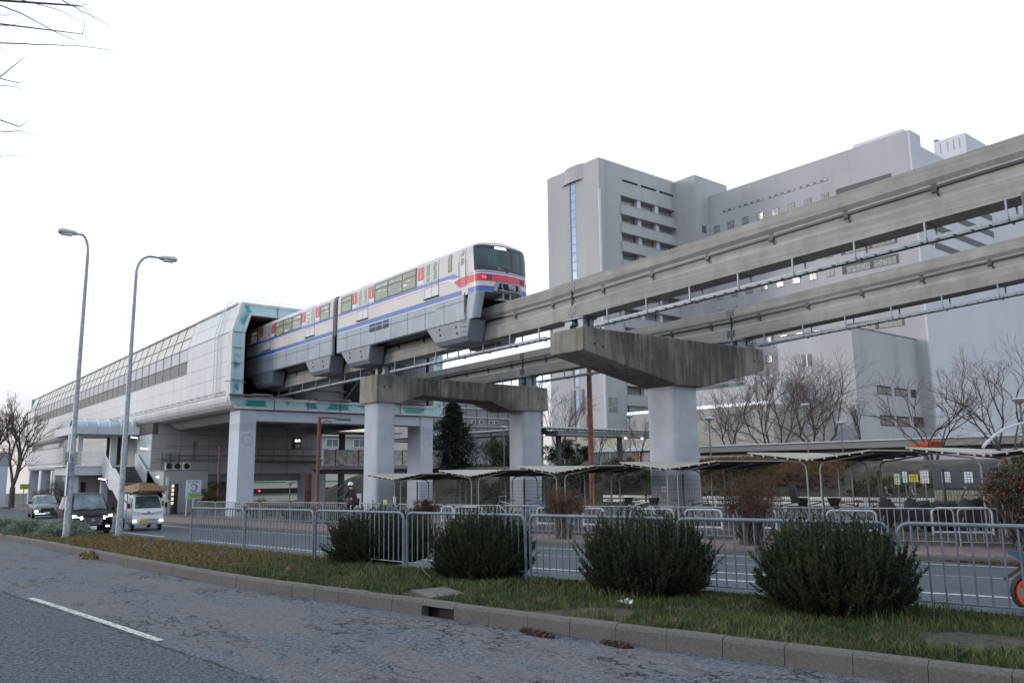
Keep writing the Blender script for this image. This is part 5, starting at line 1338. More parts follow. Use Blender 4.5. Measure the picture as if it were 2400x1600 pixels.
def brown_lamp(label, x, y, z, top, arm=0.0, r=.16):
    t = thing('brown_lamp_post', label, 'lamp post', (x, y, z), 0, 'rust brown lamp posts')
    MB().tube([(x, y, z), (x, y, top)], [r, r*.8], 10).build('pole', MAT['rust'], t, smooth=True)
    if arm:
        m = MB(); m.bar((x, y, top-.05), (x+arm, y, top-.02), .09); m.tube([(x+.1, y, top-.75), (x+.25, y, top-.35), (x+.5, y, top-.22), (x+.8, y, top-.3), (x+.85, y, top-.45)], .03, 6); m.build('arm', MAT['rust'], t)
        m = MB(); m.loft([[(x+arm+a, y+b, top-.1+c) for b, c in ((-.18, 0), (-.12, .1), (.12, .1), (.18, 0), (.1, -.08), (-.1, -.08))] for a in (-.5, .1, .55)]); m.build('lamp_head', MAT['mull'], t)
    return t
brown_lamp('thick rust brown post rising behind the crosshead of the single column pier', 32.1, 33, -.6, 9.5, 0, .17)
brown_lamp('rust brown lamp post with a side arm in front of the station portal', 21.9, 47, -1.0, 5.3, 1.6, .13)
brown_lamp('slim rust brown post under the station beside its corner column', 19.1, 57, -1.2, 3.7, 0, .09)
def park_lamp(label, x, y, z, top, s=1.0, lit=False):
    t = thing('park_lamp', label, 'lamp', (x, y, z), 0, 'round topped park lamps')
    MB().tube([(x, y, z), (x, y, top-.28*s)], .055*s, 8).build('pole', MAT['mull'], t)
    MB().lathe([(.04*s, -.28*s), (.12*s, -.22*s), (.36*s, -.06*s), (.38*s, 0), (.30*s, .05*s), (.02, .09*s)], (x, y, top), 14).build('lamp_bowl', MAT['warmglow'] if lit else MAT['ho2'], t, smooth=True)
    return t
park_lamp('round park lamp with a glowing bowl in front of the dark conifer', 45, 64.1, 0, 3.3, 1.1, True)
park_lamp('thin park lamp reaching the walkway roof beside the portal pier', 45, 57.6, .8, 5.75, .85)
park_lamp('tall dark park lamp next to the column pier on its station side', 45, 42, 1.2, 5.85, .85)
park_lamp('park lamp among bare trees close to the column pier', 45, 34.54, 1.6, 5.25, .95)
park_lamp('park lamp rising through the large bare tree crowns', 50, 30.2, 1.8, 6.1, .8)
park_lamp('park lamp standing alone before the mauve annex wall', 50, 27.7, 1.8, 4.75, .8)
park_lamp('largest park lamp at the edge of the picture by a bare tree', 40, 13.6, 1.0, 4.75, .85)
park_lamp('little park lamp under the station beside the low concourse', 24.8, 58, -1.3, 1.1, .8)

# ------------------------------------------------------------ fences
def curve_pts(f, y0, pan, n, dirn=1, gap=.06):
    """walk along x=f(y) with steps of panel length; returns [(p,q)]"""
    out = []; y = y0
    for _ in range(n):
        p = Vector((f(y), y)); yy = y
        while (Vector((f(yy), yy))-p).length < pan: yy += dirn*.01
        out.append((p, Vector((f(yy), yy)))); 
        y = yy
        g = 0
        p2 = Vector((f(y), y))
        while (Vector((f(y), y))-p2).length < gap: y += dirn*.005
    return out
def fence_proto(label, L, H, nb, rt_, rb, mt, name, group, parts=True, legs=.2, zlow=.12):
    t = thing(name, label, 'fence panel', (0, 0, 0), 0, group)
    m = MB(); c = .12
    m.tube([(0, 0, -legs), (0, 0, H-c)]+[(c-c*math.cos(rad(a)), 0, H-c+c*math.sin(rad(a))) for a in (30, 60, 90)]+[(L-c+c*math.sin(rad(a)), 0, H-c+c*math.cos(rad(a))) for a in (0, 30, 60, 90)]+[(L, 0, -legs)], rt_, 8)
    fr = m.build('frame', mt, t, smooth=True, local=True)
    MB().tube([(0, 0, zlow), (L, 0, zlow)], rb*1.15, 6).build('bottom_rail', mt, t, local=True)
    if parts:
        b0 = MB().tube([(0, 0, zlow), (0, 0, H)], rb, 6).build('bar', mt, t, smooth=True, local=True)
        for i in range(nb):
            b = b0 if i == 0 else b0.copy()
            if i: COL.objects.link(b); b.parent = t
            b.location = (L*(i+1)/(nb+1), 0, 0)
    else:
        m = MB()
        for i in range(nb): x = L*(i+1)/(nb+1); m.bar((x, 0, zlow), (x, 0, H), rb*1.7)
        m.build('bars', mt, t, local=True)
    return t
def place_panel(root, first, p, q, zf, label):
    d = q-p; a = math.atan2(d.y, d.x); z0, z1 = zf(p.y), zf(q.y); tl = -math.atan2(z1-z0, d.length)
    if first: root.location = (p.x, p.y, z0); root.rotation_euler = (0, tl, a); root['label'] = label; return root
    return copy_tree(root, (p.x, p.y, z0), a, label, tl)
NL = ['farthest median fence panel, its end post standing bare in the dry grass', 'median fence panel next to the bare end, before the station column', 'median fence panel just beyond the smallest dark shrub',
      'median fence panel mostly hidden by the smallest dark shrub', 'median fence panel between the second smallest and second largest dark shrubs', 'median fence panel running behind the two largest dark shrubs',
      'spare', 'nearest median fence panel, in front of the orange wheeled motorcycle', 'median fence panel that only its outer end shows at the picture edge']
fz = lambda y: G(y)+.2
pr = fence_proto(NL[0], 3.0, .99, 19, .025, .0105, MAT['fence'], 'median_fence_panel', 'grey pipe fence panels on the median')
def y_at_px(f, px):
    best = min(np.arange(-2, 24, .01), key=lambda y: abs(1200+1860*((Vector((f(y), y, G(y)+1.1))-Vector((0, 0, CZ))).dot(R_))/((Vector((f(y), y, G(y)+1.1))-Vector((0, 0, CZ))).dot(fw))-px)); return float(best)
bd = [451, 575, 738.5, 951, 1237, 1578, 2093]; YB = [y_at_px(XFN, b) for b in bd]; YB.append(YB[-1]-3.05)
for i in range(7):
    p = Vector((XFN(YB[i]), YB[i])); q = Vector((XFN(YB[i+1]), YB[i+1])); d = (q-p).normalized(); p = p+d*(.05 if i else 0); q = q-d*.05
    o = place_panel(pr, i == 0, p, q, fz, NL[i] if i < 6 else NL[7]); o.scale = ((q-p).length/3.0, 1, 1)
FL = ['far pavement fence panel beside the station corner column', 'far pavement fence panel behind the pale weeds by the station', 'far pavement fence panel with yellow grass behind it', 'far pavement fence panel before the brown lamp post',
      'far pavement fence panel in front of the cyclist', 'far pavement fence panel by the yellow notice', 'far pavement fence panel behind the smallest reddish bush', 'far pavement fence panel between the two smaller reddish bushes', 'far pavement fence panel behind the middle reddish bush',
      'far pavement fence panel with rounded end beside the middle reddish bush', 'far pavement fence panel below the column pier', 'far pavement fence panel behind the largest reddish bush', 'far pavement fence panel before the child seat bicycle', 'far pavement fence panel before the black scooters', 'far pavement fence panel behind the red flowering camellia',
      'last far pavement fence panel beyond the red flowering camellia', 'extra far pavement fence panel out by the picture edge', 'outermost far pavement fence panel']
pf = fence_proto(FL[0], 3.0, 1.02, 15, .022, .011, MAT['fence2'], 'pavement_fence_panel', 'pale pipe fence panels along the far pavement', parts=False)
sg = curve_pts(XFF, 52.5, 3.0, 16, -1, .10)
for i, (p, q) in enumerate(sg): place_panel(pf, i == 0, p, q, lambda y: Gf(y)+.15, FL[i])
# white pipe hoops behind the pavement fence
HP = [((19.3, 29.09), (19.43, 28.41)), ((19.42, 28.3), (19.75, 26.78)), ((20.31, 23.97), (20.72, 22.3)), ((20.83, 21.89), (21.05, 21.06)), ((21.42, 19.69), (21.77, 18.42)), ((21.88, 17.99), (22.23, 16.75)), ((22.8, 15.6), (23.01, 15.2)), ((23.42, 13.67), (23.73, 12.25)), ((24.07, 10.77), (24.83, 9.46))]
MAT['hoop'] = plain('white hoop paint', (.50, .52, .55), .4)
HLb = ['short white pipe hoop near the smallest reddish bush', 'wide white pipe hoop between smallest and middle reddish bushes', 'white pipe hoop partly behind the middle reddish bush', 'narrow white pipe hoop with a leaning brace', 'white pipe hoop in front of the column pier',
       'white pipe hoop beside the largest reddish bush', 'white pipe hoop hidden mostly behind the largest reddish bush', 'white pipe hoop in front of the basket bicycle', 'tallest white pipe hoop in front of the black motorcycles']
for i, ((xa, ya), (xb, yb)) in enumerate(HP):
    p = Vector((xa, ya, Gf(ya)+.16)); q = Vector((xb, yb, Gf(yb)+.16)); d = (q-p).normalized(); H = .90 if i < 8 else 1.0; c = .16
    t = thing('bicycle_hoop', HLb[i], 'pipe hoop', tuple(p), 0, 'white bicycle parking hoops'); L = (q-p).length
    P = [p, p+Vector((0, 0, H-c))]+[p+d*(c-c*math.cos(rad(a)))+Vector((0, 0, H-c+c*math.sin(rad(a)))) for a in (30, 60, 90)]+[q-d*(c-c*math.sin(rad(a)))+Vector((0, 0, H-c+c*math.cos(rad(a)))) for a in (0, 30, 60, 90)]+[q]
    MB().tube(P, .030, 8).build('hoop', MAT['hoop'], t, smooth=True); MB().tube([p+Vector((0, 0, .32)), q+Vector((0, 0, .32))], .03, 6).build('cross_rail', MAT['hoop'], t)
# black mesh fence
mf = thing('mesh_fence', 'black welded mesh fence with slim posts behind the bicycle canopies', 'fence', (26.0, 22, -.5))
def mz(y): return float(np.interp(y, [0, 12, 22, 30, 45], [1.75, 1.68, 1.55, 1.36, 1.1]))
XM = 26.02
m = MB(); y = 2.
while y < 42: m.bar((XM, y, PG(y)), (XM, y, mz(y)), .010); y += .085
m.build('mesh_wires', MAT['black'], mf)
m = MB()
for k in range(12):
    for (a, b) in ((2, 12), (12, 22), (22, 30), (30, 42)):
        za, zb_ = Gf(a)+.2, Gf(b)+.2; ta, tb = mz(a), mz(b); f = k/11
        m.bar((XM+.008, a, za+(ta-za)*f), (XM+.008, b, zb_+(tb-zb_)*f), .012)
m.build('mesh_wires_horizontal', MAT['black'], mf)
y = 3.0
while y < 42:
    m = MB(); m.bar((XM+.03, y, Gf(y)+.1), (XM+.03, y, mz(y)+.06), .06); m.build('post', MAT['black'], mf); y += 2.05

# ------------------------------------------------------------ butterfly canopies over the bicycles
MAT['canpost'] = plain('canopy post', (.25, .26, .265), .5, .1)
MAT['can_top'] = plain('pale canopy sheet', (.36, .345, .31), .5, var=.08, scale=1); MAT['can_shade'] = plain('canopy underside shade', (.07, .068, .062), .8)  # shade below the roofs is put into this dark underside colour
CV = [(25.6, 4.4, 2.5), (24.92, 9.4, 2.17), (24.03, 14.35, 2.12), (23.12, 19.48, 1.87), (22.25, 24.64, 1.77), (21.42, 29.5, 1.64), (20.3, 34.4, 1.50)]
CL = ['canopy at the picture edge above the camellia', 'second nearest canopy, above the black motorcycles', 'canopy standing between the annex lamp and the column pier', 'canopy in front of the column pier', 'canopy in front of the portal pier column',
      'canopy beside the dark conifer foot', 'farthest and smallest canopy']
for i, (x, y, z) in enumerate(CV):
    D = 4.1 if i != 4 else 3.4; gz = PG(y)
    t = thing('bicycle_canopy', 'butterfly roof '+CL[i], 'canopy', (x, y, gz), 0, 'butterfly canopies over the bicycle parking')
    wl = 2.05; rise = .24; wr = 1.95
    skew = -.17
    def C_(dx, dy, dz): return (x+dx+skew*dy*.9, y+dy, z+dz)
    for s, wln in ((1, wl), (-1, wr)):
        m = MB(); T = .045
        a, b, c, d = C_(-.35, .03*s, .0), C_(-.35, wln*s, rise), C_(D, wln*s, rise), C_(D, .03*s, 0)
        vs = [a, b, c, d]; m.add(vs+[(p[0], p[1], p[2]-T) for p in vs], [(0,1,2,3), (7,6,5,4), (0,4,5,1), (1,5,6,2), (2,6,7,3), (3,7,4,0)]); m.build('roof_wing', MAT['can_top'], t)
        m = MB(); vs2 = [(p[0], p[1], p[2]-T-.003) for p in vs]; m.add(vs2, [(0,1,2,3)]); m.build('shaded_underside', MAT['can_shade'], t)  # dark sheet stands in for the shade under the wing
        m = MB()
        for k in range(5):
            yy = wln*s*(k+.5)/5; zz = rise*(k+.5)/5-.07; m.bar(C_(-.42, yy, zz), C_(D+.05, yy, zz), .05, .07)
        m.build('purlin', MAT['can_shade'], t)
        m = MB()
        for k in range(5):
            yy = wln*s*(k+.5)/5; zz = rise*(k+.5)/5-.07; p_ = C_(-.43, yy, zz); m.cbox(p_, (.02, .05, .06))
        m.build('purlin_caps', MAT['can_top'], t)
        for k in range(3):
            dx = -.05+k*(D-.2)/2; px = .22*s
            m = MB(); m.tube([(C_(dx, px, 0)[0], C_(dx, px, 0)[1], gz-.05), C_(dx, px, -.36), C_(dx, px*1.2, -.20), C_(dx, px*1.9, -.11), C_(dx, px*3.4, -.07), C_(dx, wln*s*.97, rise-.11)], .027, 7); m.build('post', MAT['canpost'] if k == 0 else MAT['st_under'], t, smooth=True)
    m = MB(); m.tube([C_(-.4, 0, -.02), C_(D, 0, -.04)], .06, 6); m.build('gutter', MAT['can_top'], t)

# ------------------------------------------------------------ bicycles and scooters
MAT['rim'] = plain('bare metal', (.35, .36, .38), .3, .8)
def bicycle(label, x, y, rot, col, basket=False, child=False, lean=0.):
    z = PG(y); t = thing('bicycle', label, 'bicycle', (x, y, z), rot, 'bicycles parked under the canopies')
    m = MB()
    def wheel(cx):
        R = []; n = 20
        for k in range(n+1):
            a = 2*math.pi*k/n; R.append((cx+.32*math.cos(a), 0, .34+.32*math.sin(a)))
        return R
    for cx in (-.52, .52):
        m = MB(); m.tube(wheel(cx), .02, 5, cap=False); w_ = m.build('wheel', MAT['rubber'], t, local=True)
        m = MB(); 
        for k in range(12): a = math.pi*k/12*2; m.bar((cx, 0, .34), (cx+.31*math.cos(a), 0, .34+.31*math.sin(a)), .006)
        m.tube([(cx, -.04, .34), (cx, .04, .34)], .03, 6); m.build('spokes', MAT['rim'], w_, local=True)
    fm = plain('frame '+label[:12], col, .35, var=.05); m = MB()
    for p, q in (((-.52, 0, .34), (-.08, 0, .30)), ((-.52, 0, .34), (-.2, 0, .74)), ((-.08, 0, .30), (-.22, 0, .82)), ((-.08, 0, .30), (.36, 0, .70)), ((-.2, 0, .72), (.34, 0, .84)), ((.33, 0, .92), (.52, 0, .34))): m.tube([p, q], .018, 6)
    m.build('frame', fm, t, local=True)
    m = MB(); m.tube([(.33, 0, .92), (.30, 0, 1.02)], .015, 5); m.tube([(.12, .27, 1.02), (.28, .22, 1.05), (.31, 0, 1.02), (.28, -.22, 1.05), (.12, -.27, 1.02)], .013, 5); m.build('handlebar', MAT['rim'], t, local=True)
    m = MB(); m.loft([[(-.34, -.09, .86), (-.34, .09, .86), (-.34, .09, .89), (-.34, -.09, .89)], [(-.2, -.07, .86), (-.2, .07, .86), (-.2, .07, .9), (-.2, -.07, .9)], [(-.06, -.02, .87), (-.06, .02, .87), (-.06, .02, .89), (-.06, -.02, .89)]]); m.build('saddle', MAT['black'], t, local=True)
    m = MB(); m.tube([(-.09, -.06, .28), (-.05, -.1, .14)], .01, 4); m.tube([(-.09, .06, .28), (-.13, .1, .42)], .01, 4); m.lathe([(.02, -.03), (.09, -.03), (.09, -.02), (.02, -.02)], (-.08, 0, .30), 10, 1); m.build('crank', MAT['rim'], t, local=True)
    if basket:
        m = MB(); m.loft([[(.40, -.14, .72), (.62, -.14, .72), (.62, .14, .72), (.40, .14, .72)], [(.36, -.18, .98), (.70, -.18, .98), (.70, .18, .98), (.36, .18, .98)]], caps=False); m.build('basket', MAT['black'], t, local=True)
    if child:
        m = MB(); m.loft([[(-.62, -.16, .80), (-.30, -.16, .80), (-.30, .16, .80), (-.62, .16, .80)], [(-.70, -.18, 1.15), (-.42, -.18, 1.0), (-.42, .18, 1.0), (-.70, .18, 1.15)], [(-.66, -.17, 1.42), (-.5, -.16, 1.4), (-.5, .16, 1.4), (-.66, .17, 1.42)], [(-.5, -.14, 1.52), (-.3, -.12, 1.46), (-.3, .12, 1.46), (-.5, .14, 1.52)]]); m.build('child_seat', MAT['black'], t, local=True, smooth=True)
    return t
rb = random.Random(3)
BK = [(20.9, 26.6, 'silver', (.4, .42, .45), 1, 0, 'by the smallest reddish bush'), (21.3, 25.3, 'blue', (.03, .08, .3), 0, 0, 'beside the smallest reddish bush, handlebar raised'), (21.7, 24.2, 'black', (.02, .02, .025), 0, 0, 'in front of the portal pier column'),
      (22.1, 23.2, 'red', (.25, .03, .03), 1, 0, 'behind the middle reddish bush'), (22.5, 21.9, 'dark', (.03, .03, .035), 1, 0, 'with a basket between hoops near the brown post'), (22.9, 20.9, 'white', (.5, .5, .5), 1, 0, 'with a basket before the brown post'),
      (23.2, 19.8, 'grey', (.15, .15, .16), 0, 0, 'with a low saddle by the column pier'), (23.5, 18.7, 'black', (.02, .02, .02), 0, 0, 'directly before the column pier'), (23.9, 17.4, 'navy', (.02, .03, .12), 0, 0, 'leaning with raised handlebar near the largest reddish bush'),
      (24.3, 15.6, 'black', (.02, .02, .02), 1, 0, 'half hidden by the largest reddish bush'), (24.5, 14.8, 'black', (.015, .015, .02), 0, 1, 'with a tall hooded child seat'), (24.8, 13.6, 'black', (.02, .02, .02), 1, 0, 'with a wide black basket under the annex lamp'),
      (25.0, 12.75, 'brown', (.10, .06, .04), 0, 0, 'next to the nearest scooter')]
for x, y, cn, c, bs, ch, wh in BK: bicycle(f'{cn} bicycle {wh}', x, y, rad(rb.choice([-62, 118, -45, 130, -70])), c, bs, ch)
def scooter(label, x, y, rot, sport=False, col=(.015, .015, .018)):
    z = PG(y); t = thing('scooter', label, 'scooter', (x, y, z), rot, 'scooters and motorbikes under the canopy')
    bm_ = plain('scooter paint '+label[:8], col, .4, var=.05, spec=.25)
    for cx in (-.62, .62):
        m = MB(); m.lathe([(.14, -.06), (.26, -.06), (.29, -.03), (.29, .03), (.26, .06), (.14, .06)], (cx, 0, .29), 16, 1); w_ = m.build('wheel', MAT['rubber'], t, local=True, smooth=True)
        m = MB(); m.lathe([(.02, -.04), (.15, -.035), (.15, .035), (.02, .04)], (cx, 0, .29), 10, 1); m.build('rim', MAT['rim'], w_, local=True)
    R = []
    pr_ = [(-.80, .60, .84, .10), (-.5, .42, .80, .15), (-.1, .28, .74, .16), (.15, .24, .62 if not sport else .92, .14), (.38, .26, .95 if not sport else .98, .16), (.55, .42, 1.0, .17), (.70, .55, .85, .10)]
    for px, z0, z1, hw in pr_: R.append([(px, -hw*.8, z0), (px, -hw, (z0+z1)/2), (px, -hw*.6, z1), (px, hw*.6, z1), (px, hw, (z0+z1)/2), (px, hw*.8, z0)])
    m = MB(); m.loft(R); m.build('body', bm_, t, local=True, smooth=True)
    m = MB(); m.loft([[(-.72, -.1, .84), (-.72, .1, .84), (-.72, .08, .92), (-.72, -.08, .92)], [(-.35, -.14, .80), (-.35, .14, .80), (-.35, .12, .88), (-.35, -.12, .88)], [(.0, -.1, .74), (.0, .1, .74), (.0, .08, .80), (.0, -.08, .80)]]); m.build('seat', MAT['black'], t, local=True)
    m = MB(); m.tube([(.30, .34, 1.08), (.42, .12, 1.1), (.42, -.12, 1.1), (.30, -.34, 1.08)], .018, 6); m.tube([(.42, .22, 1.1), (.46, .3, 1.28)], .008, 4); m.tube([(.42, -.22, 1.1), (.46, -.3, 1.28)], .008, 4); m.cbox((.47, .32, 1.3), (.02, .12, .07)); m.cbox((.47, -.32, 1.3), (.02, .12, .07)); m.build('handlebar', MAT['rim'], t, local=True)
    m = MB(); m.loft([[(.56, -.14, 1.0), (.56, .14, 1.0), (.58, .14, 1.01), (.58, -.14, 1.01)], [(.42, -.1, 1.30), (.42, .1, 1.30), (.44, .1, 1.31), (.44, -.1, 1.31)]]); m.build('windshield', MAT['wscreen'], t, local=True)
    m = MB(); m.cbox((-.80, 0, .78), (.05, .16, .06)); m.build('tail_lamp', plain('red lens', (.35, .01, .01), .3), t, local=True)
    m = MB(); m.tube([(.62, .1, .29), (.5, .1, .8)], .025, 6); m.tube([(.62, -.1, .29), (.5, -.1, .8)], .025, 6); m.build('fork', MAT['rim'], t, local=True)
    return t
scooter('black scooter with raised mirrors next to the brown bicycle', 25.0, 12.0, rad(120)); scooter('black covered scooter behind the tallest hoop', 25.05, 11.25, rad(112), col=(.02, .02, .03))
scooter('long black sports motorbike behind the tallest white hoop, nose up', 25.1, 10.35, rad(-60), True); scooter('black touring scooter tucked beside the sports motorbike', 25.2, 9.75, rad(115), col=(.03, .03, .035))
# white guard rails behind the parking
gr = thing('guard_rail', 'double white guard rail behind the mesh fence', 'guard rail', (34, 20, 0))
for dz in (.55, .78):
    m = MB(); 
    for a, b in ((6, 16), (16, 26), (26, 34)): m.bar((34, a, Gf(a)+dz+ (16-a)*.0+.25), (34, b, Gf(b)+dz+.25), .06, .16)
    m.build('rail', MAT['white'], gr)
for y in np.arange(6, 34, 2.): MB().bar((34.08, y, -.5), (34.08, y, Gf(y)+1.1), .1).build('post', MAT['st_side'], gr)
# notices beyond the fence
nb = thing('notice_screen', 'dark grey screen panel carrying two white posters', 'screen', (33, 13.5, 0))
MB().box(33.0, 33.06, 12.2, 14.6, .98, 1.86).build('panel', plain('dark blue grey screen', (.06, .075, .09), .7), nb)
for y0, y1 in ((13.92, 14.24), (13.1, 13.42)):
    m = MB(); m.box(32.97, 33.0, y0, y1, 1.17, 1.6); p = m.build('poster', MAT['white'], nb)
    m = MB()
    for k in range(4): m.box(32.96, 32.97, y0+.04, y1-.04-.05*(k % 2), 1.5-.1*k, 1.53-.1*k)
    m.build('poster_lines', plain('poster blue', (.15, .35, .5), .6), p)
MB().box(33.02, 33.06, 11, 14.6, .2, .9).build('cream_panel', plain('cream mesh', (.30, .27, .2), .8, var=.3, scale=12), nb)
def notice(label, x, y0, y1, z0, z1, c, lines=(.2, .25, .3)):
    t = thing('notice_board', label, 'notice', (x, (y0+y1)/2, 0), 0, 'notices behind the bicycle parking')
    MB().box(x, x+.03, y0, y1, z0, z1).build('panel', plain('notice '+label[:10], c, .5, var=.03), t)
    m = MB()
    for k in range(4): zz = z1-(z1-z0)*(k+1)/5; m.box(x-.006, x, y0+.04, y1-.04, zz-.012, zz+.012)
    m.build('lines', plain('print '+label[:10], lines, .6), t)
    m = MB(); m.bar((x+.05, (y0+y1)/2, -.4), (x+.05, (y0+y1)/2, z1), .04); m.build('post', MAT['mull'], t)
notice('yellow notice between white notices', 33, 15.19, 15.53, 1.22, 1.5, (.75, .62, .05), (.1, .08, .02)); notice('white notice just left behind the yellow one', 33, 15.62, 15.8, 1.18, 1.63, (.6, .66, .75)); notice('white and red notice next to the yellow notice', 33, 14.76, 15.08, 1.15, 1.66, (.62, .66, .72), (.5, .15, .12)); notice('cream notice near the blue banner', 33, 15.9, 16.15, 1.1, 1.53, (.62, .58, .5))
notice('yellow notice sheet on the mesh near the cyclist', 20.5, 35.9, 36.25, .18, .42, (.75, .6, .05), (.15, .1, .02)); notice('white notice sheet on the mesh near the cyclist', 20.9, 35.7, 35.95, .18, .58, (.6, .64, .72))
wsg = thing('slogan_sign', 'white sign with slanted red lettering behind the cyclist', 'sign', (18.8, 36.2, -.5))
MB().box(18.58, 19.12, 36.0, 36.04, .05, .78).build('panel', MAT['white'], wsg)
MB().text('LOWい!!', .17, (18.85, 35.99, .42), (1, 0, .35), (-.35, 0, 1), .004, True).build('lettering', plain('red lettering', (.6, .02, .08), .5), wsg) if False else MB().prism([(18.66, .30), (19.0, .50), (19.0, .60), (18.66, .40)], 1, 35.99, 36.0).build('lettering', plain('red lettering', (.6, .02, .08), .5), wsg)
MB().bar((18.7, 36.05, -.6), (18.7, 36.05, .1), .04).build('post', MAT['mull'], wsg)

# ------------------------------------------------------------ littering sign
MAT['sgn_blue'] = plain('sign pale blue', (.45, .65, .78), .45, var=.04); MAT['sgn_green'] = plain('sign green', (.38, .58, .20), .45, var=.05); MAT['sgn_red'] = plain('sign red', (.55, .02, .06), .45, var=.05); MAT['sgn_navy'] = plain('sign navy', (.01, .02, .10), .5)
sg_ = thing('litter_sign', 'upright no littering sign with pale blue and green face on two white posts', 'sign', (17.9, 58.5, -1.05))
MB().box(17.38, 18.42, 58.5, 58.54, .10, 1.38).build('sign_board', MAT['white'], sg_)
MB().box(17.42, 18.38, 58.49, 58.5, .48, 1.34).build('blue_field', MAT['sgn_blue'], sg_); MB().box(17.42, 18.38, 58.49, 58.5, .14, .48).build('green_field', MAT['sgn_green'], sg_)
MB().text('ポイ捨て禁止!', .135, (17.9, 58.485, 1.24), (1, 0, 0), (0, 0, 1), .003, True).build('headline_text', MAT['sgn_navy'], sg_)
def arcband(cx, cz, r0, r1, a0, a1, y, n=14):
    m = MB(); m.loft([[(cx+r*math.cos(rad(a0+(a1-a0)*k/n)), y, cz+r*math.sin(rad(a0+(a1-a0)*k/n))) for k in range(n+1)] for r in (r0, r1)], closed=False, caps=False); return m
arcband(17.9, .86, .20, .27, -20, 150, 58.483).build('red_arc', MAT['sgn_red'], sg_); arcband(17.9, .86, .20, .27, 215, 325, 58.483).build('red_arc', MAT['sgn_red'], sg_)
arcband(17.92, .86, .10, .17, -70, 60, 58.484).build('blue_patch', plain('sign mid blue', (.08, .35, .65), .5), sg_); arcband(17.86, .88, .0, .08, 0, 360, 58.482).build('yellow_patch', plain('sign yellow', (.65, .6, .2), .5), sg_); arcband(17.66, .84, .0, .10, 90, 300, 58.484).build('pale_patch', plain('sign pale green', (.6, .72, .6), .5), sg_)
m = MB()
for k, (a, b) in enumerate(((.08, .92), (.1, .9), (.12, .6))): m.box(17.42+.96*a, 17.42+.96*b, 58.482, 58.49, .51-.05*k, .525-.05*k)
m.box(17.55, 18.25, 58.482, 58.49, .31, .345); m.build('small_print', plain('dark green print', (.02, .10, .03), .5), sg_)
MB().text('茨 木 市', .12, (17.92, 58.485, .21), (1, 0, 0), (0, 0, 1), .003, True).build('city_text', plain('dark green text', (.02, .12, .03), .5), sg_)
for x in (17.48, 17.93): MB().bar((x, 58.56, -1.1), (x, 58.56, .2), .05).build('post', MAT['white'], sg_)
# meter box and dark sign column by the utility block
mbx = thing('meter_cabinet', 'small white cabinet with reddish labels in front of the utility block', 'cabinet', (16.9, 63.2, -1.2))
MB().box(16.8, 17.45, 63.4, 63.9, -1.2, .05).build('cabinet', MAT['white'], mbx); MB().box(16.88, 17.05, 63.38, 63.4, -.45, -.1).box(17.15, 17.3, 63.38, 63.4, -.5, -.15).build('label_plate', plain('faded label', (.3, .15, .13), .6), mbx)
dsg = thing('sign_column', 'tall dark sign column with a lit yellow and white strip', 'sign', (17.9, 62.6, -1.2))
MB().box(17.75, 18.05, 62.6, 62.9, -1.2, 1.1).build('column', MAT['black'], dsg)
m = MB()
for k, z in enumerate((.95, .65, .35, .0, -.3)): m.box(17.58, 17.74, 62.6, 62.64, z-.11, z+.10)
m.build('lit_strip', NT('lit strip').col((.7, .66, .4)).set(.4, emis=(1, .9, .5), es=.7).m, dsg)
MB().bar((17.66, 62.66, -1.2), (17.66, 62.66, 1.0), .05).build('strip_post', MAT['black'], dsg)
bsg = thing('bus_sign', 'small green and yellow roadside sign on a post by the bare street tree', 'sign', (13.6, 105, -1.8))
MB().box(13.2, 14.2, 105, 105.05, .3, .85).build('panel', plain('green yellow panel', (.25, .35, .06), .5, var=.5, scale=6), bsg); MB().bar((13.6, 105.08, -1.9), (13.6, 105.08, .3), .08).build('post', MAT['steel'], bsg)
# curved white arm at the right edge
ca = thing('curved_arm', 'white curved street light arm rising behind the nearest canopy', 'street lamp', (27.5, 9, -.4))
MB().tube([(24.3, 9.3, 2.35), (24.7, 9.3, 2.52), (25.2, 9.3, 2.70), (25.9, 9.3, 2.88), (27.0, 9.3, 3.06), (28.5, 9.3, 3.15)], .045, 8).build('arm', MAT['st_side'], ca, smooth=True)
MB().tube([(28.5, 9.3, 3.15), (28.8, 9.3, -.4)], .09, 8).build('pole', MAT['st_side'], ca)
# ------------------------------------------------------------ vehicles (local: front at y=0, facing -Y, x across, z up)
MAT['carglass'] = (lambda t: (t.col(t.mix(t.ramp(t.noise(2.2, detail=3), .35, .7), (.05, .075, .09), (.15, .21, .25))).set(.08, spec=.45), t.m)[1])(NT('car glass'))
MAT['headlight'] = NT('lit headlamp').col((.9, .95, .95)).set(.2, emis=(.85, 1, .95), es=2.6).m
MAT['lampclear'] = plain('clear lamp', (.45, .5, .52), .1, var=.3, scale=30); MAT['chrome'] = plain('chrome', (.55, .56, .58), .15, .9)
def body_loft(st, name, mt, t, tumble=.12):
    R = []
    for y, zb, zbelt, zt, hw, hwr in st:
        R.append([(-hw*.90, y, zb), (-hw, y, zb+.12), (-hw, y, zbelt-.22), (-hw+.03, y, zbelt), (-hwr, y, zt-.09 if zt-zbelt > .15 else zbelt+(zt-zbelt)*.5), (-hwr*.82, y, zt), (0, y, zt+.015),
                  (hwr*.82, y, zt), (hwr, y, zt-.09 if zt-zbelt > .15 else zbelt+(zt-zbelt)*.5), (hw-.03, y, zbelt), (hw, y, zbelt-.22), (hw, y, zb+.12), (hw*.90, y, zb)])
    m = MB(); m.loft(R); return m.build(name, mt, t, local=True, smooth=True)
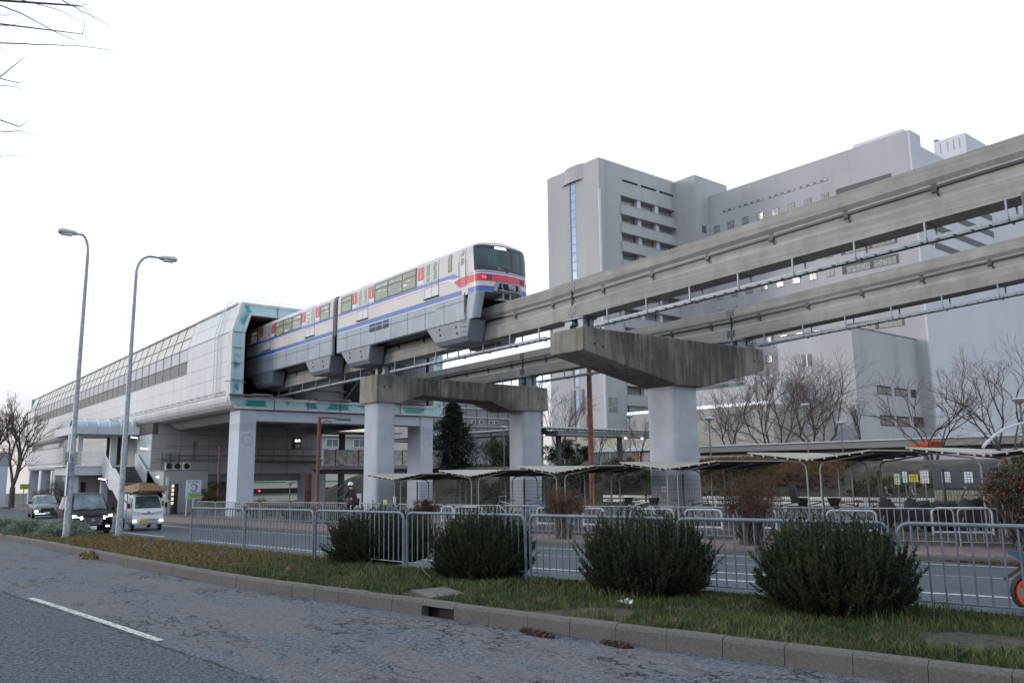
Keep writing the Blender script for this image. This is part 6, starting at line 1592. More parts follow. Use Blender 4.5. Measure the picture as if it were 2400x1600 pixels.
def wheel_(t, x, y, r, w=.2):
    m = MB(); m.lathe([(r*.6, -w/2), (r*.95, -w/2), (r, -w/2+.03), (r, w/2-.03), (r*.95, w/2), (r*.6, w/2)], (x, y, r), 18, 0); o = m.build('tyre', MAT['rubber'], t, local=True, smooth=True)
    m = MB(); m.lathe([(.03, -w/2+.01), (r*.62, -w/2-.004), (r*.62, w/2+.004), (.03, w/2-.01)], (x, y, r), 14, 0); m.build('rim', MAT['chrome'], o, local=True)
def lerp(a, b, f): return tuple(a[i]+(b[i]-a[i])*f for i in range(3))
van = thing('minivan', 'black minivan with headlamps lit, half hidden by a lamp post', 'minivan', (8.12, 40.9, Gf(41)), rad(-2))
vb = plain('black car paint', (.006, .005, .006), .5, var=.1, spec=.12)
st = [(0, .38, .72, .78, .72, .66), (.08, .26, .80, .88, .82, .72), (.45, .24, .92, 1.02, .86, .74), (.95, .24, 1.02, 1.12, .865, .72), (1.65, .24, 1.06, 1.74, .87, .68), (2.2, .24, 1.06, 1.85, .87, .70), (4.2, .24, 1.06, 1.84, .87, .70), (4.62, .3, 1.05, 1.70, .85, .66), (4.72, .4, .9, 1.0, .8, .6)]
vbody = body_loft(st, 'body', vb, van)
m = MB(); m.quad((-.71, .93, 1.14), (.71, .93, 1.14), (.57, 1.62, 1.79), (-.57, 1.62, 1.79)); m.build('windscreen', MAT['carglass'], van, local=True)
for s in (-1, 1):
    for y0, y1, dz in ((1.35, 2.3, .28), (2.4, 3.3, 0), (3.4, 4.4, 0)):
        m = MB(); a = .02*s; m.quad((s*.855, y0, 1.09), (s*.855, y1, 1.09), (s*.725, y1, 1.66), (s*.735, y0+dz, 1.64 if not dz else 1.45)); m.build('side_window', MAT['carglass'], van, local=True)
    m = MB(); m.loft([[(s*.40, -.03, .80), (s*.42, -.03, .72), (s*.76, .06, .70), (s*.80, .09, .84)], [(s*.42, .05, .86), (s*.44, .04, .74), (s*.80, .14, .72), (s*.83, .24, .93)]]); m.build('headlight', MAT['headlight'], van, local=True)
    m = MB(); m.tube([(s*.86, 1.15, 1.12), (s*1.0, 1.08, 1.12)], .02, 5); m.loft([[(s*.96, 1.1, 1.02), (s*1.08, 1.1, 1.04), (s*1.08, 1.1, 1.24), (s*.96, 1.1, 1.24)], [(s*.97, 1.2, 1.05), (s*1.05, 1.2, 1.06), (s*1.05, 1.2, 1.2), (s*.97, 1.2, 1.2)]]); m.build('mirror', vb, van, local=True)
    for y in (.95, 3.85): wheel_(van, s*.76, y, .33)
    m = MB(); m.cbox((s*.62, -.0, .40), (.16, .08, .07)); m.build('fog_lamp', MAT['headlight'], van, local=True)
m = MB(); m.box(-.40, .40, -.035, .02, .46, .82); gl_ = m.build('grille', MAT['black'], van, local=True)
m = MB()
for k in range(6): m.bar((-.38, -.045, .50+.055*k), (.38, -.045, .50+.055*k), .016)
m.bar((-.42, -.045, .84), (-.24, -.045, .46), .04); m.bar((.42, -.045, .84), (.24, -.045, .46), .04)
m.lathe([(.05, -.01), (.085, -.01), (.085, .01), (.05, .01)], (0, -.055, .68), 14, 1); m.bar((-.1, -.06, .68), (.1, -.06, .68), .03); m.build('grille_trim', MAT['chrome'], gl_, local=True)
m = MB(); m.box(-.17, .17, -.03, .0, .26, .42); pl_ = m.build('number_plate', MAT['white'], van, local=True)
m = MB(); m.text('21', .11, (.03, -.03, .32), (1, 0, 0), (0, 0, 1), .003); m.build('plate_text', plain('plate green', (.02, .12, .06), .5), pl_, local=True)
m = MB(); m.bar((-.5, .90, 1.14), (.05, 1.0, 1.22), .015); m.bar((.1, .90, 1.14), (.6, .97, 1.19), .015); m.build('wiper', MAT['black'], van, local=True)
m = MB(); m.box(-.8, .8, .1, 4.6, .18, .3); m.build('underbody', MAT['dark'], van, local=True)

suv = thing('suv', 'silver grey car with black grille and one bright headlamp behind the black minivan', 'car', (10.5, 68.6, Gf(68.6)), rad(-3))
sp = plain('silver car paint', (.15, .155, .165), .3, .3, var=.08)
st = [(0, .36, .74, .80, .72, .66), (.1, .24, .86, .92, .84, .74), (.6, .22, .96, 1.02, .90, .76), (1.15, .22, 1.02, 1.10, .92, .74), (1.95, .22, 1.06, 1.60, .92, .66), (2.5, .22, 1.06, 1.69, .92, .68), (3.9, .22, 1.06, 1.64, .92, .66), (4.4, .3, 1.05, 1.35, .88, .6), (4.6, .4, .95, 1.05, .82, .6)]
body_loft(st, 'body', sp, suv)
m = MB(); m.quad((-.73, 1.13, 1.12), (.73, 1.13, 1.12), (.57, 1.93, 1.61), (-.57, 1.93, 1.61)); m.build('windscreen', MAT['carglass'], suv, local=True)
m = MB(); m.box(-.42, .42, -.04, .05, .42, .78); g_ = m.build('grille', MAT['black'], suv, local=True)
m = MB(); m.box(-.78, .78, -.02, .1, .24, .42); m.build('lower_bumper', MAT['black'], suv, local=True)
for s in (-1, 1):
    m = MB(); m.quad((s*.915, 1.6, 1.09), (s*.915, 4.0, 1.09), (s*.69, 3.8, 1.55), (s*.69, 2.1, 1.53)); m.build('side_window', MAT['carglass'], suv, local=True)
    m = MB(); m.loft([[(s*.45, -.02, .76), (s*.47, -.02, .70), (s*.82, .1, .70), (s*.84, .12, .80)], [(s*.47, .08, .84), (s*.5, .08, .74), (s*.86, .25, .74), (s*.88, .3, .88)]]); m.build('headlight', MAT['lampclear'], suv, local=True)
    m = MB(); m.cbox((s*.70, -.02, .55 if s < 0 else .5), (.22 if s < 0 else .12, .06, .16 if s < 0 else .08)); m.build('fog_lamp', MAT['headlight'] if s < 0 else MAT['lampclear'], suv, local=True)
    m = MB(); m.cbox((s*1.02, 1.45, 1.15), (.2, .12, .16)); m.build('mirror', MAT['black'], suv, local=True)
    for y in (.9, 3.6): wheel_(suv, s*.82, y, .36, .22)
    for y in (.9, 3.6):
        m = MB(); m.lathe([(.36, -.01), (.44, -.01), (.44, .01), (.36, .01)], (s*.915, y, .38), 18, 0); m.build('arch_trim', MAT['black'], suv, local=True)
m = MB(); m.cbox((-.45, -.05, .38), (.66, .02, .03)); m.build('day_lamp', MAT['headlight'], suv, local=True)
m = MB(); m.box(-.17, .17, -.06, -.04, .36, .5); m.build('number_plate', MAT['white'], suv, local=True)

trk = thing('kei_truck', 'small white flatbed truck with a ladder rack above its cab', 'truck', (10.92, 42.6, Gf(43)), rad(-1))
tw = plain('white truck paint', (.66, .68, .70), .3, var=.03)
st = [(0, .42, .74, .80, .66, .60), (.04, .32, .92, .98, .72, .64), (.12, .30, 1.06, 1.14, .735, .66), (.50, .30, 1.10, 1.66, .735, .62), (.78, .30, 1.10, 1.76, .735, .63), (1.35, .30, 1.10, 1.77, .735, .63), (1.42, .32, 1.10, 1.70, .72, .6)]
body_loft(st, 'cab', tw, trk)
m = MB(); m.quad((-.62, .09, 1.14), (.62, .09, 1.14), (.53, .48, 1.66), (-.53, .48, 1.66)); ws_ = m.build('windscreen', MAT['carglass'], trk, local=True)
m = MB(); m.bar((-.62, .07, 1.13), (.62, .07, 1.13), .03); m.bar((-.45, .08, 1.16), (-.1, .16, 1.24), .014); m.bar((.05, .08, 1.16), (.45, .14, 1.22), .014); m.build('wiper', MAT['black'], trk, local=True)
for s in (-1, 1):
    m = MB(); m.quad((s*.742, .42, 1.12), (s*.742, 1.2, 1.12), (s*.655, 1.2, 1.62), (s*.655, .58, 1.60)); m.build('side_window', MAT['carglass'], trk, local=True)
    m = MB(); m.loft([[(s*.36, -.025, .92), (s*.38, -.03, .80), (s*.66, .0, .78), (s*.68, .03, .96)], [(s*.38, .06, .94), (s*.4, .05, .82), (s*.70, .1, .80), (s*.72, .12, 1.0)]]); m.build('headlight', MAT['lampclear'], trk, local=True)
    m = MB(); m.cbox((s*.62, -.02, .48), (.16, .05, .09)); m.build('fog_lamp', MAT['headlight'], trk, local=True)
    m = MB(); m.tube([(s*.72, .35, 1.2), (s*.85, .25, 1.25)], .015, 5); m.cbox((s*.87, .24, 1.22), (.12, .05, .24)); m.build('mirror', MAT['black'], trk, local=True)
    for y in (.45, 2.55): wheel_(trk, s*.64, y, .27, .15)
m = MB(); m.bar((-.34, -.02, .86), (.34, -.02, .86), .03); m.bar((-.30, -.02, .82), (.30, -.02, .82), .02); m.lathe([(.02, -.01), (.05, -.01), (.05, .01), (.02, .01)], (0, -.03, .9), 10, 1); m.build('chrome_bar', MAT['chrome'], trk, local=True)
m = MB()
for k in range(4): m.box(-.36, .46, .0, .01, .36+.06*k, .385+.06*k)
m.build('lower_grille', MAT['black'], trk, local=True)
m = MB(); m.box(-.40, -.07, -.035, -.01, .37, .53); pl_ = m.build('number_plate', plain('yellow plate', (.75, .5, .03), .5), trk, local=True)
m = MB(); m.text('47-24', .11, (-.235, -.035, .435), (1, 0, 0), (0, 0, 1), .003); m.build('plate_text', MAT['black'], pl_, local=True)
m = MB(); m.box(-.72, .72, 1.5, 3.35, .62, .68); m.box(-.74, -.70, 1.5, 3.35, .62, .92); m.box(.70, .74, 1.5, 3.35, .62, .92); m.box(-.72, .72, 3.3, 3.35, .62, .92); m.box(-.3, .3, .2, 3.2, .3, .6); m.build('flatbed', tw, trk, local=True)
m = MB()
for s in (-1, 1):
    m.bar((s*.68, 1.5, .9), (s*.68, 1.5, 1.82), .04); m.bar((s*.68, 3.3, .9), (s*.68, 3.3, 1.82), .04); m.bar((s*.68, .2, 1.86), (s*.68, 3.4, 1.82), .04); m.bar((s*.68, 1.5, 1.3), (s*.68, 3.3, 1.75), .03)
for y in (.2, 1.5, 3.3): m.bar((-.75, y, 1.86), (.75, y, 1.86), .05)
m.build('ladder_rack', MAT['steel_d'], trk, local=True)
# cargo of boxes: things of their own lying on the rack
MAT['card'] = plain('cardboard', (.30, .195, .105), .8, var=.12, scale=3)
def carton(label, x0, x1, y0, y1, z0, z1, tilt):
    t = thing('cardboard_box', label, 'box', (10.92, 42.6, Gf(43)), rad(-1), 'long cardboard boxes on the truck rack')
    m = MB()
    def tz(y): return tilt*(1.5-y)*-1
    def p(x, y, z): return (x, y, z+(-y)*tilt*-1*-1)
    m.add([p(x, y, z) for z in (z0, z1) for x, y in ((x0, y0), (x1, y0), (x1, y1), (x0, y1))], [(0,3,2,1), (4,5,6,7), (0,1,5,4), (1,2,6,5), (2,3,7,6), (3,0,4,7)])
    o = m.build('carton', MAT['card'], t, local=True)
    m = MB(); 
    for k in range(3):
        ya = y0+.25+.22*k; m.add([p(x0-.004, ya, z0+.12), p(x0-.004, ya+.12, z0+.12), p(x0-.004, ya+.12, z1-.1), p(x0-.004, ya, z1-.1)], [(0,1,2,3)])
    m.build('print', MAT['black'], o, local=True); return t
carton('longest cardboard box slanting over the white truck cab', -.62, .28, -.45, 3.2, 1.93, 2.30, .06)
carton('lower cardboard box beside the longest one on the truck rack', .30, .74, -.35, 3.0, 1.93, 2.16, .06)
lad = thing('ladder', 'dark folded ladder lying under the cardboard boxes on the truck rack', 'ladder', (10.92, 42.6, Gf(43)), rad(-1))
m = MB(); m.bar((-.5, -.55, 1.90), (-.5, 3.2, 1.90), .04); m.bar((.5, -.55, 1.90), (.5, 3.2, 1.90), .04)
for k in range(10): m.bar((-.5, -.45+.38*k, 1.90), (.5, -.45+.38*k, 1.90), .03)
m.build('rails', MAT['rust'], lad, local=True)
# sports motorcycle cut by the picture edge; local x = forward
mo = thing('motorcycle', 'sports motorcycle with bright orange wheel rims entering at the picture edge', 'motorcycle', (14.47, 5.03, Gf(5)), rad(-62))
OR = plain('orange rim paint', (.80, .07, .01), .3, var=.04); BL = plain('blue fairing paint', (.006, .035, .11), .3, var=.1)
for cx in (0, 1.38):
    m = MB(); m.lathe([(.235, -.06), (.275, -.085), (.31, -.05), (.318, 0), (.31, .05), (.275, .085), (.235, .06), (.235, -.06)], (cx, 0, .318), 32, 1, caps=False); w_ = m.build('tyre', MAT['rubber'], mo, local=True, smooth=True)
    m = MB(); m.lathe([(.205, -.062), (.238, -.062), (.238, .062), (.205, .062), (.205, -.062)], (cx, 0, .318), 32, 1, caps=False)
    for k in range(5):
        for d in (-.10, .10):
            a = 2*math.pi*k/5; m.bar((cx+.03*math.cos(a), -.02, .318+.03*math.sin(a)), (cx+.21*math.cos(a+d), -.02, .318+.21*math.sin(a+d)), .022, .03)
    m.lathe([(.01, -.08), (.05, -.08), (.05, .08), (.01, .08)], (cx, 0, .318), 12, 1); m.build('wheel_rim', OR, w_, local=True)
    m = MB(); m.lathe([(.05, -.09), (.12, -.09), (.12, -.085), (.05, -.085)], (cx, 0, .318), 18, 1); m.build('brake_disc', MAT['rim'], w_, local=True)
m = MB(); m.bar((0, .09, .318), (.5, .09, .42), .05); m.bar((0, -.09, .318), (.5, -.09, .42), .05); m.build('swingarm', MAT['black'], mo, local=True)
m = MB(); m.loft([[(-.28, -.05, .90), (-.28, .05, .90), (-.28, .04, .96), (-.28, -.04, .96)], [(.05, -.12, .72), (.05, .12, .72), (.05, .09, .92), (.05, -.09, .92)], [(.5, -.14, .55), (.5, .14, .55), (.5, .12, .84), (.5, -.12, .84)]]); m.build('tail_fairing', BL, mo, local=True)
m = MB(); m.loft([[(-.05, -.09, .93), (-.05, .09, .93), (-.05, .07, .97), (-.05, -.07, .97)], [(.5, -.13, .85), (.5, .13, .85), (.5, .10, .90), (.5, -.10, .90)]]); m.build('seat', MAT['black'], mo, local=True)
m = MB(); m.loft([[(.45, -.16, .30), (.45, .16, .30), (.45, .16, .8), (.45, -.16, .8)], [(.9, -.2, .22), (.9, .2, .22), (.9, .18, 1.0), (.9, -.18, 1.0)], [(1.35, -.16, .45), (1.35, .16, .45), (1.35, .12, 1.1), (1.35, -.12, 1.1)], [(1.6, -.05, .7), (1.6, .05, .7), (1.6, .05, .9), (1.6, -.05, .9)]]); m.build('fairing', BL, mo, local=True, smooth=True)
m = MB(); m.tube([(1.38, .1, .32), (1.15, .1, 1.0)], .03, 6); m.tube([(1.38, -.1, .32), (1.15, -.1, 1.0)], .03, 6); m.tube([(1.05, .3, .98), (1.15, 0, 1.02), (1.05, -.3, .98)], .018, 6); m.build('fork', MAT['rim'], mo, local=True)
m = MB(); m.tube([(.6, -.16, .3), (.1, -.17, .36), (-.08, -.18, .48)], .05, 8); m.build('exhaust', MAT['rim'], mo, local=True)
m = MB(); m.bar((-.1, 0, .72), (-.38, 0, .50), .02, .05); m.build('mudguard', plain('amber bracket', (.05, .03, .015), .5), mo, local=True)

# ------------------------------------------------------------ cyclist
cy_bike = bicycle('black bicycle ridden away along the far pavement', 16.85, 32.6, rad(97), (.02, .02, .02)); cy_bike['group'] = 'ridden bicycle'; 
for n_ in [None]: del cy_bike['group']
per = thing('person', 'cyclist in black jacket and white helmet leaning over the handlebar', 'person', (16.85, 32.6, PG(32.6)-.0), rad(97))
def skinmesh(name, pts, edges, rad_, mt, par, sub=2):
    me = bpy.data.meshes.new(name); me.from_pydata([tuple(p) for p in pts], edges, []); me.materials.append(mt)
    o = bpy.data.objects.new(name, me); COL.objects.link(o); o.parent = par
    sk = o.modifiers.new('skin', 'SKIN'); ss = o.modifiers.new('sub', 'SUBSURF'); ss.levels = sub; ss.render_levels = sub
    for i, v in enumerate(me.skin_vertices[0].data): r = rad_[i]; v.radius = (r, r) if not isinstance(r, tuple) else r; v.use_root = (i == 0)
    sk.use_smooth_shade = True; return o
skin = plain('skin', (.42, .26, .19), .6, var=.05); jk = plain('black jacket', (.012, .012, .014), .85, var=.2); tr = plain('dark trousers', (.018, .02, .028), .85)
P = [(-.22, 0, .93), (-.12, 0, 1.10), (.02, 0, 1.33), (.07, 0, 1.44), (.10, 0, 1.50), (.14, 0, 1.60), (.13, 0, 1.68)]
Rr = [.13, .14, .15, .07, .05, .088, .07]; E_ = [(0, 1), (1, 2), (2, 3), (3, 4), (4, 5), (5, 6)]
for s in (-1, 1):
    b = len(P); P += [(.03, s*.17, 1.37), (.10, s*.24, 1.16), (.24, s*.235, 1.06), (.30, s*.235, 1.04)]; Rr += [.06, .048, .034, .03]; E_ += [(2, b), (b, b+1), (b+1, b+2), (b+2, b+3)]
    for k, (dx, dy, dz) in enumerate(((.06, .02, -.035), (.07, .0, -.04), (.07, -.015, -.04), (.06, -.03, -.035), (-.01, -.04, -.03))):
        q = len(P); P += [(.30+dx*.6, s*(.235+dy*.8), 1.04+dz*.4), (.30+dx*.7, s*(.235+dy*.8), 1.04+dz)]; Rr += [.009, .008]; E_ += [(b+3, q), (q, q+1)]
    b = len(P); kn = (.18, s*.11, .80) if s > 0 else (.12, s*.11, .66); an = (.0, s*.11, .44) if s > 0 else (-.08, s*.11, .22)
    P += [(-.20, s*.10, .90), kn, an, (an[0]+.15, an[1], an[2]-.05)]; Rr += [.10, .065, .04, .035]; E_ += [(0, b), (b, b+1), (b+1, b+2), (b+2, b+3)]
body = skinmesh('body', P, E_, Rr, skin, per)
jp, je, jr = P[:4], [(0, 1), (1, 2), (2, 3)], [.15, .165, .175, .08]
for s in (-1, 1):
    b = len(jp); jp = jp+[(.03, s*.17, 1.37), (.10, s*.24, 1.16), (.23, s*.235, 1.065)]; jr = jr+[.085, .068, .05]; je = je+[(2, b), (b, b+1), (b+1, b+2)]
skinmesh('jacket', jp, je, jr, jk, per)
tp, te, trr = [P[0]], [], [.145]
for s in (-1, 1):
    b = len(tp); kn = (.18, s*.11, .80) if s > 0 else (.12, s*.11, .66); an = (.0, s*.11, .46) if s > 0 else (-.08, s*.11, .24)
    tp = tp+[(-.20, s*.10, .90), kn, an]; trr = trr+[.115, .08, .055]; te = te+[(0, b), (b, b+1), (b+1, b+2)]
skinmesh('trousers', tp, te, trr, tr, per)
m = MB(); m.lathe([(.115, -.02), (.125, .0), (.12, .05), (.095, .10), (.05, .125), (.01, .13)], (.13, 0, 1.64), 16); m.build('helmet', MAT['white'], per, local=True, smooth=True)
m = MB(); m.lathe([(.085, -.08), (.10, -.04), (.105, .0)], (.12, 0, 1.645), 12); m.build('hair', MAT['black'], per, local=True)
m = MB()
for s in (-1, 1): m.cbox((.215, s*.032, 1.625), (.012, .022, .01))
m.cbox((.205, 0, 1.555), (.015, .045, .01)); m.build('eyes_and_mouth', MAT['black'], per, local=True)
m = MB(); m.loft([[(.20, -.012, 1.575), (.20, .012, 1.575), (.20, .008, 1.62), (.20, -.008, 1.62)], [(.235, -.008, 1.58), (.235, .008, 1.58), (.21, .004, 1.61), (.21, -.004, 1.61)]]); m.build('nose', skin, per, local=True)

# ------------------------------------------------------------ planting
JL = [('smallest and farthest dark juniper shrub on the median', 8.15, 14.4, 1.0, 1.0, 1.12, 11), ('second smallest dark juniper shrub, with the square drain cover at its foot', 8.0, 10.8, .76, .76, 1.12, 12),
      ('second largest dark juniper shrub, a white scrap lying at its side', 8.62, 7.8, .86, .86, 1.16, 13), ('largest and nearest dark juniper shrub on the median', 9.0, 5.2, .83, .83, 1.14, 14)]
for l, x, y, rx, ry, h, sd in JL: juniper(l, x, y, G(y)+.15, rx, ry, h, sd)
def mound(label, x, y, rx, ry, h, seed, n=9000):
    t = thing('low_shrub', label, 'shrub', (x, y, G(y)+.15), 0, 'low silvery shrubs on the median'); r = np.random.default_rng(seed)
    a = r.uniform(0, 6.28, n); q = np.sqrt(r.random(n)); px = x+rx*q*np.cos(a); py = y+ry*q*np.sin(a)
    top = G(y)+.15+h*np.sqrt(np.maximum(0, 1-q**2))*(.75+.3*np.sin(px*5+py*2)); pz = top-.12*r.random(n)
    d = np.stack([np.cos(a)*q, np.sin(a)*q, .5+.3*r.random(n)], 1)+r.normal(size=(n, 3))*.35; d /= np.linalg.norm(d, axis=1)[:, None]
    V, F = leaf_quads(r, np.stack([px, py, pz], 1), .26, .16, d); np_mesh('foliage', V, F, MAT['bluegreen'], t)
    segs = [(np.array([x, y, G(y)]), np.array([x+rx*.6*math.cos(k), y+ry*.6*math.sin(k), G(y)+.15+h*.5]), .03, .01) for k in range(8)]
    V, F = np_tubes(segs, 4); np_mesh('branches', V, F, MAT['bark'], t)
mound('low silvery mound of shrub at the foot of the nearer street lamp', 6.1, 35.6, .95, 2.3, .58, 1); mound('low silvery shrub spilling to the kerb in front of the grey car', 5.7, 41.5, .9, 2.6, .62, 2, 7000); mound('low silvery shrub farther back at the picture edge', 5.8, 50, 1.0, 3.5, .6, 3, 6000)
for i, (x, y, l) in enumerate([(6.35, 27.5, 'dry brown stump stub near the white truck'), (5.9, 23.3, 'dry stump stub in brown grass, nearest the kerb'), (6.35, 22.2, 'dry stump stub beside the kerb row of stubs'), (6.5, 24.6, 'largest splintered dry stump on the median'), (6.75, 21.7, 'pale split stump stub near the fence end'), (6.3, 18.4, 'stump stub lying below the first fence panel'), (5.5, 29.5, 'grey stump stub between the two street lamps')]):
    t = thing('dry_stump', l, 'stump', (x, y, G(y)+.18), 0, 'dry stump stubs in the brown grass'); r = np.random.default_rng(i); segs = []
    for k in range(16 if i != 3 else 34):
        d = rnd_unit(r, 1)[0]; d[2] = abs(d[2])*.8; b = np.array([x, y, G(y)+.18])+r.normal(size=3)*np.array([.10, .10, 0]); segs.append((b, b+d*r.uniform(.08, .24), .022, .012))
    V, F = np_tubes(segs, 4); np_mesh('stubs', V, F, MAT['bark_l'] if i % 2 else MAT['drystraw'], t)
bush('reddish_bush', 'middle reddish bush with pale stems on the far pavement', 'bush', 18.75, 20.7, Gf(20.7)+.15, .86, .80, 1.75, 21, 'redleaf', 8000, .05, .66, group='reddish bushes on the far pavement', trunk=4, bark='bark_l')
bush('reddish_bush', 'largest reddish bush, red leaves at its top', 'bush', 20.7, 14.5, Gf(14.5)+.15, 1.02, .95, 2.15, 22, 'redleaf', 11000, .05, .62, group='reddish bushes on the far pavement', trunk=5)
bush('reddish_bush', 'smallest reddish bush beyond the smaller dark shrubs', 'bush', 16.55, 26.0, Gf(26)+.15, .50, .5, 1.45, 23, 'redleaf', 5000, .05, .72, group='reddish bushes on the far pavement', trunk=3)
bush('camellia_bush', 'camellia bush with bright red flowers at the picture edge', 'bush', 23.55, 8.15, Gf(8)+.15, 1.05, 1.0, 2.5, 24, 'camellia', 10000, .075, .58, flowers=22, trunk=3)
bush('green_bush', 'low leafy bush on the far kerb behind the motorcycle', 'bush', 21.75, 6.9, Gf(7)+.15, .75, .75, .62, 25, 'olive', 6000, .06, .4)
# small bushes near the station
for i, (n_, l, x, y, rx, h, mt, n) in enumerate([('evergreen_bush', 'dark rounded bush beside the no littering sign', 18.85, 57.3, 1.0, 2.4, 'olive', 6000), ('evergreen_bush', 'olive bush behind the black minivan under the station', 16.6, 105, 2.2, 3.2, 'olive', 7000), ('weed_clump', 'pale seedy weeds at the foot of the station column', 19.0, 49.6, .9, 1.3, 'drystraw', 2500),
        ('weed_clump', 'low green plants behind the farthest pavement fence panels', 17.9, 47.0, 1.3, .8, 'greenleaf', 4000), ('weed_clump', 'yellow green grasses behind the fence near the brown lamp post', 18.9, 43.0, 1.5, .8, 'olive', 4000), ('weed_clump', 'green plants along the fence toward the cyclist', 19.3, 39.5, 1.2, .6, 'greenleaf', 3000)]):
    bush(n_, l, 'bush' if n_ != 'weed_clump' else 'weeds', x, y, Gf(y)+.1, rx, rx, h, 40+i, mt, n, .09, .5)
HB = [(33.5, 46.5, 2.6, 'greenleaf', 'dark hedge bush near the conifer foot behind the mesh fence'), (34.5, 42, 2.1, 'greenleaf', 'dark hedge bush between conifer and portal pier column'), (37.8, 45.5, 2.4, 'greenleaf', 'green hedge bush seen through the mesh by the portal column'),
      (38, 40.5, 2.4, 'greenleaf', 'green hedge bush left of the thick brown post'), (38.2, 36.5, 2.3, 'camellia', 'hedge bush directly behind the thick brown post'), (38.4, 32.6, 2.2, 'greenleaf', 'hedge bush between brown post and column pier'), (39.2, 28.2, 1.4, 'greenleaf', 'low green bush beside the column pier foot'),
      (38.5, 23.4, 1.0, 'redleaf', 'dark red shrub beyond the mesh fence'), (38, 19.5, 1.0, 'olive', 'yellowish shrub beyond the notices'), (38.5, 16, 1.0, 'redleaf', 'reddish brown shrub under the yellow notice'), (37, 27, .9, 'olive', 'low brownish shrub under the orange bank'), (39.5, 12.5, 1.3, 'olive', 'olive hedge above the dark screen panel')]
for i, (x, y, h, mt, l) in enumerate(HB): bush('hedge_bush', l, 'hedge', x, y, TERR(x, y)-.1, 2.1, 2.2, h, 60+i, mt, 5000, .14, .5, group='hedge bushes on the bank behind the parking')
r = np.random.default_rng(77); n = 16000; px = r.uniform(38.8, 44, n); py = r.uniform(22.5, 33.5, n); pz = np.array([TERR(a, b) for a, b in zip(px, py)])
V, F = blades(n, px, py, pz, .2, .45, .05, .8, r); o = np_mesh('bank_grass', V, F, MAT['orangegrass'], kind='stuff'); tag(o, 'dry orange grass on the bank behind the parking', 'grass')
# trees
conifer('conifer_tree', 'dark pointed conifer between the station portal and the portal pier', 42.4, 62, .0, 8.3, 3.2, 5, 24000)
bush('round_tree', 'green round tree under the walkway beside the portal column', 'tree', 47.5, 60.5, 1.6, 2.6, 2.6, 3.7, 31, 'greenleaf', 7000, .16, .55, trunk=3)
bush('round_tree', 'dark evergreen under the walkway roof right of the portal column', 'tree', 60.5, 66, 1.8, 3.4, 3.0, 3.4, 32, 'conifer', 7000, .18, .55, trunk=3)
bare_tree('bare_tree', 'bare street tree with upswept limbs in front of the far station end', 13.4, 112.6, Gf(112)+.1, 9.9, .85, 7, 7, 1, .30, .26, 'bare street trees at the far road side', nb=(2, 3), up_=.5)
bare_tree('bare_tree', 'bare street tree cut by the picture edge beside the far station end', 11.2, 118, Gf(112)+.1, 9.2, .85, 8, 6, 1, .28, .26, 'bare street trees at the far road side', nb=(2, 3), up_=.5)
gp = 'bare trees in front of the hospital'
bare_tree('bare_tree', 'bare tree next to the column pier with grey twigs', 68, 49.6, 2.1, 7.6, 1.0, 12, 7, 2, .13, .14, gp, twig='twig_g', lenf=.80)
bare_tree('bare_tree', 'dense bare tree with reddish twigs in the middle of the group', 68, 44.6, 2.1, 8.8, 1.0, 13, 7, 3, .15, .12, gp, twig='twig', lenf=.80, leaves=160)
bare_tree('bare_tree', 'widest bare tree, leaning branches crossing the annex corner', 68, 40.2, 2.1, 8.6, 1.1, 14, 7, 3, .15, .12, gp, twig='twig', lenf=.81, leaves=130)
bare_tree('bare_tree', 'small thin bare tree before the dark annex wall', 68, 35.9, 2.1, 4.4, .6, 15, 5, 1, .09, .2, gp)
bare_tree('bare_tree', 'bare tree with three forked limbs before the pale hospital wall', 55, 24.2, 2.1, 5.2, 1.05, 16, 5, 3, .09, .12, gp, lenf=.80)
bare_tree('bare_tree', 'bare tree nearest the picture edge with long arching limbs', 55, 19.8, 2.1, 6.3, 1.05, 17, 6, 3, .10, .12, gp, lenf=.80)
bare_tree('bare_tree', 'slender bare tree in front of the beige building beside the pier', 62, 56.5, 2.1, 3.9, .9, 18, 6, 1, .07, .2, gp, twig='twig_g')
bare_tree('bare_tree', 'slender bare tree in front of the blue framed windows', 62, 62.5, 2.0, 3.2, .9, 19, 6, 1, .06, .2, gp, twig='twig_g')
bare_tree('bare_tree', 'thin bare tree between the two slender ones by the beige building', 62, 59.3, 2.0, 3.2, .9, 29, 6, 1, .06, .2, gp, twig='twig_g')
bare_tree('bare_tree', 'bare tree rising behind the portal pier against the tower wall', 72, 80, 2.0, 9.5, 1.0, 20, 7, 1, .14, .2, gp, twig='twig_g')
bare_tree('bare_tree', 'bare tree half hidden by the portal column under the walkway', 50, 62, 1.8, 3.6, .8, 21, 6, 1, .07, .2, gp)
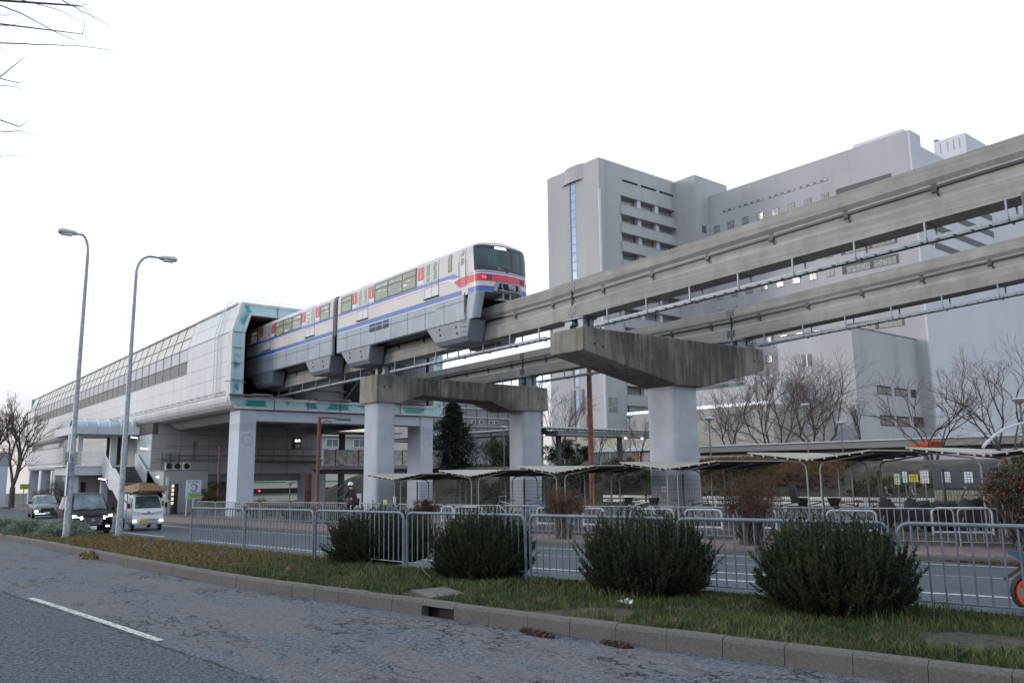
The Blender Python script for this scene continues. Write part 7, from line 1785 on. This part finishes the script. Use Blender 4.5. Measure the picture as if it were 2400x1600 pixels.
# overhanging branches of a near pavement tree
TW = [
([(0.75,12.00,8.16), (0.78,12.00,8.15), (1.04,12.00,8.15), (1.24,12.00,8.12), (1.46,12.00,8.08), (1.73,12.00,8.06)], 2.0),
([(0.96,12.00,8.29), (1.21,12.00,8.33), (1.48,12.00,8.37), (1.62,12.00,8.37), (1.80,12.00,8.33)], 1.2),
([(1.47,12.00,8.50), (1.54,12.00,8.49), (1.72,12.00,8.48), (1.77,12.00,8.48), (1.92,12.00,8.49), (2.17,12.00,8.45)], 1.6),
([(1.77,12.00,8.48), (1.93,12.00,8.38)], 0.6),
([(1.72,12.00,8.48), (1.92,12.00,8.61)], 0.6),
([(0.79,12.00,7.60), (0.83,12.00,7.61), (1.05,12.00,7.70), (1.14,12.00,7.75), (1.25,12.00,7.80), (1.33,12.00,7.85), (1.46,12.00,7.92), (1.67,12.00,7.99), (1.79,12.00,8.06), (2.02,12.00,8.13), (2.29,12.00,8.20)], 1.8),
([(1.79,12.00,8.06), (1.82,12.00,8.24), (1.81,12.00,8.38)], 0.6),
([(1.79,12.00,8.06), (1.92,12.00,8.02)], 0.5),
([(0.76,12.00,7.98), (0.85,12.00,8.02), (0.94,12.00,8.10), (1.02,12.00,8.11)], 0.9),
([(0.77,12.00,7.82), (0.89,12.00,7.88), (1.00,12.00,7.97), (1.10,12.00,8.07)], 0.6),
([(0.83,12.00,7.10), (0.87,12.00,7.13), (0.92,12.00,7.22), (1.00,12.00,7.36), (1.03,12.00,7.41), (1.10,12.00,7.54), (1.16,12.00,7.63)], 1.6),
([(0.79,12.00,7.57), (0.83,12.00,7.56), (0.95,12.00,7.49)], 0.7),
([(0.84,12.00,7.00), (0.87,12.00,7.01), (1.04,12.00,7.07), (1.08,12.00,7.09), (1.18,12.00,7.09)], 1.1),
([(1.08,12.00,7.09), (1.14,12.00,7.16), (1.17,12.00,7.18)], 0.6),
([(0.89,12.00,6.36), (0.97,12.00,6.38), (1.06,12.00,6.42), (1.14,12.00,6.48), (1.19,12.00,6.49), (1.25,12.00,6.51), (1.38,12.00,6.53)], 1.2),
([(1.14,12.00,6.48), (1.25,12.00,6.62)], 0.8),
([(0.92,12.00,5.99), (0.99,12.00,6.04), (1.10,12.00,6.09), (1.27,12.00,6.14), (1.31,12.00,6.14)], 0.6),

]
t = thing('roadside_tree', 'bare twigs of a roadside tree hanging in from outside the picture', 'tree', (-3.5, 10, .1))
segs = []
for P, r_ in TW:
    for i in range(len(P)-1):
        f0 = 1-.7*i/(len(P)-1); f1 = 1-.7*(i+1)/(len(P)-1); segs.append((np.array(P[i])+np.array([0, .05*i, 0]), np.array(P[i+1])+np.array([0, .05*(i+1), 0]), .005*r_*f0+.0012, .005*r_*f1+.001))
    segs.append((np.array(P[0]), np.array([-2.2, 11.2, 6.6+.12*(P[0][2]-6)]), .006*r_+.002, .03))
V, F = np_tubes(segs, 5); np_mesh('twigs', V, F, MAT['bark'], t)
V, F = np_tubes([(np.array([-2.2, 11.2, 6.9]), np.array([-3.3, 10.2, 4.2]), .06, .11), (np.array([-3.3, 10.2, 4.2]), np.array([-3.5, 10, 0]), .14, .19)], 8); np_mesh('trunk', V, F, MAT['bark'], t)
# scraps
t = thing('orange_awning', 'small orange canopy over the low parapet beside the forked bare tree', 'awning', (55, 24.7, 2.2)); MB().prism([(24.0, 3.45), (24.2, 3.1), (25.4, 3.1), (25.5, 3.2)], 0, 54.6, 56.5).build('sheet', OR, t); MB().box(55, 55.2, 24.6, 24.8, 2.1, 3.1).build('post', MAT['mull'], t)
t = thing('paper_scrap', 'crumpled white paper scrap in the grass between two dark shrubs', 'litter', (8.0, 6.9, G(7)+.2))
r = np.random.default_rng(2); C = np.array([7.55, 7.15, G(7)+.24])+r.normal(size=(30, 3))*np.array([.05, .04, .012]); V, F = leaf_quads(r, C, .045, .8); np_mesh('paper', V, F, MAT['hoop'], t)
t = thing('red_scrap', 'tiny red scrap in the grass near the kerb', 'litter', (5.9, 14, G(14)+.2)); MB().cbox((6.0, 14.0, G(14)+.24), (.05, .05, .06)).build('scrap', MAT['tr_red'], t)
t = thing('bent_stick', 'pale bent stick between the two smaller dark shrubs', 'stick', (7.4, 11.6, G(11)+.2)); MB().tube([(7.28, 11.3, G(11)+.2), (7.22, 11.45, G(11)+.34), (7.62, 11.8, G(11)+.52)], .012, 6).build('stick', MAT['bark_l'], t)
